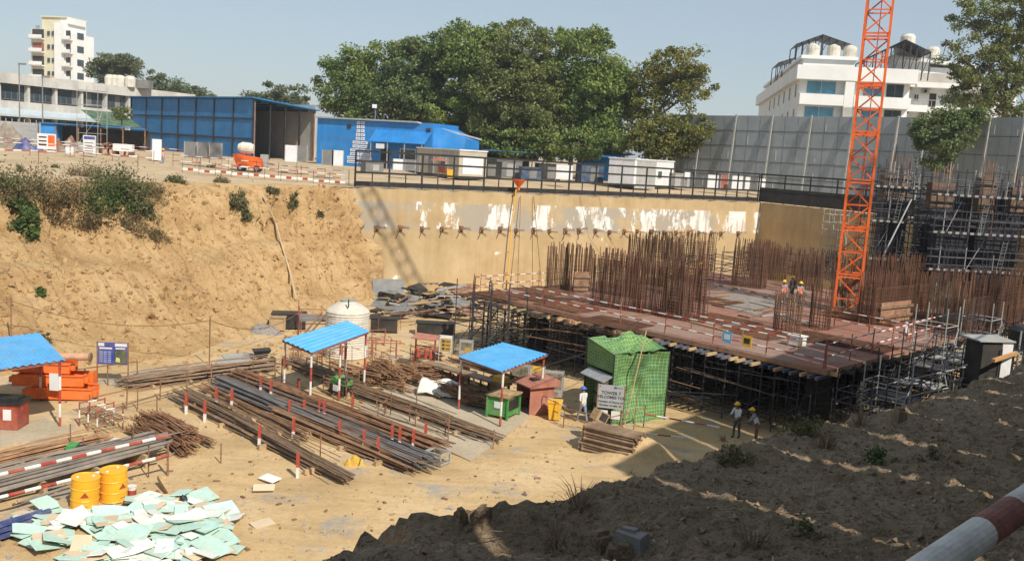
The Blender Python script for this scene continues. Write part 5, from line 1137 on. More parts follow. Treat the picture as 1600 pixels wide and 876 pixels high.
# drums
def drum(P, label, lean=0, rz=0):
    t = thing('steel_drum', label, 'drum', P, rz); b = MB(); R_ = .44
    b.lathe([(R_, 0), (R_+.015, .02), (R_, .05), (R_, .36), (R_+.018, .39), (R_, .42), (R_, .80), (R_+.018, .83), (R_, .86), (R_, 1.18), (R_+.018, 1.21), (R_+.01, 1.24), (R_-.03, 1.24), (R_-.04, 1.215)], 28); b.build('shell', C_DRUM, t, smooth_=False)
    for x, y in ((.22, .1), (-.25, -.05)): b = MB(); b.tube((x, y, 1.21), (x, y, 1.25), .045, 10); b.build('bung', C_SIGNWH, t)
    b = MB(); k = 0; a0 = -math.pi/2+.15
    def on(u, z_): return ((R_+.008)*math.cos(a0+u/R_), (R_+.008)*math.sin(a0+u/R_), z_)
    for j in range(8):
        z0_, z1_ = .55+.22*j/8, .55+.22*(j+1)/8; w0_, w1_ = .14*(1-j/8), .14*(1-(j+1)/8)
        for i in range(4): b.quad(on(-w0_+2*w0_*i/4, z0_), on(-w0_+2*w0_*(i+1)/4, z0_), on(-w1_+2*w1_*(i+1)/4, z1_), on(-w1_+2*w1_*i/4, z1_))
    b.build('triangle_emblem', C_RED, t); b = MB()
    for i in range(4): b.quad(on(-.1+.05*i, .17), on(-.1+.05*(i+1), .17), on(-.1+.05*(i+1), .20), on(-.1+.05*i, .20))
    b.build('print_line', C_MAROON, t); t.rotation_euler.y = lean; t.scale = (1, 1, .86); return t
drum(G(124, 800)+V(0, .35, .05), 'orange-yellow drum with red triangle standing left and nearer, slightly tilted', .05, .25)
drum(G(171, 787)+V(0, .35, .05), 'orange-yellow drum with red triangle standing right and farther back', -.02, .95)
P = G(206, 775); t = thing('paint_bucket', 'battered white paint bucket with red label beside the right drum', 'bucket', P); b = MB(); b.lathe([(.13, 0), (.16, .36), (.17, .38), (.15, .37)], 14); b.build('body', C_FILM, t); b = MB(); b.lathe([(.142, .08), (.157, .26)], 14); b.build('label_band', C_RED, t)
# broken foam boards
def foam(n, mats, px, sc, label, group, name='foam_board', cat='foam board', zb=.02):
    for k in range(n):
        for _ in range(50):
            x, y = random.uniform(px[0], px[1]), random.uniform(px[2], px[3])
            if ((x-205)/172)**2 + ((y-834)/64)**2 < 1 and y > 775+abs(x-200)*.08 and not (88 < x < 210 and y < 822): break
        P = G(x, y); P.z = drop_on(P.x, P.y, ('floor',)); bg_ = random.choice((.55, .7, 1, 1, 1.25)); L, W = random.uniform(.7, 1.3)*sc*bg_, random.uniform(.45, .8)*sc*bg_
        ang = [0, 1, 2, 3]; pts = [(-L/2*random.uniform(.7, 1), -W/2), (L/2, -W/2*random.uniform(.6, 1)), (L/2*random.uniform(.75, 1), W/2), (random.uniform(-.1, .2)*L, W/2*random.uniform(.85, 1.15)), (-L/2, W/2*random.uniform(.6, 1))]
        b = MB(); b.prism(pts, 0, .022); o = tag(b.build(name, random.choice(mats) if isinstance(mats, list) else mats, loc=P+V(0, 0, zb+random.uniform(.04, .22))), label, cat, group)
        o.rotation_euler = (random.gauss(.05, .13), random.gauss(0, .13), random.uniform(0, 6.28))
foam(125, C_MINT, (0, 372, 765, 890), 1.0, 'broken pale mint foam board in the heap below the drums', 'broken mint foam boards')
foam(46, C_FOAMW, (0, 372, 765, 890), .9, 'broken whitish foam board lying among the mint ones', 'broken white foam boards', zb=.08)
foam(26, C_CARD, (0, 372, 765, 890), 1.0, 'torn cream cardboard sheet lying among the mint boards', 'torn cream sheets among the foam boards', 'card_sheet', 'card sheet', zb=.05)
for k, (px, py, rz, l) in enumerate(((410, 765, .3, 'pale cream board lying alone on the sand right of the foam heap'), (420, 750, -.5, 'white foam scrap alone on the open sand'), (408, 822, .9, 'brown card sheet at the right end of the foam heap'))):
    b = MB(); b.prism([(-.35, -.2), (.4, -.25), (.45, .2), (-.3, .25)], 0, .03); o = tag(b.build('loose_board', (C_CARD, C_FOAMW, C_CARD)[k], loc=G(px, py)+V(0, 0, .08), rz=rz), l, 'board'); o.rotation_euler.x = .15
b = MB(); b.b2(-.95, .95, -.12, .12, 0, .16); o = tag(b.build('timber_plank', C_TIMBER, loc=G(262, 772)+V(0, 0, .15), rz=-.95), 'thick grey plank lying beside the paint bucket', 'plank'); o.rotation_euler.y = .12
heap(318, 800, 1.6, .3, M('black_net', (.05, .05, .055), .8, 0, .4, 6), 'crumpled black netting right of the foam heap', 'netting', 'black_netting', 26, 12, rough=.9)
heap(285, 790, 1.0, .28, C_BLACK, 'small coil of black hose near the plank', 'hose', 'hose_coil', 20, 13, rough=1.0)
heap(555, 726, 1.1, .35, M('yellow_caps', (.55, .33, .03), .6, 0, .5, 30), 'small heap of yellow plastic bar caps at the end of the front stack', 'bar caps', 'cap_heap', 24, 14, rough=1.2)
P = G(683, 722); t = thing('broken_crate', 'hollow grey wire crate lying at the end of the stacks', 'crate', P, -.6)
for z_ in (.05, .45): b = MB(); [b.bar(p, q, .07) for p, q in (((-.4, -.3, z_), (.4, -.3, z_)), ((.4, -.3, z_), (.4, .3, z_)), ((.4, .3, z_), (-.4, .3, z_)), ((-.4, .3, z_), (-.4, -.3, z_)))]; b.build('frame', C_POST, t)
for x, y in ((-.4, -.3), (.4, -.3), (.4, .3), (-.4, .3)): b = MB(); b.bar((x, y, .05), (x, y, .45), .06); b.build('corner_post', C_POST, t)
# --- middle of the yard
P = G(533, 616); t = thing('bending_machine', 'green and black bar bending machine beside a striped post', 'machine', P, GR-1.57)
b = MB(); b.b2(-.5, .5, -.35, .35, .2, .55); b.build('frame', C_BLACK, t); b = MB(); b.tube((-.25, -.3, .75), (-.25, .3, .75), .2, 14); b.build('motor', C_GREENB, t); b = MB(); b.b2(.1, .5, -.3, .3, .55, .82); b.build('gearbox', C_GREENB, t); b = MB(); b.tube((.3, 0, .82), (.3, 0, .9), .24, 14); b.build('bending_disc', C_BLACK, t); b = MB(); b.b2(-.2, .15, -.39, -.355, .25, .55); b.build('name_plate', C_SIGNWH, t)
for x in (-.4, .4):
    for y in (-.36, .36): b = MB(); b.tube((x, y-.05, .16), (x, y+.05, .16), .16, 10); b.build('wheel', C_BLACK, t)
def kiosk(N, Lf, Rt, h_, mat, top, label, name, cat):
    a = ang_of(N, Rt); w_ = (Rt-N).length; d_ = abs((Lf-N).length); t = thing(name, label, cat, N, a)
    for x, y in ((.03, .03), (w_-.03, .03), (w_-.03, d_-.03), (.03, d_-.03)): b = MB(); b.b2(x-.04, x+.04, y-.04, y+.04, 0, h_); b.build('corner_post', mat, t)
    b = MB(); b.b2(.05, w_-.05, .05, d_-.05, .22, h_-.02); b.build('body', mat, t); b = MB(); b.b2(-.06, w_+.06, -.06, d_+.06, h_, h_+.07); b.build('top', top, t)
    return t, w_, d_
t, w_, d_ = kiosk(G(792, 660), G(771, 650), G(812, 650), 1.15, C_GREENB, C_TIMBER, 'bright green power kiosk with barred window under the blue shelter', 'power_kiosk', 'kiosk')
b = MB(); b.b2(.18, w_-.15, .02, .045, .5, 1.0); b.build('barred_window', C_BLACK, t); b = MB(); b.b2(.02, .045, d_*.35, d_*.65, .6, .9); b.build('paper_notice', C_SIGNWH, t)
b = MB(); b.b2(.2, w_*.6, .1, d_*.6, 1.23, 1.3); b.build('loose_planks', C_TIMBER, t)
N = G(829, 650); t = thing('red_kiosk', 'open-fronted dusty red kiosk with lit side painted paler and pitched roof beside the green one', 'kiosk', N, GR-1.9)
C_PINK = M('dusty_lit_red', (.36, .13, .09), .8, 0, .25, 3)
b = MB(); b.b2(-.04, 0, -.1, 1.3, 0, 1.45); b.build('side_panel', C_PINK, t); b = MB(); b.b2(-1.35, -.05, 1.26, 1.3, 0, 1.4); b.build('back_panel', C_DARK, t); b = MB(); b.b2(-1.39, -1.35, 0, 1.3, 0, 1.4); b.build('side_panel', C_MAROON, t)  # one side panel paler: the sunlight on it is put into the colour
b = MB(); b.hexa([(-1.6, -.25, 1.42), (.2, -.25, 1.42), (.2, 1.5, 1.42), (-1.6, 1.5, 1.42), (-1.6, -.25, 1.48), (.2, -.25, 1.48), (.2, 1.5, 1.72), (-1.6, 1.5, 1.72)]); b.build('roof', C_PINK, t); b = MB(); b.b2(-.9, -.5, .4, .8, 1.62, 1.69); b.build('roof_hatch', C_BLACK, t)
b = MB(); b.b2(-1.2, -.2, .5, 1.1, 0, .5); b.build('shelf', C_DARK, t)
bin_(G(866, 655), 'big yellow bin beside the right post of the blue shelter', .98, -.1)
# bending bench
A_, B_ = G(665, 590), G(792, 628); a = ang_of(A_, B_); L = (B_-A_).length; t = thing('bending_bench', 'long rusty bar-bending bench with steel legs behind the concrete pad', 'bench', A_, a)
b = MB(); b.b2(0, L, -.35, .35, .85, .95); b.build('top', C_REBARD, t)
for k in range(5):
    for y in (-.3, .3): b = MB(); x = .2+(L-.4)*k/4; b.bar((x, y, 0), (x, y, .85), .08); b.build('leg', C_BLACK, t)
P = B_.lerp(A_, .08); b = MB(); b.b2(-.35, .35, -.25, .25, .0, .3); t = tag(b.build('yellow_vice_box', C_YEL, loc=P+V(0, 0, .96), rz=a), 'yellow tool box on the near end of the bending bench', 'tool box')
P = G(730, 602); t = thing('white_stool', 'white plastic stool with splayed legs behind the bending bench', 'stool', P); b = MB(); b.b2(-.5, .5, -.3, .3, .72, .78); b.build('seat', C_SIGNWH, t)
for x in (-.35, .35):
    for y in (-.2, .2): b = MB(); b.bar((x*.7, y, .72), (x*1.2, y*1.2, 0), .06); b.build('leg', C_SIGNWH, t)
# white plastic sheet draped over bars
P = G(690, 618); X, Yg = np.meshgrid(np.linspace(-1, 1, 26), np.linspace(-1, 1, 18)); Zg = .95 - .55*np.abs(Yg)**1.6 + .16*fbm(X*2, Yg*2, 3, 6) + .12*np.sin(X*4+Yg*2)*.6 - .25*np.clip(X, 0, 1)*np.abs(Yg)
o = grid_mesh('plastic_sheet', X*1.0+.25*Yg, Yg*.75-.1*X, Zg-.1, C_FILM); o.location = P; tag(o, 'cream-white plastic sheet draped over the bent bars', 'plastic sheet'); sm = o.modifiers.new('s', 'SOLIDIFY'); sm.thickness = .03
for k, (px, py, l) in enumerate(((480, 575, 'left of the striped post of the narrow shelter'), (520, 562, 'under the narrow blue roof'), (566, 556, 'between the white tank and the tall bar heap'), (600, 562, 'behind the tall bar heap'))):
    P = G(px, py); t = thing('pipe_trestle', 'red-brown pipe trestle standing '+l, 'trestle', P, random.uniform(-.6, .4))
    for x in (-.7, .7):
        for y in (-.35, .35): b = MB(); b.tube((x, y*1.3, 0), (x, y, 1.15), .03, 6); b.build('leg', C_MAROON, t)
    for y in (-.35, .35): b = MB(); b.tube((-1.0, y, 1.1), (1.0, y, 1.1), .03, 6); b.build('rail', C_MAROON, t)
    b = MB(); b.tube((-.7, -.4, .5), (.7, .4, .5), .025, 6); b.build('brace', C_RUST, t)
# fire point with red roof
P = G(663, 575); t = thing('fire_point', 'red fire-point stand with small slanted roof and hanging extinguishers', 'fire point', P, -.3)
b = MB(); b.hexa([(-.75, -.45, 1.75), (.75, -.45, 1.75), (.75, .45, 1.9), (-.75, .45, 1.9), (-.75, -.45, 1.80), (.75, -.45, 1.80), (.75, .45, 1.95), (-.75, .45, 1.95)]); b.build('roof', C_PINK, t)
for x in (-.6, .6): b = MB(); b.b2(x-.04, x+.04, -.04, .04, 0, 1.8); b.build('post', C_RED, t)
for z_ in (.7, 1.3): b = MB(); b.b2(-.6, .6, -.03, .03, z_-.03, z_+.03); b.build('rail', C_RED, t)
for x in (-.4, .1, .4): b = MB(); b.lathe([(.03, .62), (.1, .65), (.1, 1.1), (.04, 1.2), (.03, 1.28)], 10, (x, -.14, 0)); e = b.build('fire_extinguisher', C_RED, t)
b = MB(); b.tube((.5, -.16, 1.0), (.5, -.1, 1.0), .12, 10); b.build('hose_ring', C_BLACK, t)
# wheelbarrow, sheets and gravel at the foot of the bank
P = G(408, 568); t = thing('wheelbarrow', 'dark wheelbarrow at the foot of the sand bank', 'wheelbarrow', P, .4)
b = MB(); b.hexa([(-.3, -.28, .42), (.25, -.28, .42), (.25, .28, .42), (-.3, .28, .42), (-.5, -.42, .8), (.5, -.42, .85), (.5, .42, .85), (-.5, .42, .8)]); b.build('tray', C_BLACK, t)
b = MB(); b.tube((.62, -.06, .2), (.62, .06, .2), .2, 14); b.build('wheel', C_BLACK, t)
for y in (-.25, .25): b = MB(); b.path([(.62, y*.4, .2), (.1, y, .4), (-1.0, y*1.2, .62)], .022, 6); b.build('handle', C_RUST, t); b = MB(); b.bar((-.3, y, .42), (-.35, y*1.1, 0), .04); b.build('leg', C_RUST, t)
for k, (px, py, rz, l) in enumerate(((360, 575, .5, 'lowest'), (368, 570, .35, 'middle'), (376, 565, .6, 'topmost'))):
    b = MB(); b.b2(-1.0, 1.0, -.4, .4, 0, .05); o = tag(b.build('grey_sheet', C_POST, loc=G(px, py)+V(0, 0, .12+.1*k), rz=rz), f'grey sheet in the small pile by the wheelbarrow, {l}', 'sheet'); o.rotation_euler.x = .1
heap(412, 520, 2.4, .5, M('grey_gravel', (.20, .19, .19), .9, 0, .5, 8), 'grey gravel heap below the timber crates', 'gravel heap', 'gravel_heap', 30, 15, rough=.6)
def crate(P, w_, d_, h_, mat, label, rz=0, name='timber_crate'):
    t = thing(name, label, 'crate', P, rz); b = MB(); b.b2(-w_/2, w_/2, -d_/2, d_/2, .08, h_); b.build('body', mat, t)
    for x in (-w_/2, w_/2): b = MB(); b.b2(x-.05, x+.05, -d_/2-.03, -d_/2-.004, .05, h_+.02); b.build('batten', C_TIMBER, t)
    b = MB(); b.b2(-w_/2-.06, w_/2+.06, -d_/2-.06, d_/2+.06, h_, h_+.06); b.build('lid', mat, t); return t
crate(hit(452, 512), 2.2, 1.3, 1.0, C_BLACK, 'dark low crate covered with black sheet at the foot of the bank', .25)
crate(hit(434, 516), .95, .8, .9, C_TIMBER, 'small light brown crate left of the dark covered one', .15)
crate(G(600, 518), 1.9, .9, .95, C_DARK, 'dark open box at the front of the scrap panels, left one', .1); crate(G(680, 522), 2.6, .9, .8, C_DARK, 'dark open box at the front of the scrap panels, right one', .05)
# white tank with its scaffold
P = G(541, 556); t = thing('water_tank', 'big round cream-white tank standing below the bank', 'tank', P); t.scale = (1, 1, .92); prof = [(1.25, 0)]
for k in range(19): prof += [(1.30+random.uniform(-.012, .012), .1+k*.15), (1.275+random.uniform(-.012, .012), .17+k*.15)]
prof += [(1.30, 2.98), (1.22, 3.1), (.75, 3.45), (.45, 3.6), (.42, 3.66)]
b = MB(); b.lathe(prof, 26); b.build('shell', C_TANK, t); b = MB(); b.lathe([(.43, 3.66), (.46, 3.68), (.46, 3.72)], 14); b.build('lid', C_POST, t); b = MB(); b.tube((.2, -1.0, 3.4), (.2, -1.0, 3.9), .04, 6); b.build('vent_pipe', C_BLACK, t)
s1 = scaf_tower('access_scaffold', 'red-brown access scaffold with ladder left of the white tank', 'scaffold', G(495, 540), 2.3, 2.2, 3, .25, C_MAROON); b = MB(); b.b2(-1.1, 1.1, -1.1, 1.1, 1.75, 1.82); b.build('platform', C_GREY, s1)
b = MB(); b.bar((-1.6, -1.2, 0), (.2, -1.2, 2.3), .09); b.bar((-1.3, -1.3, 0), (.5, -1.3, 2.3), .09); b.build('ladder', C_RUST, s1)
# scrap formwork panels below the wall
for k in range(46):
    px, py = random.uniform(590, 735), 0; py = 505-(px-590)*.02-random.uniform(0, 52)*(1-.25*abs(px-660)/80); P = G(px, py); lvl = random.uniform(0, 1.0)
    m_ = random.choice((C_GREY, C_DARK, C_PLY, C_POST, C_BLACK, C_GREY)); L, W = random.uniform(1.2, 2.9), random.uniform(.7, 1.3)
    b = MB(); b.b2(-L/2, L/2, -W/2, W/2, 0, .06)
    for j in range(4): x = -L/2+.05+(L-.1)*j/3; b.b2(x-.04, x+.04, -W/2, W/2, -.08, -.001)
    o = tag(b.build('formwork_panel', m_, loc=P+V(0, 0, .25+lvl*.9)), {id(C_GREY): 'grey', id(C_DARK): 'blackish', id(C_PLY): 'reddish brown', id(C_POST): 'pale grey', id(C_BLACK): 'black'}[id(m_)]+' formwork panel lying in the scrap heap below the pit wall', 'formwork panel', 'scrap formwork panels below the pit wall'); o.rotation_euler = (random.gauss(0, .22), random.gauss(0, .16), random.gauss(.5, .6))
b = MB(); b.b2(-1.35, 1.35, -.05, .05, 0, 1.5); o = tag(b.build('steel_plate', C_GREY, loc=hit(606, 462)+V(.1, -.3, 0), rz=.3), 'big dark grey plate leaning against the end of the sand bank', 'plate'); o.rotation_euler.x = -.35
for k in range(10):
    P = G(random.uniform(600, 735), random.uniform(480, 512)); b = MB(); b.bar((-1.4, 0, 0), (1.4, random.uniform(-.3, .3), .1), .1); o = tag(b.build('timber_beam', C_TIMBER if k % 2 else C_RUST, loc=P+V(0, 0, .5+random.random()*.7), rz=random.uniform(-.5, 1.2)), ('pale timber' if k % 2 else 'rusty steel')+' beam sticking out of the scrap panels', 'beam', 'beams in the scrap panel heap')
# stacked props near the net shed
A_, B_ = G(906, 704), G(984, 724); a = ang_of(A_, B_); L = (B_-A_).length*1.0; d = (B_-A_).normalized(); nn_ = Vector((-d.y, d.x, 0)); c = (A_+B_)/2
pm = MB(); pm.tube((-L/2, 0, 0), (L/2, 0, 0), .06, 8); pm.tube((-L/2-.01, 0, 0), (-L/2+.03, 0, 0), .09, 8); pr = None
for ly in range(9):
    for k in range(12-ly//2):
        o = pm.build('steel_prop', C_REBARD, loc=(0, 0, 0)) if pr is None else pr.copy()
        if pr is None: pr = tag(o, 'rusty steel prop in the neat stack in front of the welcome sign', 'prop', 'stacked props in front of the welcome sign')
        else: col.objects.link(o)
        p = c+nn_*(k*.135+.07*(ly % 2)+ly*.03)+d*random.uniform(-.12, .12); o.location = (p.x, p.y, .12+ly*.115); o.rotation_euler = (0, 0, a+random.uniform(-.02, .02))
t = thing('tilted_box', 'small brown wooden box tilted on top of the prop stack', 'box', G(934, 690)+V(0, 0, .9), .5); b = MB(); b.box((0, 0, .3), (.6, .5, .5), rot=Matrix.Rotation(.5, 3, 'Y')); b.build('body', C_TIMBER, t); b = MB(); b.box((.05, -.26, .3), (.4, .02, .35), rot=Matrix.Rotation(.5, 3, 'Y')); b.build('dark_opening_panel', C_DARK, t)  # near-black panel paints the shade inside the box
# green net shed
def net_mat():
    mt, n, b, o = newmat('green_net', .8); br = n.nodes.new('ShaderNodeTexBrick'); br.offset = 0; br.inputs['Scale'].default_value = 1; br.inputs['Brick Width'].default_value = .17; br.inputs['Row Height'].default_value = .17
    br.inputs['Mortar Size'].default_value = .014; br.inputs['Color1'].default_value = (.085, .19, .085, 1); br.inputs['Color2'].default_value = (.11, .225, .09, 1); br.inputs['Mortar'].default_value = (.27, .40, .16, 1)
    uv = n.nodes.new('ShaderNodeUVMap'); n.links.new(uv.outputs[0], br.inputs[0]); c = mix(n, .7, br.outputs[0], ramp(n, noise(n, o, .9, 4, .6), [(.35, (.62, .70, .75)), (.6, (1.1, 1.05, .8))]), 'MULTIPLY')
    n.links.new(c, b.inputs['Base Color']); return mt
NETM = net_mat()
def net_face(name, P, parent, sag=.10, n=22, seed=0):
    """P: 4 corners; a slightly billowing sheet with uv in metres"""
    a0, a1, b1, b0 = P; U, Vv = np.meshgrid(np.linspace(0, 1, n), np.linspace(0, 1, n)); A4 = [np.array(p) for p in P]
    Q = ((1-U)*(1-Vv))[..., None]*A4[0] + (U*(1-Vv))[..., None]*A4[1] + (U*Vv)[..., None]*A4[2] + ((1-U)*Vv)[..., None]*A4[3]
    nr = np.cross(A4[1]-A4[0], A4[3]-A4[0]); nr = nr/np.linalg.norm(nr); Q = Q + nr*(sag*fbm(U*4+seed, Vv*4, 3, seed+1)*np.sin(np.pi*U)**.3 - sag*.8*np.sin(np.pi*U)*np.sin(np.pi*Vv))[..., None]
    Q = Q-np.array(parent.location); o = grid_mesh(name, Q[..., 0], Q[..., 1], Q[..., 2], NETM); o.parent = parent
    w_ = (Vector(a1)-Vector(a0)).length; h_ = (Vector(b0)-Vector(a0)).length; uvl = o.data.uv_layers.new(name='UVMap'); li = np.empty(len(o.data.loops), np.int32); o.data.loops.foreach_get('vertex_index', li)
    uvv = np.stack([U.ravel()*w_, Vv.ravel()*h_], 1)[li]; uvl.data.foreach_set('uv', uvv.astype(np.float32).ravel()); return o
c0, c1, c3 = G(952, 664), G(1038, 654), G(910, 643); c2 = c1+c3-c0; Hn = 3.45; up_ = V(0, 0, Hn)
t = thing('net_shed', 'tall shed wrapped in bright green safety net with a shaded doorway', 'net shed', c0)
net_face('net_wall', (c0, c1, c1+up_, c0+up_), t, .42, 30, 1); net_face('net_wall', (c1, c2, c2+up_, c1+up_), t, .1, 12, 2); net_face('net_wall', (c2, c3, c3+up_, c2+up_), t, .1, 12, 3)
net_face('net_roof', (c0+up_, c1+up_, c2+up_+V(0, 0, .35), c3+up_+V(0, 0, .35)), t, .5, 24, 4)
net_face('net_valance', (c3+V(0, 0, 2.55), c0+V(0, 0, 2.55), c0+up_, c3+up_+V(0, 0, .3)), t, .1, 16, 5)
for p in (c0, c1, c2, c3): b = MB(); b.tube(p+V(0, 0, -.1), p+up_, .04, 6); b.build('post', C_BLACK, t, True)
m1 = c3.lerp(c0, .12); m2 = c3.lerp(c0, .88); inn = (c1-c0)*.12
b = MB(); b.hexa([m1+inn, m2+inn, m2+inn*1.3, m1+inn*1.3] + [p+V(0, 0, 2.1) for p in (m1+inn, m2+inn, m2+inn*1.3, m1+inn*1.3)]); d = b.build('door', M('teal_sheet', (.03, .14, .10), .6, 0, .2, 2), t, True)
b = MB()
for z_ in (.5, 1.1, 1.7): b.bar(m1+inn*.9+V(0, 0, z_), m2+inn*.9+V(0, 0, z_), .05)
b.build('door_bar', C_BLACK, t, True)
b = MB(); q0, q1 = c3.lerp(c0, .15), c3.lerp(c0, 1.0); ou = (c0-c1).normalized()*.55; b.hexa([q0+ou+V(0, 0, 2.1), q1+ou+V(0, 0, 2.1), q1+V(0, 0, 2.35), q0+V(0, 0, 2.35), q0+ou+V(0, 0, 2.15), q1+ou+V(0, 0, 2.15), q1+V(0, 0, 2.4), q0+V(0, 0, 2.4)]); b.build('door_hood', C_ALU, t, True)
b = MB(); q = c3.lerp(c0, .62)+inn*.8; b.box(q+V(0, 0, 1.75), (.3, .05, .45), rz=ang_of(c3, c0)); b.build('paper_notice', C_SIGNWH, t, True)
b = MB(); b.tube(G(975, 668), G(998, 662)+V(0, 0, 4.6), .03, 6); tag(b.build('bamboo_pole', C_TIMBER), 'tall slim bamboo pole leaning against the green net shed', 'pole')
b = MB(); b.tube(G(988, 690), G(990, 690)+V(0, 0, 2.4), .022, 6); tag(b.build('thin_pole', C_RUST), 'thin dark pole standing right in front of the green net shed', 'pole')
b = MB(); A_ = G(700, 640)+V(0, 0, 2.0); A_ = G(880, 590, 2.2); b.path([G(835, 577, 3.0), G(925, 548, 3.2), G(1002, 498, 4.5)], .02, 5); tag(b.build('overhead_cable', C_BLACK), 'black cable slanting from the shelter up to the deck above the net shed', 'cable')
# loose litter on the sand
lit = MB()
for k in range(420):
    px, py = random.uniform(0, 1000), random.uniform(560, 876); P = G(px, py)
    if py > 876-(px-560)*.42 and px > 560: continue
    s_ = random.uniform(.03, .12); P.z = drop_on(P.x, P.y, ('floor',))+.02; lit.box(P, (s_*random.uniform(.6, 2.5), s_, s_*.5), rz=random.uniform(0, 3), mi=random.randrange(4))
tag(lit.build('litter', [C_RUST, C_TIMBER, C_POST, C_PLY]), 'scattered small scraps of wood, stone and rust on the sand', 'litter', kind='stuff')
gr = MB()
for k in range(1500):
    px, py = random.uniform(0, 1000), random.uniform(540, 900); P = G(px, py)
    if py > 876-(px-560)*.42 and px > 560: continue
    s_ = random.uniform(.010, .035)*random.choice((1, 1, 2)); P.z = drop_on(P.x, P.y, ('floor',))+s_*.3
    gr.box(P, (s_*2, s_*1.5, s_*1.2), rz=random.uniform(0, 3))
tag(gr.build('sand_clods', DIRT), 'small clods and pebbles strewn over the sand floor', 'clods', kind='stuff')
# hose down the bank
pts = [hit(*p) for p in ((395, 283), (412, 312), (430, 350), (440, 385), (452, 425), (462, 470))]; b = MB(); pts = [p+V(.05, -.15, .15) for p in pts]; b.path(pts, .07, 8)
tag(b.build('concrete_hose', M('pale_hose', (.48, .36, .22), .8, 0, .15, 2)), 'long pale hose running down the sand bank', 'hose')

# ============================================================ THE SLAB ON ITS SCAFFOLD, CAGES, CRANES
DZ = 3.6
D1, D2, D3 = G(733, 456, DZ), G(1292, 579, DZ), G(1562, 497, DZ)
e1 = (D2-D1); L1 = e1.length; e1.normalize(); e2 = (D3-D2); L2 = e2.length; e2.normalize(); L2 += 1
aD = math.atan2(e1.y, e1.x)
def DP(u, v_, z=DZ): p = D1 + e1*u + e2*v_; p.z = z; return p
def deck_mat():
    mt, n, b, o = newmat('shutter_deck', .8)
    br = n.nodes.new('ShaderNodeTexBrick'); br.inputs['Scale'].default_value = 1; br.inputs['Brick Width'].default_value = 2.4; br.inputs['Row Height'].default_value = 1.2; br.inputs['Mortar Size'].default_value = .02
    br.inputs['Color1'].default_value = (.34, .15, .10, 1); br.inputs['Color2'].default_value = (.27, .135, .10, 1); br.inputs['Mortar'].default_value = (.07, .04, .03, 1); n.links.new(o, br.inputs[0])
    g = ramp(n, noise(n, o, .16, 6, .62), [(.44, (0, 0, 0)), (.6, (1, 1, 1))]); c = mix(n, g, br.outputs[0], (.30, .205, .16))
    c = mix(n, .7, c, ramp(n, noise(n, o, 3.5, 6, .7), [(.3, (.6, .58, .56)), (.55, (1, 1, 1)), (.75, (1.15, 1.1, 1.05))]), 'MULTIPLY')
    wv = n.nodes.new('ShaderNodeTexWave'); wv.inputs['Scale'].default_value = 2.2; wv.inputs['Distortion'].default_value = 1.5; n.links.new(o, wv.inputs[0])
    c = mix(n, .35, c, ramp(n, wv.outputs[1], [(.1, (.6, .55, .55)), (.4, (1, 1, 1))]), 'MULTIPLY')
    n.links.new(c, b.inputs['Base Color']); setbump(n, b, noise(n, o, 9, 5, .6), .3, .02); return mt
sl = thing('slab_formwork', 'wide red-brown shuttering deck carrying rebar cages on a black scaffold', 'formwork deck', D1 - V(0, 0, DZ), aD)
sgn = 1 if e1.cross(e2).z > 0 else -1
def lb2(b, u0, u1, v0, v1, z0, z1, mi=0): b.b2(u0, u1, min(v0*sgn, v1*sgn), max(v0*sgn, v1*sgn), z0, z1, mi)
b = MB(); lb2(b, 0, L1, 0, L2, DZ-.08, DZ); b.build('deck_sheet', deck_mat(), sl)
b = MB(); lb2(b, -.02, L1+.02, -.03, .0, DZ-.22, DZ+.03); b.build('edge_board', C_PLY, sl); b = MB(); lb2(b, L1, L1+.03, 0, L2, DZ-.2, DZ+.02); b.build('edge_board', C_PLY, sl)
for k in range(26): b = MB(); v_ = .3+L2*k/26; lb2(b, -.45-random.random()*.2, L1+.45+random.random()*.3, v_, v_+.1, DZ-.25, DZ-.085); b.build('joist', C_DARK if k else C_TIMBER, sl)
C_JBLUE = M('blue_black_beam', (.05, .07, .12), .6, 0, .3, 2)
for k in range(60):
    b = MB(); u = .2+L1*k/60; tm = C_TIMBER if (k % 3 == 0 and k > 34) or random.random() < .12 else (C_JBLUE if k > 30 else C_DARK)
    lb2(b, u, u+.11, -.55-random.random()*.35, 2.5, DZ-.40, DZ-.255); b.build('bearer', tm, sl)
for k in range(14):
    u = random.uniform(.5, L1*.62); b = MB(); lb2(b, u, u+.7, -.5, -.1, DZ-.55, DZ-.23); b.build('edge_box', C_PLY, sl)
# scaffold towers under the deck, copied along both free edges
pro = None
def under(u, v_, h_=DZ-.45):
    global pro
    p = DP(u, v_, 0)
    if pro is None:
        pro = scaf_tower('shoring_tower', 'black shoring tower standing in the rows under the slab deck', 'scaffold', p, 1.25, DZ-.75, 4, aD, C_SCAF, 'shoring towers under the slab deck', ext=.3); return
    dup(pro, p, aD+random.choice((0, math.pi, math.pi/2)))
nu = int(L1/2.0)
for r in range(5):
    for k in range(nu): under(.8+k*2.0, .7+r*2.0)
for r in range(3):
    for k in range(2, int(L2/2.2)-1): under(L1-.8-r*2.2, 8.4+(k-2)*2.2)
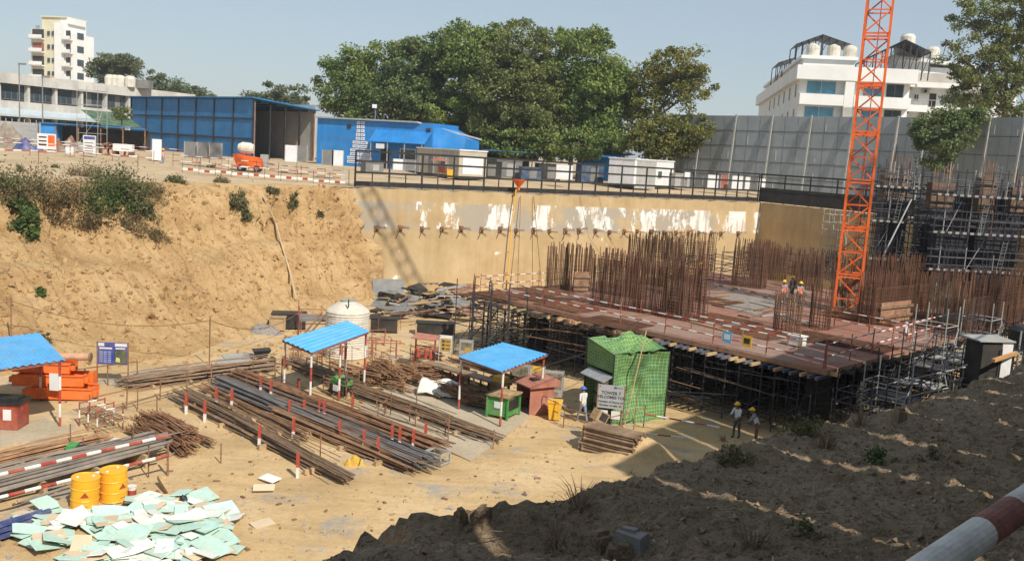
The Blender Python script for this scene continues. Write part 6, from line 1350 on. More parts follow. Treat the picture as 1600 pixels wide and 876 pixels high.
# dark shutters and core walls in the depth of the scaffold
for k in range(18):
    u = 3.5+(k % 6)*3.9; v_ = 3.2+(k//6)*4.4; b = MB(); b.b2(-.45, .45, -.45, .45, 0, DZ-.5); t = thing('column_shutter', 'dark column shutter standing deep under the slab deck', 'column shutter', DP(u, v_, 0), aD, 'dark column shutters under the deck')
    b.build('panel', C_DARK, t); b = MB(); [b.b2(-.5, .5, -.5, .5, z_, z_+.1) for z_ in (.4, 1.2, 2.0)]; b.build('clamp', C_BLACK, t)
b = MB(); q0, q1 = DP(1.5, 13), DP(L1-1, 13); q0.z = q1.z = 0; t = tag(b.build('core_wall', C_DARK), 'x') if False else None
b = MB(); b.b2(0, L1-4, -.2, .2, 0, DZ-.5); tag(b.build('basement_wall', C_CONC, loc=DP(2, 14.5, 0), rz=aD), 'long bare concrete wall in the dark under the deck', 'wall')
# loose long tubes on the scaffold face
for k in range(26):
    u = random.uniform(.5, L1-6); z_ = random.uniform(.4, 3.0); b = MB(); b.tube(DP(u, -.55-random.random()*.3, z_), DP(u+random.uniform(3, 6), -.5, z_+random.uniform(-.6, .6)), .026, 5)
    tag(b.build('scaffold_tube', C_SCAF if k % 3 else C_RUST), 'long black tube tied across the front of the shoring towers' if k % 3 else 'rusty tube tied across the front of the shoring towers', 'tube', 'tubes across the front of the shoring')
# scaffold standing outside the deck: left end and right edge
for k, (px, py, h_, l) in enumerate(((735, 556, 3.9, 'left-hand open scaffold tower beside the deck, nearest the scrap panels'), (762, 566, 3.4, 'open scaffold tower just behind the blue shelter roof'), (790, 556, 3.6, 'open scaffold tower between the shelter and the dark underside of the deck'), (760, 540, 3.5, 'open scaffold tower at the far left corner of the deck'), (818, 566, 3.3, 'open scaffold tower right behind the right post of the shelter'))):
    scaf_tower('scaffold_tower', l, 'scaffold', G(px, py), 1.5, h_, 5, aD, C_SCAF, ext=.9)
for k in range(10):
    v_ = .6+k*2.3; h_ = (3.0, 3.2, 3.4, 4.2, 5.2, 5.4, 5.2, 5.0, 4.6, 4.2)[k]
    tw = scaf_tower('scaffold_tower', 'open black scaffold tower outside the right edge of the deck', 'scaffold', DP(L1+1.5+(k % 2)*.3, v_, 0), 1.6, h_, 6, aD, (C_SCAF, C_POST, C_SCAF)[k % 3], 'scaffold towers along the right edge of the deck', ext=.9)
    if k > 1: b = MB(); b.b2(-.95, .95, -.8, .8, h_*.55, h_*.55+.06); b.build('platform', C_POST if k % 2 else C_GREY, tw)
    tw2 = scaf_tower('scaffold_tower', 'outer black scaffold tower next to the shaded embankment', 'scaffold', DP(L1+4.0, v_+1.0, 0), 1.6, max(2.6, h_-1.4), 4, aD, C_SCAF, 'outer scaffold towers beside the embankment', ext=.6) if k > 2 else None
for k in range(34):
    v_ = random.uniform(-1, 18); b = MB(); z_ = random.uniform(.5, 3.8); b.tube(DP(L1+.6+random.random()*3, v_, z_), DP(L1+1+random.random()*3, v_+random.uniform(3, 7), z_+random.uniform(-1.2, 1.2)), .03, 5)
    tag(b.build('scaffold_tube', C_POST if k % 3 == 0 else C_SCAF), ('pale' if k % 3 == 0 else 'dark')+' tube lying through the scaffold at the right edge of the deck', 'tube', 'tubes in the right-hand scaffold')
# --- edge rails on the deck
def dr(pts, label, **k): return barrier([tuple(DP(u, v_)) for u, v_ in pts], label, striped=True, **k)
dr([(.2, .25), (L1*.5, .25), (L1-.3, .25)], 'red and white guard rail along the front edge of the deck', h=1.1, rails=(1.05, .5), step=3.2, r=.032, postm=C_MAROON, name='guard_rail', cat='guard rail')
dr([(L1-.3, .5), (L1-.3, L2*.4), (L1-.3, L2*.62)], 'red and white guard rail along the right edge of the deck', h=1.2, rails=(1.15, .55), step=2.9, r=.034, postm=C_MAROON, name='guard_rail', cat='guard rail')
dr([(L1*.62, 3.0), (L1-3.0, 3.2)], 'inner striped rail on the deck in front of the round cages', h=.8, rails=(.8,), step=3.2, r=.03, name='guard_rail', cat='guard rail')
dr([(.4, .6), (1.2, 8.5), (2.0, 12)], 'striped rail at the far left end of the deck', h=1.1, rails=(1.05, .5), step=2.8, r=.028, name='guard_rail', cat='guard rail')
dr([(L1-5, L2*.42), (L1-.5, L2*.40)], 'striped rail crossing the deck right of the round cages', h=1.0, rails=(1.0, .5), step=2.4, r=.03, name='guard_rail', cat='guard rail')
for px, py, l, m_ in ((1133, 527, 'small blue notice hung on the deck guard rail', C_ROOFBL), (1184, 530, 'small yellow notice hung on the deck guard rail', C_YEL)):
    P = G(px, py, DZ+.55); P = DP((P-D1).dot(e1), .17, DZ+.55); b = MB(); b.b2(-.26, .26, -.015, .015, -.28, .28); t = thing('rail_notice', l, 'notice', P, aD); b.build('panel', m_, t); b = MB(); b.b2(-.17, .17, -.022, -.016, -.12, .15); b.build('print', C_SIGNWH if m_ is C_ROOFBL else C_BLACK, t)
P = G(1245, 541, DZ); crate(P, .75, .5, .55, C_SIGNWH, 'small white box at the near corner of the deck', aD, 'white_box')
P = G(1415, 520, DZ); b = MB(); b.lathe([(.1, 0), (.16, .05), (.14, .6), (.05, .65)], 10); tag(b.build('white_bucket', C_SIGNWH, loc=P), 'white plastic can by the deck guard rail', 'can')
# --- rebar cages
_bar = {}
def barmesh(h_, r, m_):
    k = (round(h_, 1), r, m_.name)
    if k not in _bar: b = MB(); b.bar((0, 0, 0), (0, 0, h_), r*2, r*2); o = b.build('vertical_bar', m_, loc=(0, 0, 0)); _bar[k] = o.data; bpy.data.objects.remove(o)
    return _bar[k]
_nn = [0]
def cage(pxl, pxr, pyb, depth, top, label, nb=None, rings=8, ringtop=.75, mat=None, z=DZ, group=None, round_=False, name='rebar_cage', rz=None, r=.021, box=False):
    """cage whose foot spans two pixels on the deck; top = pixel row of the bar ends"""
    A = G(pxl, pyb if not isinstance(pyb, tuple) else pyb[0], z); B = G(pxr, pyb if not isinstance(pyb, tuple) else pyb[1], z); w_ = (B-A).length; mat = {None: C_CAGE, C_RUST2: C_CAGE2}.get(mat, mat); h_ = zat((pxl+pxr)/2, top, (A.y+B.y)/2)-z
    a = ang_of(A, B); c = (A+B)/2; t = thing(name, label, 'rebar cage', c, a, group); per = []
    if round_:
        n = nb or 22; R_ = w_/2; per = [(R_*math.cos(2*math.pi*k/n), R_*math.sin(2*math.pi*k/n)+R_) for k in range(n)]
    else:
        sp = .15 if nb is None else w_/nb; nx = max(3, min(42, int(w_/sp))); ny = max(1, min(10, int(depth/.3)))
        per = [(-w_/2+w_*k/(nx-1), 0) for k in range(nx)] + [(-w_/2+w_*k/(nx-1), depth) for k in range(nx)] + [(-w_/2, depth*k/(ny+1)) for k in range(1, ny+1)] + [(w_/2, depth*k/(ny+1)) for k in range(1, ny+1)]
    per = per[:98]; me = [barmesh(h_*f, r, mat) for f in (.74, .90, .96, 1.0)]
    for x, y in per:
        o = bpy.data.objects.new('vertical_bar', random.choice(me[1:] if random.random() < .85 else me)); col.objects.link(o); o.parent = t; o.location = (x+random.gauss(0, .012), y+random.gauss(0, .012), 0); o.rotation_euler = (random.gauss(0, .018), random.gauss(0, .022), random.random())
    b = MB(); 
    if round_:
        n = 18; pts = [(w_/2*1.03*math.cos(2*math.pi*k/n), w_/2*1.03*math.sin(2*math.pi*k/n)+w_/2, 0) for k in range(n+1)]
    else: pts = [(-w_/2-.02, -.02, 0), (w_/2+.02, -.02, 0), (w_/2+.02, depth+.02, 0), (-w_/2-.02, depth+.02, 0), (-w_/2-.02, -.02, 0)]
    for p, q in zip(pts, pts[1:]): b.bar(p, q, .022)
    ro = b.build('stirrup', mat, t); ro.location.z = .12
    rings = int(rings*1.5)
    for k in range(1, rings): c_ = ro.copy(); col.objects.link(c_); c_.location.z = .12+h_*ringtop*k/rings*(1+.02*random.random())
    if box: b = MB(); b.b2(-w_*.36, w_*.36, -.12, -.05, .1, h_*.42); b.build('shutter_panel', C_PLY, t); b = MB(); b.b2(-w_*.4, w_*.4, -.22, -.121, h_*.30, h_*.35); b.build('timber_clamp', C_REBARD, t); b = MB(); b.b2(-w_*.4, w_*.4, -.22, -.121, h_*.12, h_*.17); b.build('timber_clamp', C_REBARD, t)
    return t
cage(858, 886, 452, .6, 378, 'sparse rust-coloured row of starter bars at the far left of the deck', nb=12, rings=3, mat=C_RUST2)
cage(890, 922, 456, .9, 380, 'dense dark cage with a timber clamp, second from the left on the deck', nb=13, rings=12, box=True)
cage(922, 1030, (476, 494), .6, 398, 'long wall cage at the front left of the deck, left half', nb=40, rings=13, ringtop=.85)
cage(1032, 1093, (495, 506), .7, 404, 'long wall cage at the front left of the deck, right end beside the clamped column', nb=22, rings=11, ringtop=.85)
cage(1034, 1066, (488, 494), .7, 440, 'short dense column cage standing inside the long front wall cage', nb=12, rings=12, box=True, mat=C_REBARD)
cage(935, 1000, (458, 468), .5, 388, 'second row wall cage just behind the long front one', nb=26, rings=10, ringtop=.85)
cage(978, 1050, (440, 450), .6, 366, 'tall wall cage in the middle behind the front cages', nb=32, rings=13, ringtop=.85)
cage(1050, 1096, (462, 470), .5, 372, 'tall cage right behind the end of the front wall cage', nb=16, rings=7, mat=C_RUST2)
cage(1010, 1075, (428, 436), .5, 362, 'wall cage in the third row, left of the worker', nb=22, rings=10, ringtop=.8)
cage(1075, 1110, (420, 424), .5, 360, 'narrow tall cage in the back row by the worker', nb=12, rings=8)
cage(1142, 1190, (446, 452), 1.2, 372, 'dense dark rust block cage in front of the wall corner', nb=20, rings=18, ringtop=.78)
cage(1190, 1225, (436, 440), .7, 378, 'cage right of the dense block below the wall corner', nb=14, rings=12, ringtop=.7)
cage(1226, 1262, (430, 434), .6, 384, 'low back cage between the block and the orange crane', nb=14, rings=8, mat=C_RUST2)
cage(1262, 1300, (432, 437), .6, 388, 'low back cage touching the left side of the orange crane', nb=15, rings=9)
cage(1222, 1257, 523, .9, 458, 'round column cage on the deck nearest its front corner', nb=24, rings=7, round_=True, mat=C_RUST2)
cage(1276, 1302, 516, .8, 446, 'slimmer round column cage left of the crane foot', nb=20, rings=7, round_=True)
cage(1340, 1392, (468, 474), .8, 394, 'wall cage right behind the crane foot', nb=22, rings=14, ringtop=.7)
cage(1362, 1426, (508, 500), 1.0, 424, 'big block cage with timber clamp right of the crane', nb=28, rings=16, ringtop=.7, box=True)
cage(1300, 1345, (486, 490), .6, 424, 'dark low cage around the foot of the crane', nb=16, rings=10, mat=C_REBARD)
cage(1394, 1440, (462, 458), .7, 396, 'cage between the crane and the dark climbing scaffolds', nb=16, rings=12)
cage(1438, 1504, (484, 476), .7, 420, 'row of tall bars in front of the dark scaffold', nb=26, rings=8, ringtop=.4)
cage(1506, 1556, (528, 516), 1.0, 424, 'large rust wall cage at the right end of the deck', nb=26, rings=12, ringtop=.6)
cage(1558, 1612, (514, 500), .9, 420, 'rust wall cage cut by the right edge of the view', nb=26, rings=14, ringtop=.7)
cage(1455, 1500, (455, 450), .6, 402, 'cage half hidden behind the row of tall bars', nb=16, rings=10, mat=C_RUST2)
cage(1300, 1345, (452, 456), .6, 398, 'cage standing directly behind the orange mast', nb=16, rings=10)
cage(1236, 1280, (450, 456), .6, 396, 'middle-distance cage left of the orange mast', nb=15, rings=10)
cage(1402, 1450, (492, 488), .7, 430, 'cage right of the big block cage with timber clamp', nb=16, rings=12)
cage(1462, 1506, (506, 500), .7, 440, 'low cage left of the large rust wall cage at the right', nb=15, rings=12, mat=C_REBARD)
cage(1168, 1215, (424, 428), .5, 376, 'back cage seen over the dense dark block', nb=14, rings=9)
# far edge shoring and clutter on the deck
for k, (px, py) in enumerate(((1060, 446), (1090, 440), (1120, 436), (1150, 430), (1180, 428), (1210, 424), (1240, 430), (1275, 440))):
    scaf_tower('shoring_tower', 'low blue-black shoring tower along the far edge of the deck', 'scaffold', G(px, py, DZ), 1.7, 2.0, 4, aD, C_SCAF, 'low shoring towers along the far edge of the deck', ext=.4)
for k in range(34):
    px, py = random.choice(((random.uniform(1095, 1320), random.uniform(470, 512)), (random.uniform(1110, 1480), random.uniform(450, 500)))); P = G(px, py, DZ+.02)
    L = random.uniform(.8, 3.2); b = MB(); b.b2(-L/2, L/2, -.06, .06, 0, .09); m_ = random.choice((C_TIMBER, C_RUST, C_GREY, C_POST))
    tag(b.build('loose_timber', m_, loc=P, rz=aD+random.choice((0, 1.57))+random.gauss(0, .15)), {id(C_TIMBER): 'pale timber', id(C_RUST): 'rusty bar', id(C_GREY): 'grey bar', id(C_POST): 'pale metal bar'}[id(m_)]+' lying loose on the slab deck', 'timber', 'loose timbers on the deck')
b = MB(); b.prism([(p.x, p.y) for p in (G(1095, 470, DZ), G(1180, 492, DZ), G(1235, 474, DZ), G(1140, 458, DZ))], DZ+.004, DZ+.03); tag(b.build('rebar_mat', M('grey_mat', (.22, .19, .17), .85, 0, .3, 3)), 'flat grey sheet spread on the deck left of the workers', 'mat')
rm = MB()
for k in range(24): rm.bar((-1.8, -1.38+.12*k, .03), (1.8, -1.38+.12*k+random.gauss(0, .03), .03), .022)
for k in range(24): rm.bar((-1.76+.153*k, -1.4, .055), (-1.76+.153*k, 1.4, .055), .022)
rm0 = None
for k, (px, py) in enumerate(((790, 462), (840, 466), (890, 480), (850, 455), (960, 505), (1130, 500), (1180, 520), (1290, 530), (1340, 540), (1420, 490), (1470, 510), (1110, 470))):
    o = tag(rm.build('rebar_mesh', C_CAGE, loc=G(px, py, DZ)), 'flat rusty rebar mesh lying on the slab deck', 'rebar mesh', 'rebar meshes laid on the deck') if rm0 is None else rm0.copy()
    if rm0 is None: rm0 = o
    else: col.objects.link(o); o.location = G(px, py, DZ)
    o.rotation_euler.z = aD+random.gauss(0, .04); o.location.z += .01*(k % 3)
for k in range(60):
    P = G(random.uniform(780, 1500), 0, DZ) if False else DP(random.uniform(1, L1-1), random.uniform(1.2, L2-2)); L = random.uniform(1.5, 5); b = MB(); b.bar((-L/2, 0, 0), (L/2, random.gauss(0, .1), .02), .03)
    tag(b.build('loose_bar', random.choice((C_CAGE, C_CAGE2, C_RUST))), 'x', 'bar') if False else tag(b.build('loose_bar', random.choice((C_CAGE, C_CAGE2, C_RUST)), loc=P+V(0, 0, .09), rz=aD+random.choice((0, 1.57))+random.gauss(0, .12)), 'single thin rusty bar lying loose on the slab deck', 'bar', 'loose bars on the deck')
bb = [(G(1290, 494, DZ), G(1400, 512, DZ)), (G(1300, 490, DZ), G(1395, 504, DZ))]
for k in range(10):
    p, q = bb[k % 2]; b = MB(); o_ = V(random.uniform(-.2, .2), random.uniform(-.3, .3), .06+.05*k); b.bar(p+o_, q+o_, .07); tag(b.build('rebar_length', C_RUST), 'rusty long bar in the low pile beside the crane foot', 'bar', 'bars piled beside the crane foot')
# --- climbing scaffolds and dark shutters on the right
def climb(px, Y, w_, d_, label, zs, ztop, yaw=.12, core=True, n=7):
    P = at(px, Y, DZ-.5); t = thing('climbing_scaffold', label, 'scaffold', P, yaw); z0 = P.z; H = ztop-z0
    for k in range(n):
        for y in (0, d_):
            b = MB(); x = w_*k/(n-1); b.tube((x, y, 0), (x+random.gauss(0, .03), y, H+random.uniform(-.5, .7)), .04, 6); b.build('standard', C_SCAF if random.random() < .88 else C_POST, t)
    for k in range(n-1):
        for y in (0, d_):
            if random.random() < .6: b = MB(); x = w_*(k+.5)/(n-1); b.tube((x, y, random.choice(zs)-z0), (x, y, H+random.uniform(-1.5, .4)), .03, 5); b.build('inner_standard', random.choice((C_SCAF, C_SCAF, C_SCAF, C_POST, C_RUST)), t)
    for k in range(16):
        z_ = .5+(H-1)*k/15
        for y in (-.05, d_+.05): b = MB(); b.tube((-.4, y, z_), (w_+.4, y, z_+random.uniform(-.1, .1)), .032, 5); b.build('ledger', C_SCAF, t)
        for x in (0, w_/2, w_): 
            if k % 2: b = MB(); b.tube((x, -.3, z_+.1), (x, d_+.3, z_+.1), .03, 5); b.build('transom', C_SCAF, t)
    for z_ in zs:
        zz = z_-z0; b = MB(); b.b2(-.6, w_+.6, -1.0, -.1, zz, zz+.06); b.build('platform', C_DARK, t)
        b = MB(); b.stripes((-.6, -1.03, zz+.13), (w_+.6, -1.03, zz+.13), .05, .30, .17); b.build('toe_board', [M('dull_white', (.25, .25, .25), .7, 0, .2, 3), C_BLACK], t)
        b = MB(); b.tube((-.6, -1.0, zz+1.1), (w_+.6, -1.0, zz+1.1), .03, 5); b.build('hand_rail', C_SCAF, t)
        xl = w_*random.uniform(.25, .7); b = MB()
        for s_ in (0, .38): b.tube((xl+s_, -1.05, zz+.1), (xl+s_+.35, -1.0, zz+2.6), .022, 6)
        for j in range(9): b.tube((xl+.035*j, -1.05, zz+.25+.27*j), (xl+.38+.035*j, -1.05, zz+.25+.27*j), .014, 5)
        b.build('ladder', C_GREY, t)
        for j in range(int(w_*1.2)): b = MB(); x = w_*random.random(); b.tube((x, -1.0, zz), (x, -1.0, zz+random.uniform(1.0, 2.2)), .026, 5); b.build('guard_post', random.choice((C_SCAF, C_SCAF, C_SCAF, C_SCAF, C_POST)), t)
    for k in range(4): b = MB(); x = w_*random.random()*.7; z_ = random.choice(zs[:-1])-z0; b.tube((x, -.06, z_), (x+random.uniform(.5, 2), -.06, z_+2.6), .03, 5); b.build('brace', random.choice((C_POST, C_SCAF)), t)
    for k in range(9): b = MB(); x = w_*random.random(); b.tube((x, -.7, zs[-1]-z0), (x, -.7, zs[-1]-z0+random.uniform(1, 1.9)), .035, 5); b.build('guard_post', C_POST if k % 2 else C_SCAF, t)
    return t
def shutter_box(px, Y, w_, d_, z0, z1, label, mat, yaw=.12, reb=0, name='wall_shutter'):
    P = at(px, Y, z0); t = thing(name, label, 'shutter', P, yaw); b = MB(); b.b2(0, w_, 0, d_, 0, z1-z0); b.build('panel', mat, t)
    for k in range(int((z1-z0)/.9)): b = MB(); z_ = .4+k*.9; b.b2(-.1, w_+.1, -.12, -.003, z_, z_+.14); b.build('waler', C_BLACK, t)
    for k in range(reb):
        b = MB(); x = .1+(w_-.2)*k/max(1, reb-1); b.bar((x, .15, z1-z0), (x+random.gauss(0, .05), .15, z1-z0+random.uniform(1.0, 1.7)), .04); b.build('starter_bar', C_RUST, t)
    return t
C_NAVY = M('navy_shutter', (.014, .016, .028), .6, 0, .4, 1, dust=.03)
C_BRSH = M('brown_shutter', (.10, .05, .03), .8, 0, .35, 1.5)
climb(1352, 77, 3.9, 2.2, 'left dark climbing scaffold with striped platforms right beside the orange crane', (5.8, 8.9, 11.7), 13.4)
shutter_box(1366, 78, 2.2, 1.0, 3.2, 10.6, 'dark navy wall shutter inside the left climbing scaffold', C_NAVY)
shutter_box(1378, 80, 2.4, .8, 10.2, 13.2, 'brown starter cage rising behind the top platform left of the creeper', C_BRSH, reb=9)
climb(1446, 73, 8.6, 2.6, 'wide dark climbing scaffold with striped platforms at the right edge', (5.6, 8.5, 11.4), 13.2, .08, n=13)
shutter_box(1452, 74.5, 2.6, 1.2, 3.2, 9.6, 'left navy wall shutter inside the wide climbing scaffold', C_NAVY)
shutter_box(1512, 74.5, 3.6, 1.2, 3.2, 9.0, 'right navy wall shutter inside the wide climbing scaffold', C_NAVY)
shutter_box(1453, 75, 1.9, .8, 10.4, 12.4, 'brown box shutter with starter bars at the left top of the wide scaffold', C_BRSH, reb=7)
shutter_box(1527, 75, 1.4, .8, 10.2, 13.0, 'brown upright shutter with starter bars at the middle top of the wide scaffold', C_BRSH, reb=8)
shutter_box(1578, 76, 1.6, .8, 10.4, 12.4, 'brown box shutter at the right top of the wide scaffold', C_BRSH, reb=6)
shutter_box(1424, 79, 3.0, .8, 3.2, 11.0, 'dark navy sheet added as shade in the gap between the two climbing scaffolds', C_NAVY)  # added dark sheet, stands for the shade between the scaffolds
shutter_box(1496, 77, 8, .6, 8.8, 11.3, 'dark navy sheet added as shade high behind the wide climbing scaffold', C_NAVY)  # added dark sheet, hides the lit wall and hoarding behind
b = MB(); b.tube(at(1380, 71, 6.6), at(1424, 72, 11.0), .06, 8); tag(b.build('leaning_prop', C_POST), 'white prop leaning diagonally right of the orange crane', 'prop')
for k, (px0, px1) in enumerate(((1282, 1296), (1300, 1312))):
    scaf_tower('ladder_tower', f'slim white-grey ladder tower standing by the side wall, {"left" if k==0 else "right"} of two', 'scaffold', at((px0+px1)/2, 86, DZ), .9, 5.4, 8, .3, C_POST, d_=.9, ext=.4)
for px, py, l in ((1249, 380, 'white'), (1240, 381, 'grey')): 
    P = at(px, 90, zat(px, py, 90)); b = MB(); b.box((0, 0, 0), (.7, .3, .8)); 
# white block with grey roof, black tank and clutter between the deck and the bank
P = at(1530, 46.5, 0); t = thing('white_cubicle', 'cubicle with shaded side painted dark, lit side painted white and flat grey roof sheet at the foot of the embankment', 'cubicle', P, .2); zt = zat(1530, 529, 46.5)
b = MB(); b.b2(-.9, .19, -.6, .65, 0, zt); b.build('wall', C_DARK, t); b = MB(); b.b2(.2, .8, -.65, .65, 0, zt-.02); b.build('lit_side', C_SIGNWH, t); b = MB(); b.hexa([(-1.2, -.75, zt), (.85, -.75, zt), (.85, .75, zt), (-1.2, .75, zt), (-1.2, -.75, zt+.06), (.85, -.75, zt+.06), (.85, .75, zt+.13), (-1.2, .75, zt+.1)]); b.build('roof', C_POST, t)  # white block's shaded and lit sides painted as dark wall and white part
b = MB(); b.b2(-.9, .0, -.63, -.602, zt-1.5, zt-.4); b.build('dark_opening_panel', C_DARK, t)  # dark slab painted for the shade in the opening
P = at(1592, 52, 0); t = thing('black_tank', 'black plastic tank in a grey frame at the right edge below the cages', 'tank', P); zt = zat(1592, 507, 52); b = MB(); b.lathe([(1.0, zt-1.4), (1.05, zt-.3), (.8, zt-.05), (.3, zt)], 16); b.build('shell', C_BLACK, t)
for x in (-1, 1):
    for y in (-1, 1): b = MB(); b.tube((x, y, 0), (x, y, zt-.2), .05, 6); b.build('stand_leg', C_POST, t)
b = MB(); b.b2(-1.1, 1.1, -1.1, 1.1, zt-1.55, zt-1.41); b.build('stand_top', C_POST, t)
b = MB(); b.bar(at(1552, 44, zat(1552, 563, 44)), at(1588, 46, zat(1588, 551, 46)), .16); tag(b.build('timber_beam', M('fresh_timber', (.5, .25, .09), .8, 0, .2, 3)), 'orange-brown timber beam right of the white block', 'beam')
# --- tower crane
def mast(t, n, z0, w_, mat, sec=3.05):
    hw = w_/2; cs = [(-hw, -hw), (hw, -hw), (hw, hw), (-hw, hw)]; first = None
    for k in range(n):
        if first is None:
            b = MB()
            for x, y in cs: b.bar((x, y, 0), (x, y, sec-.01), .15)
            for zz in (.09, sec-.10): [b.bar((*cs[i], zz), (*cs[(i+1) % 4], zz), .10) for i in range(4)]
            [b.bar((*cs[i], sec/2), (*cs[(i+1) % 4], sec/2), .075) for i in range(4)]
            for i in range(4):
                p, q = cs[i], cs[(i+1) % 4]; b.bar((*p, .1), (*q, sec/2), .085); b.bar((*q, sec/2), (*p, sec-.1), .085)
            first = b.build('mast_section', mat, t); first.location.z = z0
            b = MB(); [b.bar((x, -.1, .05), (x, -.1, sec-.05), .05) for x in (-.22, .22)]; [b.bar((-.22, -.1, .15+.3*j), (.22, -.1, .15+.3*j), .03) for j in range(10)]; ld_ = b.build('ladder', mat, first)
        else:
            c = first.copy(); col.objects.link(c); c.location.z = z0+k*sec; c2 = ld_.copy(); col.objects.link(c2); c2.parent = c
    return z0+n*sec
def jib(t, L, z_, yaw, mat, n, w_=1.2, name='jib_section', x0=0, drop_=None):
    d = V(math.cos(yaw), math.sin(yaw), 0); s_ = V(-d.y, d.x, 0)*w_/2; up_ = V(0, 0, w_*1.1); l = L/n
    for k in range(n):
        a_, c_ = d*(x0+k*l)+V(0, 0, z_), d*(x0+(k+1)*l-.02)+V(0, 0, z_); b = MB(); b.bar(a_+s_, c_+s_, .13); b.bar(a_-s_, c_-s_, .13); b.bar(a_+up_, c_+up_, .14)
        for j in range(4):
            p, q = a_.lerp(c_, j/4), a_.lerp(c_, (j+.5)/4); r_ = a_.lerp(c_, (j+1)/4)
            for sd_ in (s_, -s_): b.bar(p+sd_, q+up_, .07); b.bar(q+up_, r_+sd_, .07)
            b.bar(p+s_, p-s_, .06)
        b.build(name, mat, t)
CP = G(1322, 488, DZ); CP.z = 0
tc = thing('tower_crane', 'orange lattice tower crane mast rising through the slab deck', 'tower crane', CP, GR+.30)
zt = mast(tc, 8, 0, 1.5, C_ORANGE)
b = MB(); b.b2(-1.0, 1.0, -1.0, 1.0, zt, zt+1.2); b.build('slewing_ring', C_ORANGE, tc); b = MB(); b.b2(1.1, 2.4, -.8, .8, zt+.2, zt+2.2); b.build('cab', C_SIGNWH, tc)
jw = -.35-tc.rotation_euler.z; jib(tc, 30, zt+1.3, jw, C_ORANGE, 5); jib(tc, 6, zt+1.3, jw+math.pi, C_ORANGE, 2, name='counter_jib_section')
b = MB(); b.hexa([(-.7, -.7, zt+1.2), (.7, -.7, zt+1.2), (.7, .7, zt+1.2), (-.7, .7, zt+1.2), (-.1, -.1, zt+7), (.1, -.1, zt+7), (.1, .1, zt+7), (-.1, .1, zt+7)]); b.build('apex', C_ORANGE, tc)
# a second crane stands out of view to the right; its jib throws the lattice shadow on the pit wall
P2 = V(48.6, 27.2, 6.0); t2 = thing('tower_crane', 'second orange tower crane beyond the right edge whose jib shadow crosses the pit wall', 'tower crane', P2)
zt2 = mast(t2, 12, 0, 1.6, C_ORANGE); zj = 45-6.0
b = MB(); b.b2(-.9, .9, -.9, .9, zt2, zj+.5); b.build('slewing_ring', C_ORANGE, t2); yj = math.atan2(.465, -.885); jib(t2, 66, zj, yj, C_ORANGE, 11, 1.15); jib(t2, 14, zj, yj+math.pi, C_ORANGE, 2, 1.7, 'counter_jib_section')
b = MB(); b.b2(-.2, .2, -.2, .2, zj+.5, zj+8); b.build('apex', C_ORANGE, t2)

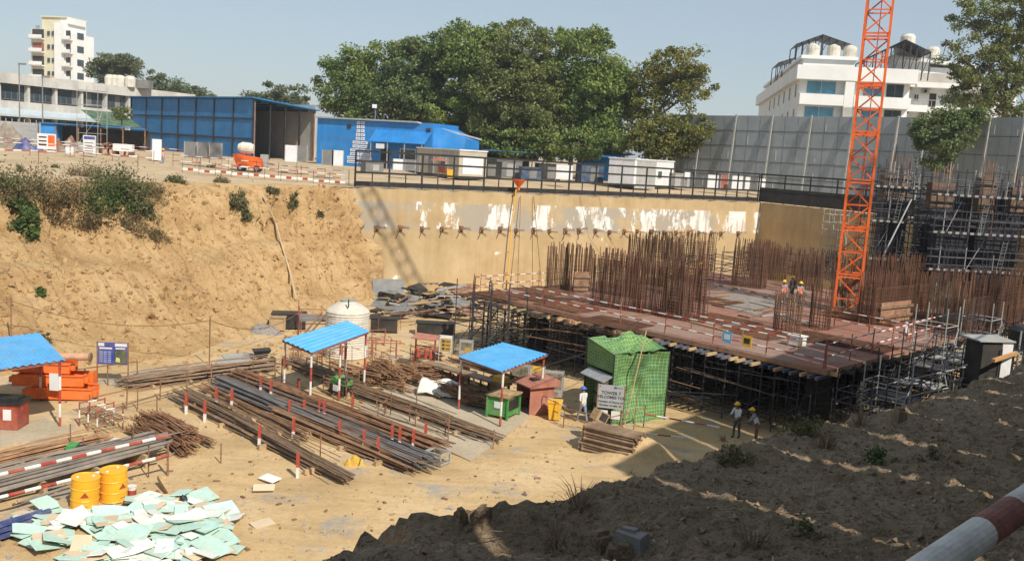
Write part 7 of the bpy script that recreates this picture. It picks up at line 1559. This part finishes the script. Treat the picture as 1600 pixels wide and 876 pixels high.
# ============================================================ PEOPLE
def person(P, rz, label, shirt, trousers, helmet, vest=None, pose='stand', h=1.72, held=None):
    s = h/1.72; t = thing('person', label, 'person', P, rz); J = {}; Ed = []; Rd = {}
    lean = {'stand': .0, 'walk': .05, 'bend': .45, 'work': .18}[pose]
    def up_(z_, y=0): return (0, y - lean*(z_-.95)*-1.0, z_)
    def add(n_, p, r, par=None): J[n_] = p; Rd[n_] = r; (Ed.append((par, n_)) if par else None)
    fy = lambda z_: lean*(z_-.95)
    dz = lambda z_: .95+(z_-.95)*math.cos(lean)
    add('pelvis', (0, 0, .95), .135); add('waist', (0, fy(1.12), dz(1.12)), .125, 'pelvis'); add('chest', (0, fy(1.33), dz(1.33)), .155, 'waist'); add('neck', (0, fy(1.47), dz(1.47)), .06, 'chest'); add('jaw', (0, fy(1.54)+.02, dz(1.55)), .072, 'neck'); add('head', (0, fy(1.6)+.02, dz(1.64)), .092, 'jaw'); add('nose', (0, fy(1.6)+.115, dz(1.585)), .014, 'jaw')
    for sx in (-1, 1):
        k = 'L' if sx < 0 else 'R'; sw = {'stand': 0, 'walk': sx*.16, 'bend': .3, 'work': .32}[pose]
        add('sh'+k, (sx*.18, fy(1.40), dz(1.40)), .072, 'chest'); ey = fy(1.40)+sw*.5; add('el'+k, (sx*.235, ey, dz(1.40)-.28), .047, 'sh'+k)
        wy = ey+(.06 if pose in ('stand', 'walk') else .22)+sw*.3; wz = dz(1.40)-.28-(.25 if pose in ('stand', 'walk') else .08); add('wr'+k, (sx*.225, wy, wz), .032, 'el'+k)
        hz = -.07 if pose in ('stand', 'walk') else -.03; hy = .02 if pose in ('stand', 'walk') else .07; add('pa'+k, (sx*.22, wy+hy, wz+hz), .034, 'wr'+k)
        for f in range(4): add(f'f{f}{k}', (sx*.22+(f-1.5)*.02*.3, wy+hy*1.9+(f-1.5)*.021, wz+hz*2.1-.004*abs(f-1.2)*4), .009, 'pa'+k)
        add('th'+k, (sx*.19, wy+hy+.045, wz+hz*1.3), .010, 'pa'+k)
        st_ = {'stand': .02*sx, 'walk': -.26*sx, 'bend': .05*sx, 'work': .10*sx}[pose]
        add('hi'+k, (sx*.09, 0, .90), .105, 'pelvis'); add('kn'+k, (sx*.10, st_*.55+.03, .49), .068, 'hi'+k); add('an'+k, (sx*.10, st_, .085+(.05 if pose == 'walk' and st_ < 0 else 0)), .046, 'kn'+k); add('to'+k, (sx*.11, st_+.17, .045), .042, 'an'+k)
    names = list(J); me = bpy.data.meshes.new('body'); me.from_pydata([tuple(c*s for c in J[n_]) for n_ in names], [(names.index(a), names.index(b_)) for a, b_ in Ed], [])
    o = bpy.data.objects.new('body', me); col.objects.link(o); sk = o.modifiers.new('skin', 'SKIN')
    for i, n_ in enumerate(names): v_ = me.skin_vertices[0].data[i]; v_.radius = (Rd[n_]*s,)*2 if n_ not in ('chest', 'waist', 'pelvis') else (Rd[n_]*s*1.12, Rd[n_]*s*.82); v_.use_root = (i == 0)
    sb = o.modifiers.new('sub', 'SUBSURF'); sb.levels = 1
    dg = bpy.context.evaluated_depsgraph_get(); nm = bpy.data.meshes.new_from_object(o.evaluated_get(dg)); bpy.data.objects.remove(o)
    nm.name = 'body'; nm.materials.clear(); [nm.materials.append(m_) for m_ in (C_SKIN, shirt, trousers, C_BLACK)]
    seg = [(Vector(J[a])*s, Vector(J[b_])*s, a, b_) for a, b_ in Ed]
    def reg(a, b_):
        if b_[:2] in ('an', 'kn', 'hi'): return 2
        if b_[:2] == 'to': return 3
        if b_ in ('waist', 'chest') or b_[:2] in ('sh', 'el'): return 1
        if b_ == 'neck': return 0
        return 0
    tors = []
    for p in nm.polygons:
        c = p.center; best = None
        for a_, b__, na, nb in seg:
            d = b__-a_; f = max(0, min(1, (c-a_).dot(d)/max(1e-9, d.length_squared))); q = (c-(a_+d*f)).length/((Rd[na]*(1-f)+Rd[nb]*f)*s)
            if best is None or q < best[0]: best = (q, na, nb, f)
        p.material_index = 0 if (best[2] == 'neck' and best[3] > .5) else 1 if best[2] == 'neck' else reg(best[1], best[2])
        if best[2] in ('waist', 'chest', 'neck') and p.material_index == 1: tors.append(p.index)
        p.use_smooth = True
    bo = bpy.data.objects.new('body', nm); col.objects.link(bo); bo.parent = t
    if vest is not None:
        b = MB(); vm = {}
        for i in tors:
            idx = []
            for vi in nm.polygons[i].vertices:
                if vi not in vm: vm[vi] = len(b.v); v_ = nm.vertices[vi]; b.v.append(tuple(v_.co+v_.normal*.016))
                idx.append(vm[vi])
            z_ = nm.polygons[i].center.z/s; b.face(tuple(idx), 1 if (abs(z_-1.12) < .035 or abs(abs(nm.polygons[i].center.x)-.09) < .022) else 0)
        b.build('safety_vest', [vest, M('reflective_band', (.6, .6, .5), .4)], t)
    hd = Vector(J['head'])*s; b = MB(); b.lathe([(.155, .0), (.152, .015), (.118, .02), (.112, .06), (.085, .105), (.045, .125), (.005, .13)], 16, hd+V(0, -.005, .025)); b.b2(-.08, .08, hd.y+.10, hd.y+.19, hd.z+.02, hd.z+.034); b.build('helmet', helmet, t)
    for sx in (-1, 1): b = MB(); b.box((sx*.034*s, hd.y+.085, hd.z-.012), (.022, .02, .012)); b.build('eye', C_INK, t)
    return t
C_SHW = M('white_shirt', (.62, .63, .66), .85, 0, .1, 4); C_JEAN = M('jeans', (.16, .21, .30), .85, 0, .2, 5); C_HBL = M('blue_helmet', (.02, .12, .55), .35, 0, .05); C_HYE = M('yellow_helmet', (.80, .48, .02), .35, 0, .05)
C_VOR = M('orange_vest', (.85, .16, .05), .7, 0, .08, 4); C_SHG = M('grey_shirt', (.25, .26, .28), .85, 0, .15, 4); C_TRD = M('dark_trousers', (.05, .05, .06), .85, 0, .2, 4); C_TRM = M('maroon_trousers', (.16, .05, .05), .85, 0, .2, 4); C_PKS = M('pink_shirt', (.65, .30, .24), .85, 0, .1, 4)
person(G(909, 660), .6, 'person in blue helmet, white shirt and pale jeans walking past the net shed', C_SHW, C_JEAN, C_HBL, M('white_vest', (.5, .5, .52), .8, 0, .1, 4), 'walk')
person(G(1150, 684), 2.3, 'person in yellow helmet and white harness standing in the shade under the deck, left one', C_SHW, C_TRD, C_HYE, None, 'work')
person(G(1181, 692), 1.2, 'person in yellow helmet and maroon trousers bending at the dark scaffold, right one', C_SHG, C_TRM, C_HYE, C_SHW, 'bend', 1.66)
person(G(1222, 478, DZ), 2.8, 'person in bright orange vest and yellow helmet on the deck left of the crane', C_SHG, C_TRD, C_HYE, C_VOR, 'stand')
person(G(1236, 470, DZ), .4, 'person in dark shirt and yellow helmet standing behind the orange-vested one', C_TRD, C_TRD, C_HYE, None, 'stand')
person(G(1246, 480, DZ), 3.4, 'person in orange vest half hidden behind the front round cage', C_SHG, C_TRD, C_HYE, C_VOR, 'work')
person(G(1092, 446, DZ), 2.0, 'person in pink shirt and yellow helmet among the tall rebar cages', C_PKS, C_JEAN, C_HYE, C_VOR, 'stand')
person(at(255, 88, 9.35), 1.6, 'person in pink shirt and jeans at the barrier before the blue shed', C_PKS, C_JEAN, C_HYE, None, 'stand')

# ============================================================ BARRIERS ON THE UPPER GROUND
def ub(pts, label, **k): return barrier([tuple(p) for p in pts], label, striped=True, **k)
def U(px, Y): p = at(px, Y, 9.0); p.z = max(9.0, drop_on(p.x, p.y, ('ground',))); return p
ub([U(-20, 70), U(60, 74), U(130, 77), U(215, 80)], 'striped barrier nearest the bank rim at the far left', h=1.0, rails=(1.0,), step=3.0, r=.032, seg=.7)
ub([U(-20, 80), U(110, 85), U(240, 87)], 'striped barrier along the middle of the upper left track', h=1.1, rails=(1.1, .5), step=3.2, r=.032, seg=.7)
ub([U(-20, 94), U(160, 96), U(300, 95)], 'striped barrier in front of the scrap mounds by the blue shed', h=1.1, rails=(1.1,), step=3.5, r=.032, seg=.8)
ub([U(270, 85), U(400, 84), U(470, 82), U(545, 81)], 'striped barrier behind the grey framed panels and the orange pump', h=1.15, rails=(1.1, .55), step=2.6, r=.03, seg=.7)
A_, B_ = U(285, 78.5), U(540, 79.5); n = 10; t = thing('toe_board_line', 'row of red and white boards on the bank rim below the orange pump', 'barrier', A_)
for k in range(n):
    p, q = A_.lerp(B_, k/n), A_.lerp(B_, (k+.97)/n); b = MB(); b.stripes(p+V(0, 0, .3+random.uniform(-.05, .05)), q+V(0, 0, .3+random.uniform(-.05, .05)), .05, .50, .2); b.build('board', [C_WHITE, C_RED], t, True); b = MB(); b.tube(p, p+V(0, 0, 1.1), .03, 6); b.build('post', C_RUST, t, True)
b = MB(); b.stripes(A_+V(0, -.1, .95), B_+V(0, -.1, .95), .05, .8, .06); b.build('rail', [C_WHITE, C_RED], t, True)

# ============================================================ THE NEAR BANK
def npt(px, py): return hit(px, py, ('near',))
def rock(P, w_, label, mat, seed, name='stone', cat='stone', h=.6):
    rr = random.Random(seed); b = MB(); f = lambda s_: rr.uniform(.72, 1.0)*s_*w_/2; hh = w_*h
    lo = [(f(-1), f(-.75), -.05), (f(1), f(-.8), -.05), (f(1), f(.75), -.05), (f(-1), f(.8), -.05)]; hi = [(x*rr.uniform(.55, .9), y*rr.uniform(.5, .9), hh*rr.uniform(.75, 1.0)) for x, y, _ in lo]
    b.hexa(lo+hi); b.hexa([(x*.62+w_*.12, y*.6-w_*.1, hh*.5) for x, y, _ in lo]+[(x*.55+w_*.1, y*.6-w_*.08, hh*rr.uniform(1.0, 1.18)) for x, y, _ in hi]); return tag(b.build(name, mat, loc=P-V(0, 0, hh*.25), rz=seed*1.3), label, cat)
C_STONE = M('grey_stone', (.21, .205, .20), .9, 0, .25, 4, bump=.3, bscale=14)
rock(npt(986, 852), .40, 'large grey stone lying on the near bank by the gully', C_STONE, 2); rock(npt(944, 856), .42, 'brownish squarish stone left of the large grey one', SOIL, 3); rock(npt(965, 872), .38, 'broken brown stone below the large grey one', SOIL, 5)
for k, (px, py, l) in enumerate(((820, 775, 'clod standing on the crest beside the dry stems'), (755, 812, 'upright clod on the crest at the gully mouth'), (720, 815, 'squarish small clod on the lower crest'), (1290, 655, 'pale clod on the crest in front of the shaded workers'), (1405, 655, 'clod in a streak of sunlight on the right slope'))):
    rock(npt(px, py), .24 if k < 3 else .34, l, SOIL, 7+k, 'earth_clod', 'clod', .9)
cl = MB(); 
for k in range(12000):
    t_, e_ = random.uniform(-6, 30), random.uniform(-.6, 6.5)
    if random.random() > 1.15-t_/34: continue
    x, y = E0.x+GA.x*t_+GN.x*e_, E0.y+GA.y*t_+GN.y*e_; z_ = drop_on(x, y, ('near',)); s_ = random.choice((.009, .012, .014, .018, .022, .028, .04))*random.uniform(.7, 1.3)
    i0 = len(cl.v); q = [Vector((random.gauss(0, 1), random.gauss(0, 1), random.gauss(0, .8))).normalized()*s_*random.uniform(.8, 1.3) for _ in range(4)]
    a_, b_, c_, d_ = Vector((s_, 0, 0)), Vector((-s_*.5, s_*.9, 0)), Vector((-s_*.5, -s_*.8, 0)), Vector((random.gauss(0, .3)*s_, random.gauss(0, .3)*s_, s_*1.1)); R3 = Matrix.Rotation(random.uniform(0, 6.28), 3, 'Z')
    e__ = Vector((s_*.7, s_*.6, s_*.5)); pts = [a_, b_, c_, d_, e__, Vector((0, 0, -s_))]
    cl.v += [tuple(R3@p+Vector((x, y, z_+s_*.25))) for p in pts]
    for f in ((0, 4, 3), (4, 1, 3), (1, 2, 3), (2, 0, 3), (0, 5, 4), (4, 5, 1), (1, 5, 2), (2, 5, 0)): cl.face(tuple(i0+i for i in f))
tag(cl.build('earth_clods', CLOD), 'crumbled clods and stones strewn over the shaded near bank', 'clods', kind='stuff')
fl = MB()
for k in range(5200):
    t_, e_ = random.uniform(-6, 24), random.uniform(-.5, 6.5)
    if random.random() > 1.1-t_/26 or vnoise(t_*.6, e_*.6, 5) < -.12+.3*random.random(): continue
    x, y = E0.x+GA.x*t_+GN.x*e_, E0.y+GA.y*t_+GN.y*e_; z_ = drop_on(x, y, ('near',)); a_ = random.uniform(0, 6.28); l = random.uniform(.02, .11); p = Vector((x, y, z_+.012)); q = p+V(math.cos(a_)*l, math.sin(a_)*l, random.uniform(0, .03)); s_ = V(-math.sin(a_), math.cos(a_), 0)*random.uniform(.002, .008); fl.quad(p-s_, p+s_, q+s_, q-s_, random.randrange(3))
tag(fl.build('dry_litter', [C_DRY, M('straw', (.38, .30, .17), .9, 0, .2, 3), C_BARK]), 'dry leaves, straw and root bits littering the shaded near bank', 'litter', kind='stuff')
def tuft(px, py, label, mat, h=.5, n=60, w_=.25, name='grass_tuft', cat='weed'):
    P = npt(px, py); b = MB()
    for k in range(n):
        a_ = random.uniform(0, 6.28); r_ = random.random()*w_; x, y = r_*math.cos(a_)*.4, r_*math.sin(a_)*.4; d = V(math.cos(a_)*w_*random.uniform(.4, 1.6), math.sin(a_)*w_*random.uniform(.4, 1.6), h*random.uniform(.5, 1.05)); p0 = V(x, y, -.05); p1 = p0+V(d.x*.35, d.y*.35, d.z*.65); p2 = p0+d
        w2 = .006; s_ = V(-math.sin(a_), math.cos(a_), 0)*w2; b.quad(p0-s_, p0+s_, p1+s_, p1-s_); k0 = len(b.v); b.v += [tuple(p1-s_), tuple(p1+s_), tuple(p2)]; b.face((k0, k0+1, k0+2))
    return tag(b.build(name, mat, loc=P), label, cat)
shrub(1378, 724, .55, .40, 'bright green leafy weed in the middle of the right slope', SHRUBG, 12, 45, .028, 'weed', 'weed', ('near',))
shrub(1268, 835, .55, .22, 'dark green weed low on the slope near the bottom edge', SHRUBM, 12, 45, .025, 'weed', 'weed', ('near',))
shrub(1150, 722, .8, .28, 'thin olive weed patch left of centre on the slope', SHRUBM, 12, 40, .028, 'weed', 'weed', ('near',))
shrub(1456, 718, .4, .2, 'small grey-green weed right of the bright one', SHRUBM, 8, 35, .025, 'weed', 'weed', ('near',))
shrub(1260, 680, 1.0, .5, 'weedy green clump on the crest before the shaded scaffold', SHRUBM, 16, 40, .035, 'weed', 'weed', ('near',))
for k, (px, py, h_, l) in enumerate(((1395, 632, .7, 'dry grass tuft on the crest below the deck corner'), (1290, 700, .45, 'dry straw tuft beside the sunlit streak'), (1500, 590, .5, 'dry grass tuft on the far crest near the white block'), (985, 745, .4, 'dry straw tuft on the crest above the dark hollow'), (905, 790, .35, 'dry stalks tuft behind the gully'), (1130, 690, .5, 'dry grass tuft at the foot of the striped bar'), (1345, 665, .5, 'straw tuft on the sunlit rim of the slope'), (870, 850, .3, 'dry root tuft near the bottom of the gully'), (1180, 850, .3, 'dry straw tuft at the bottom centre of the slope'))):
    tuft(px, py, l, C_DRY, h_, 50, .3)
for k, (px, py, l) in enumerate(((865, 778, 'left'), (885, 775, 'middle'), (898, 772, 'right'))):
    P = npt(px, py); b = MB(); R_ = .30-.05*k; b.path([P+V(R_*(1-math.cos(u))*.9-.05, 0, R_*math.sin(u)*1.1-.03) for u in np.linspace(0, 2.5, 9)], .007, 5); tag(b.build('dry_branch', C_DRY), f'arching dry stem on the crest of the near bank, {l} of three', 'stem')
for k in range(40):
    P = npt(random.uniform(700, 1500), random.uniform(720, 870)); a_ = random.uniform(0, 6.28); L = random.uniform(.15, .6); b = MB(); b.tube(P+V(0, 0, .02), P+V(math.cos(a_)*L, math.sin(a_)*L, random.uniform(.0, .12)), .006, 5, .003); tag(b.build('dry_stick', C_DRY), 'dry stick lying on the shaded near bank', 'stick', 'dry sticks on the near bank')
# hand rail beside the photographer
def fromcam(px, py, d): return CAM + ray(px, py)*d
a_, b_ = fromcam(1422, 908, 1.20), fromcam(1640, 758, 1.52); d = (b_-a_).normalized()
t = thing('hand_rail', 'red and white painted hand rail close to the camera at the bottom right', 'hand rail', a_-d*.8-V(0, 0, 1.3)); b = MB(); s0 = a_-d*1.0; n = 26; L = 3.2; edges = [0]
pat = [.30, .30, .22, .17, .23, .115, .155, .13, .16, .20, .25, .25, .25, .25]; x = 0
for k, l in enumerate(pat): b.tube(s0+d*x, s0+d*(x+l), 0.0235, 20, mi=k % 2); x += l
b.build('rail', [M('handrail_white', (.55, .53, .50), .6, 0, .2, 20, bump=.15, bscale=60), M('handrail_red', (.17, .04, .032), .65, 0, .35, 25, bump=.15, bscale=60)], t, True)
for q in (.1, 2.3): p = s0+d*q; b = MB(); b.tube((p.x, p.y, drop_on(p.x, p.y, ('near',))-.2), p-V(0, 0, .02), .024, 12); b.build('post', C_RED, t, True)

# ============================================================ HAZE
hz = bpy.data.materials.new('haze'); hz.use_nodes = True; hn = hz.node_tree; hn.nodes.remove(hn.nodes['Principled BSDF'])
pv = hn.nodes.new('ShaderNodeVolumePrincipled'); pv.inputs['Color'].default_value = (.93, .95, 1, 1); pv.inputs['Density'].default_value = .00033; pv.inputs['Anisotropy'].default_value = .2
hn.links.new(pv.outputs[0], hn.nodes['Material Output'].inputs['Volume'])
b = MB(); b.b2(-5300, 5300, -5300, 5300, -3, 64); tag(b.build('haze', hz), 'thin pale dust haze over the whole site', 'haze', kind='stuff')
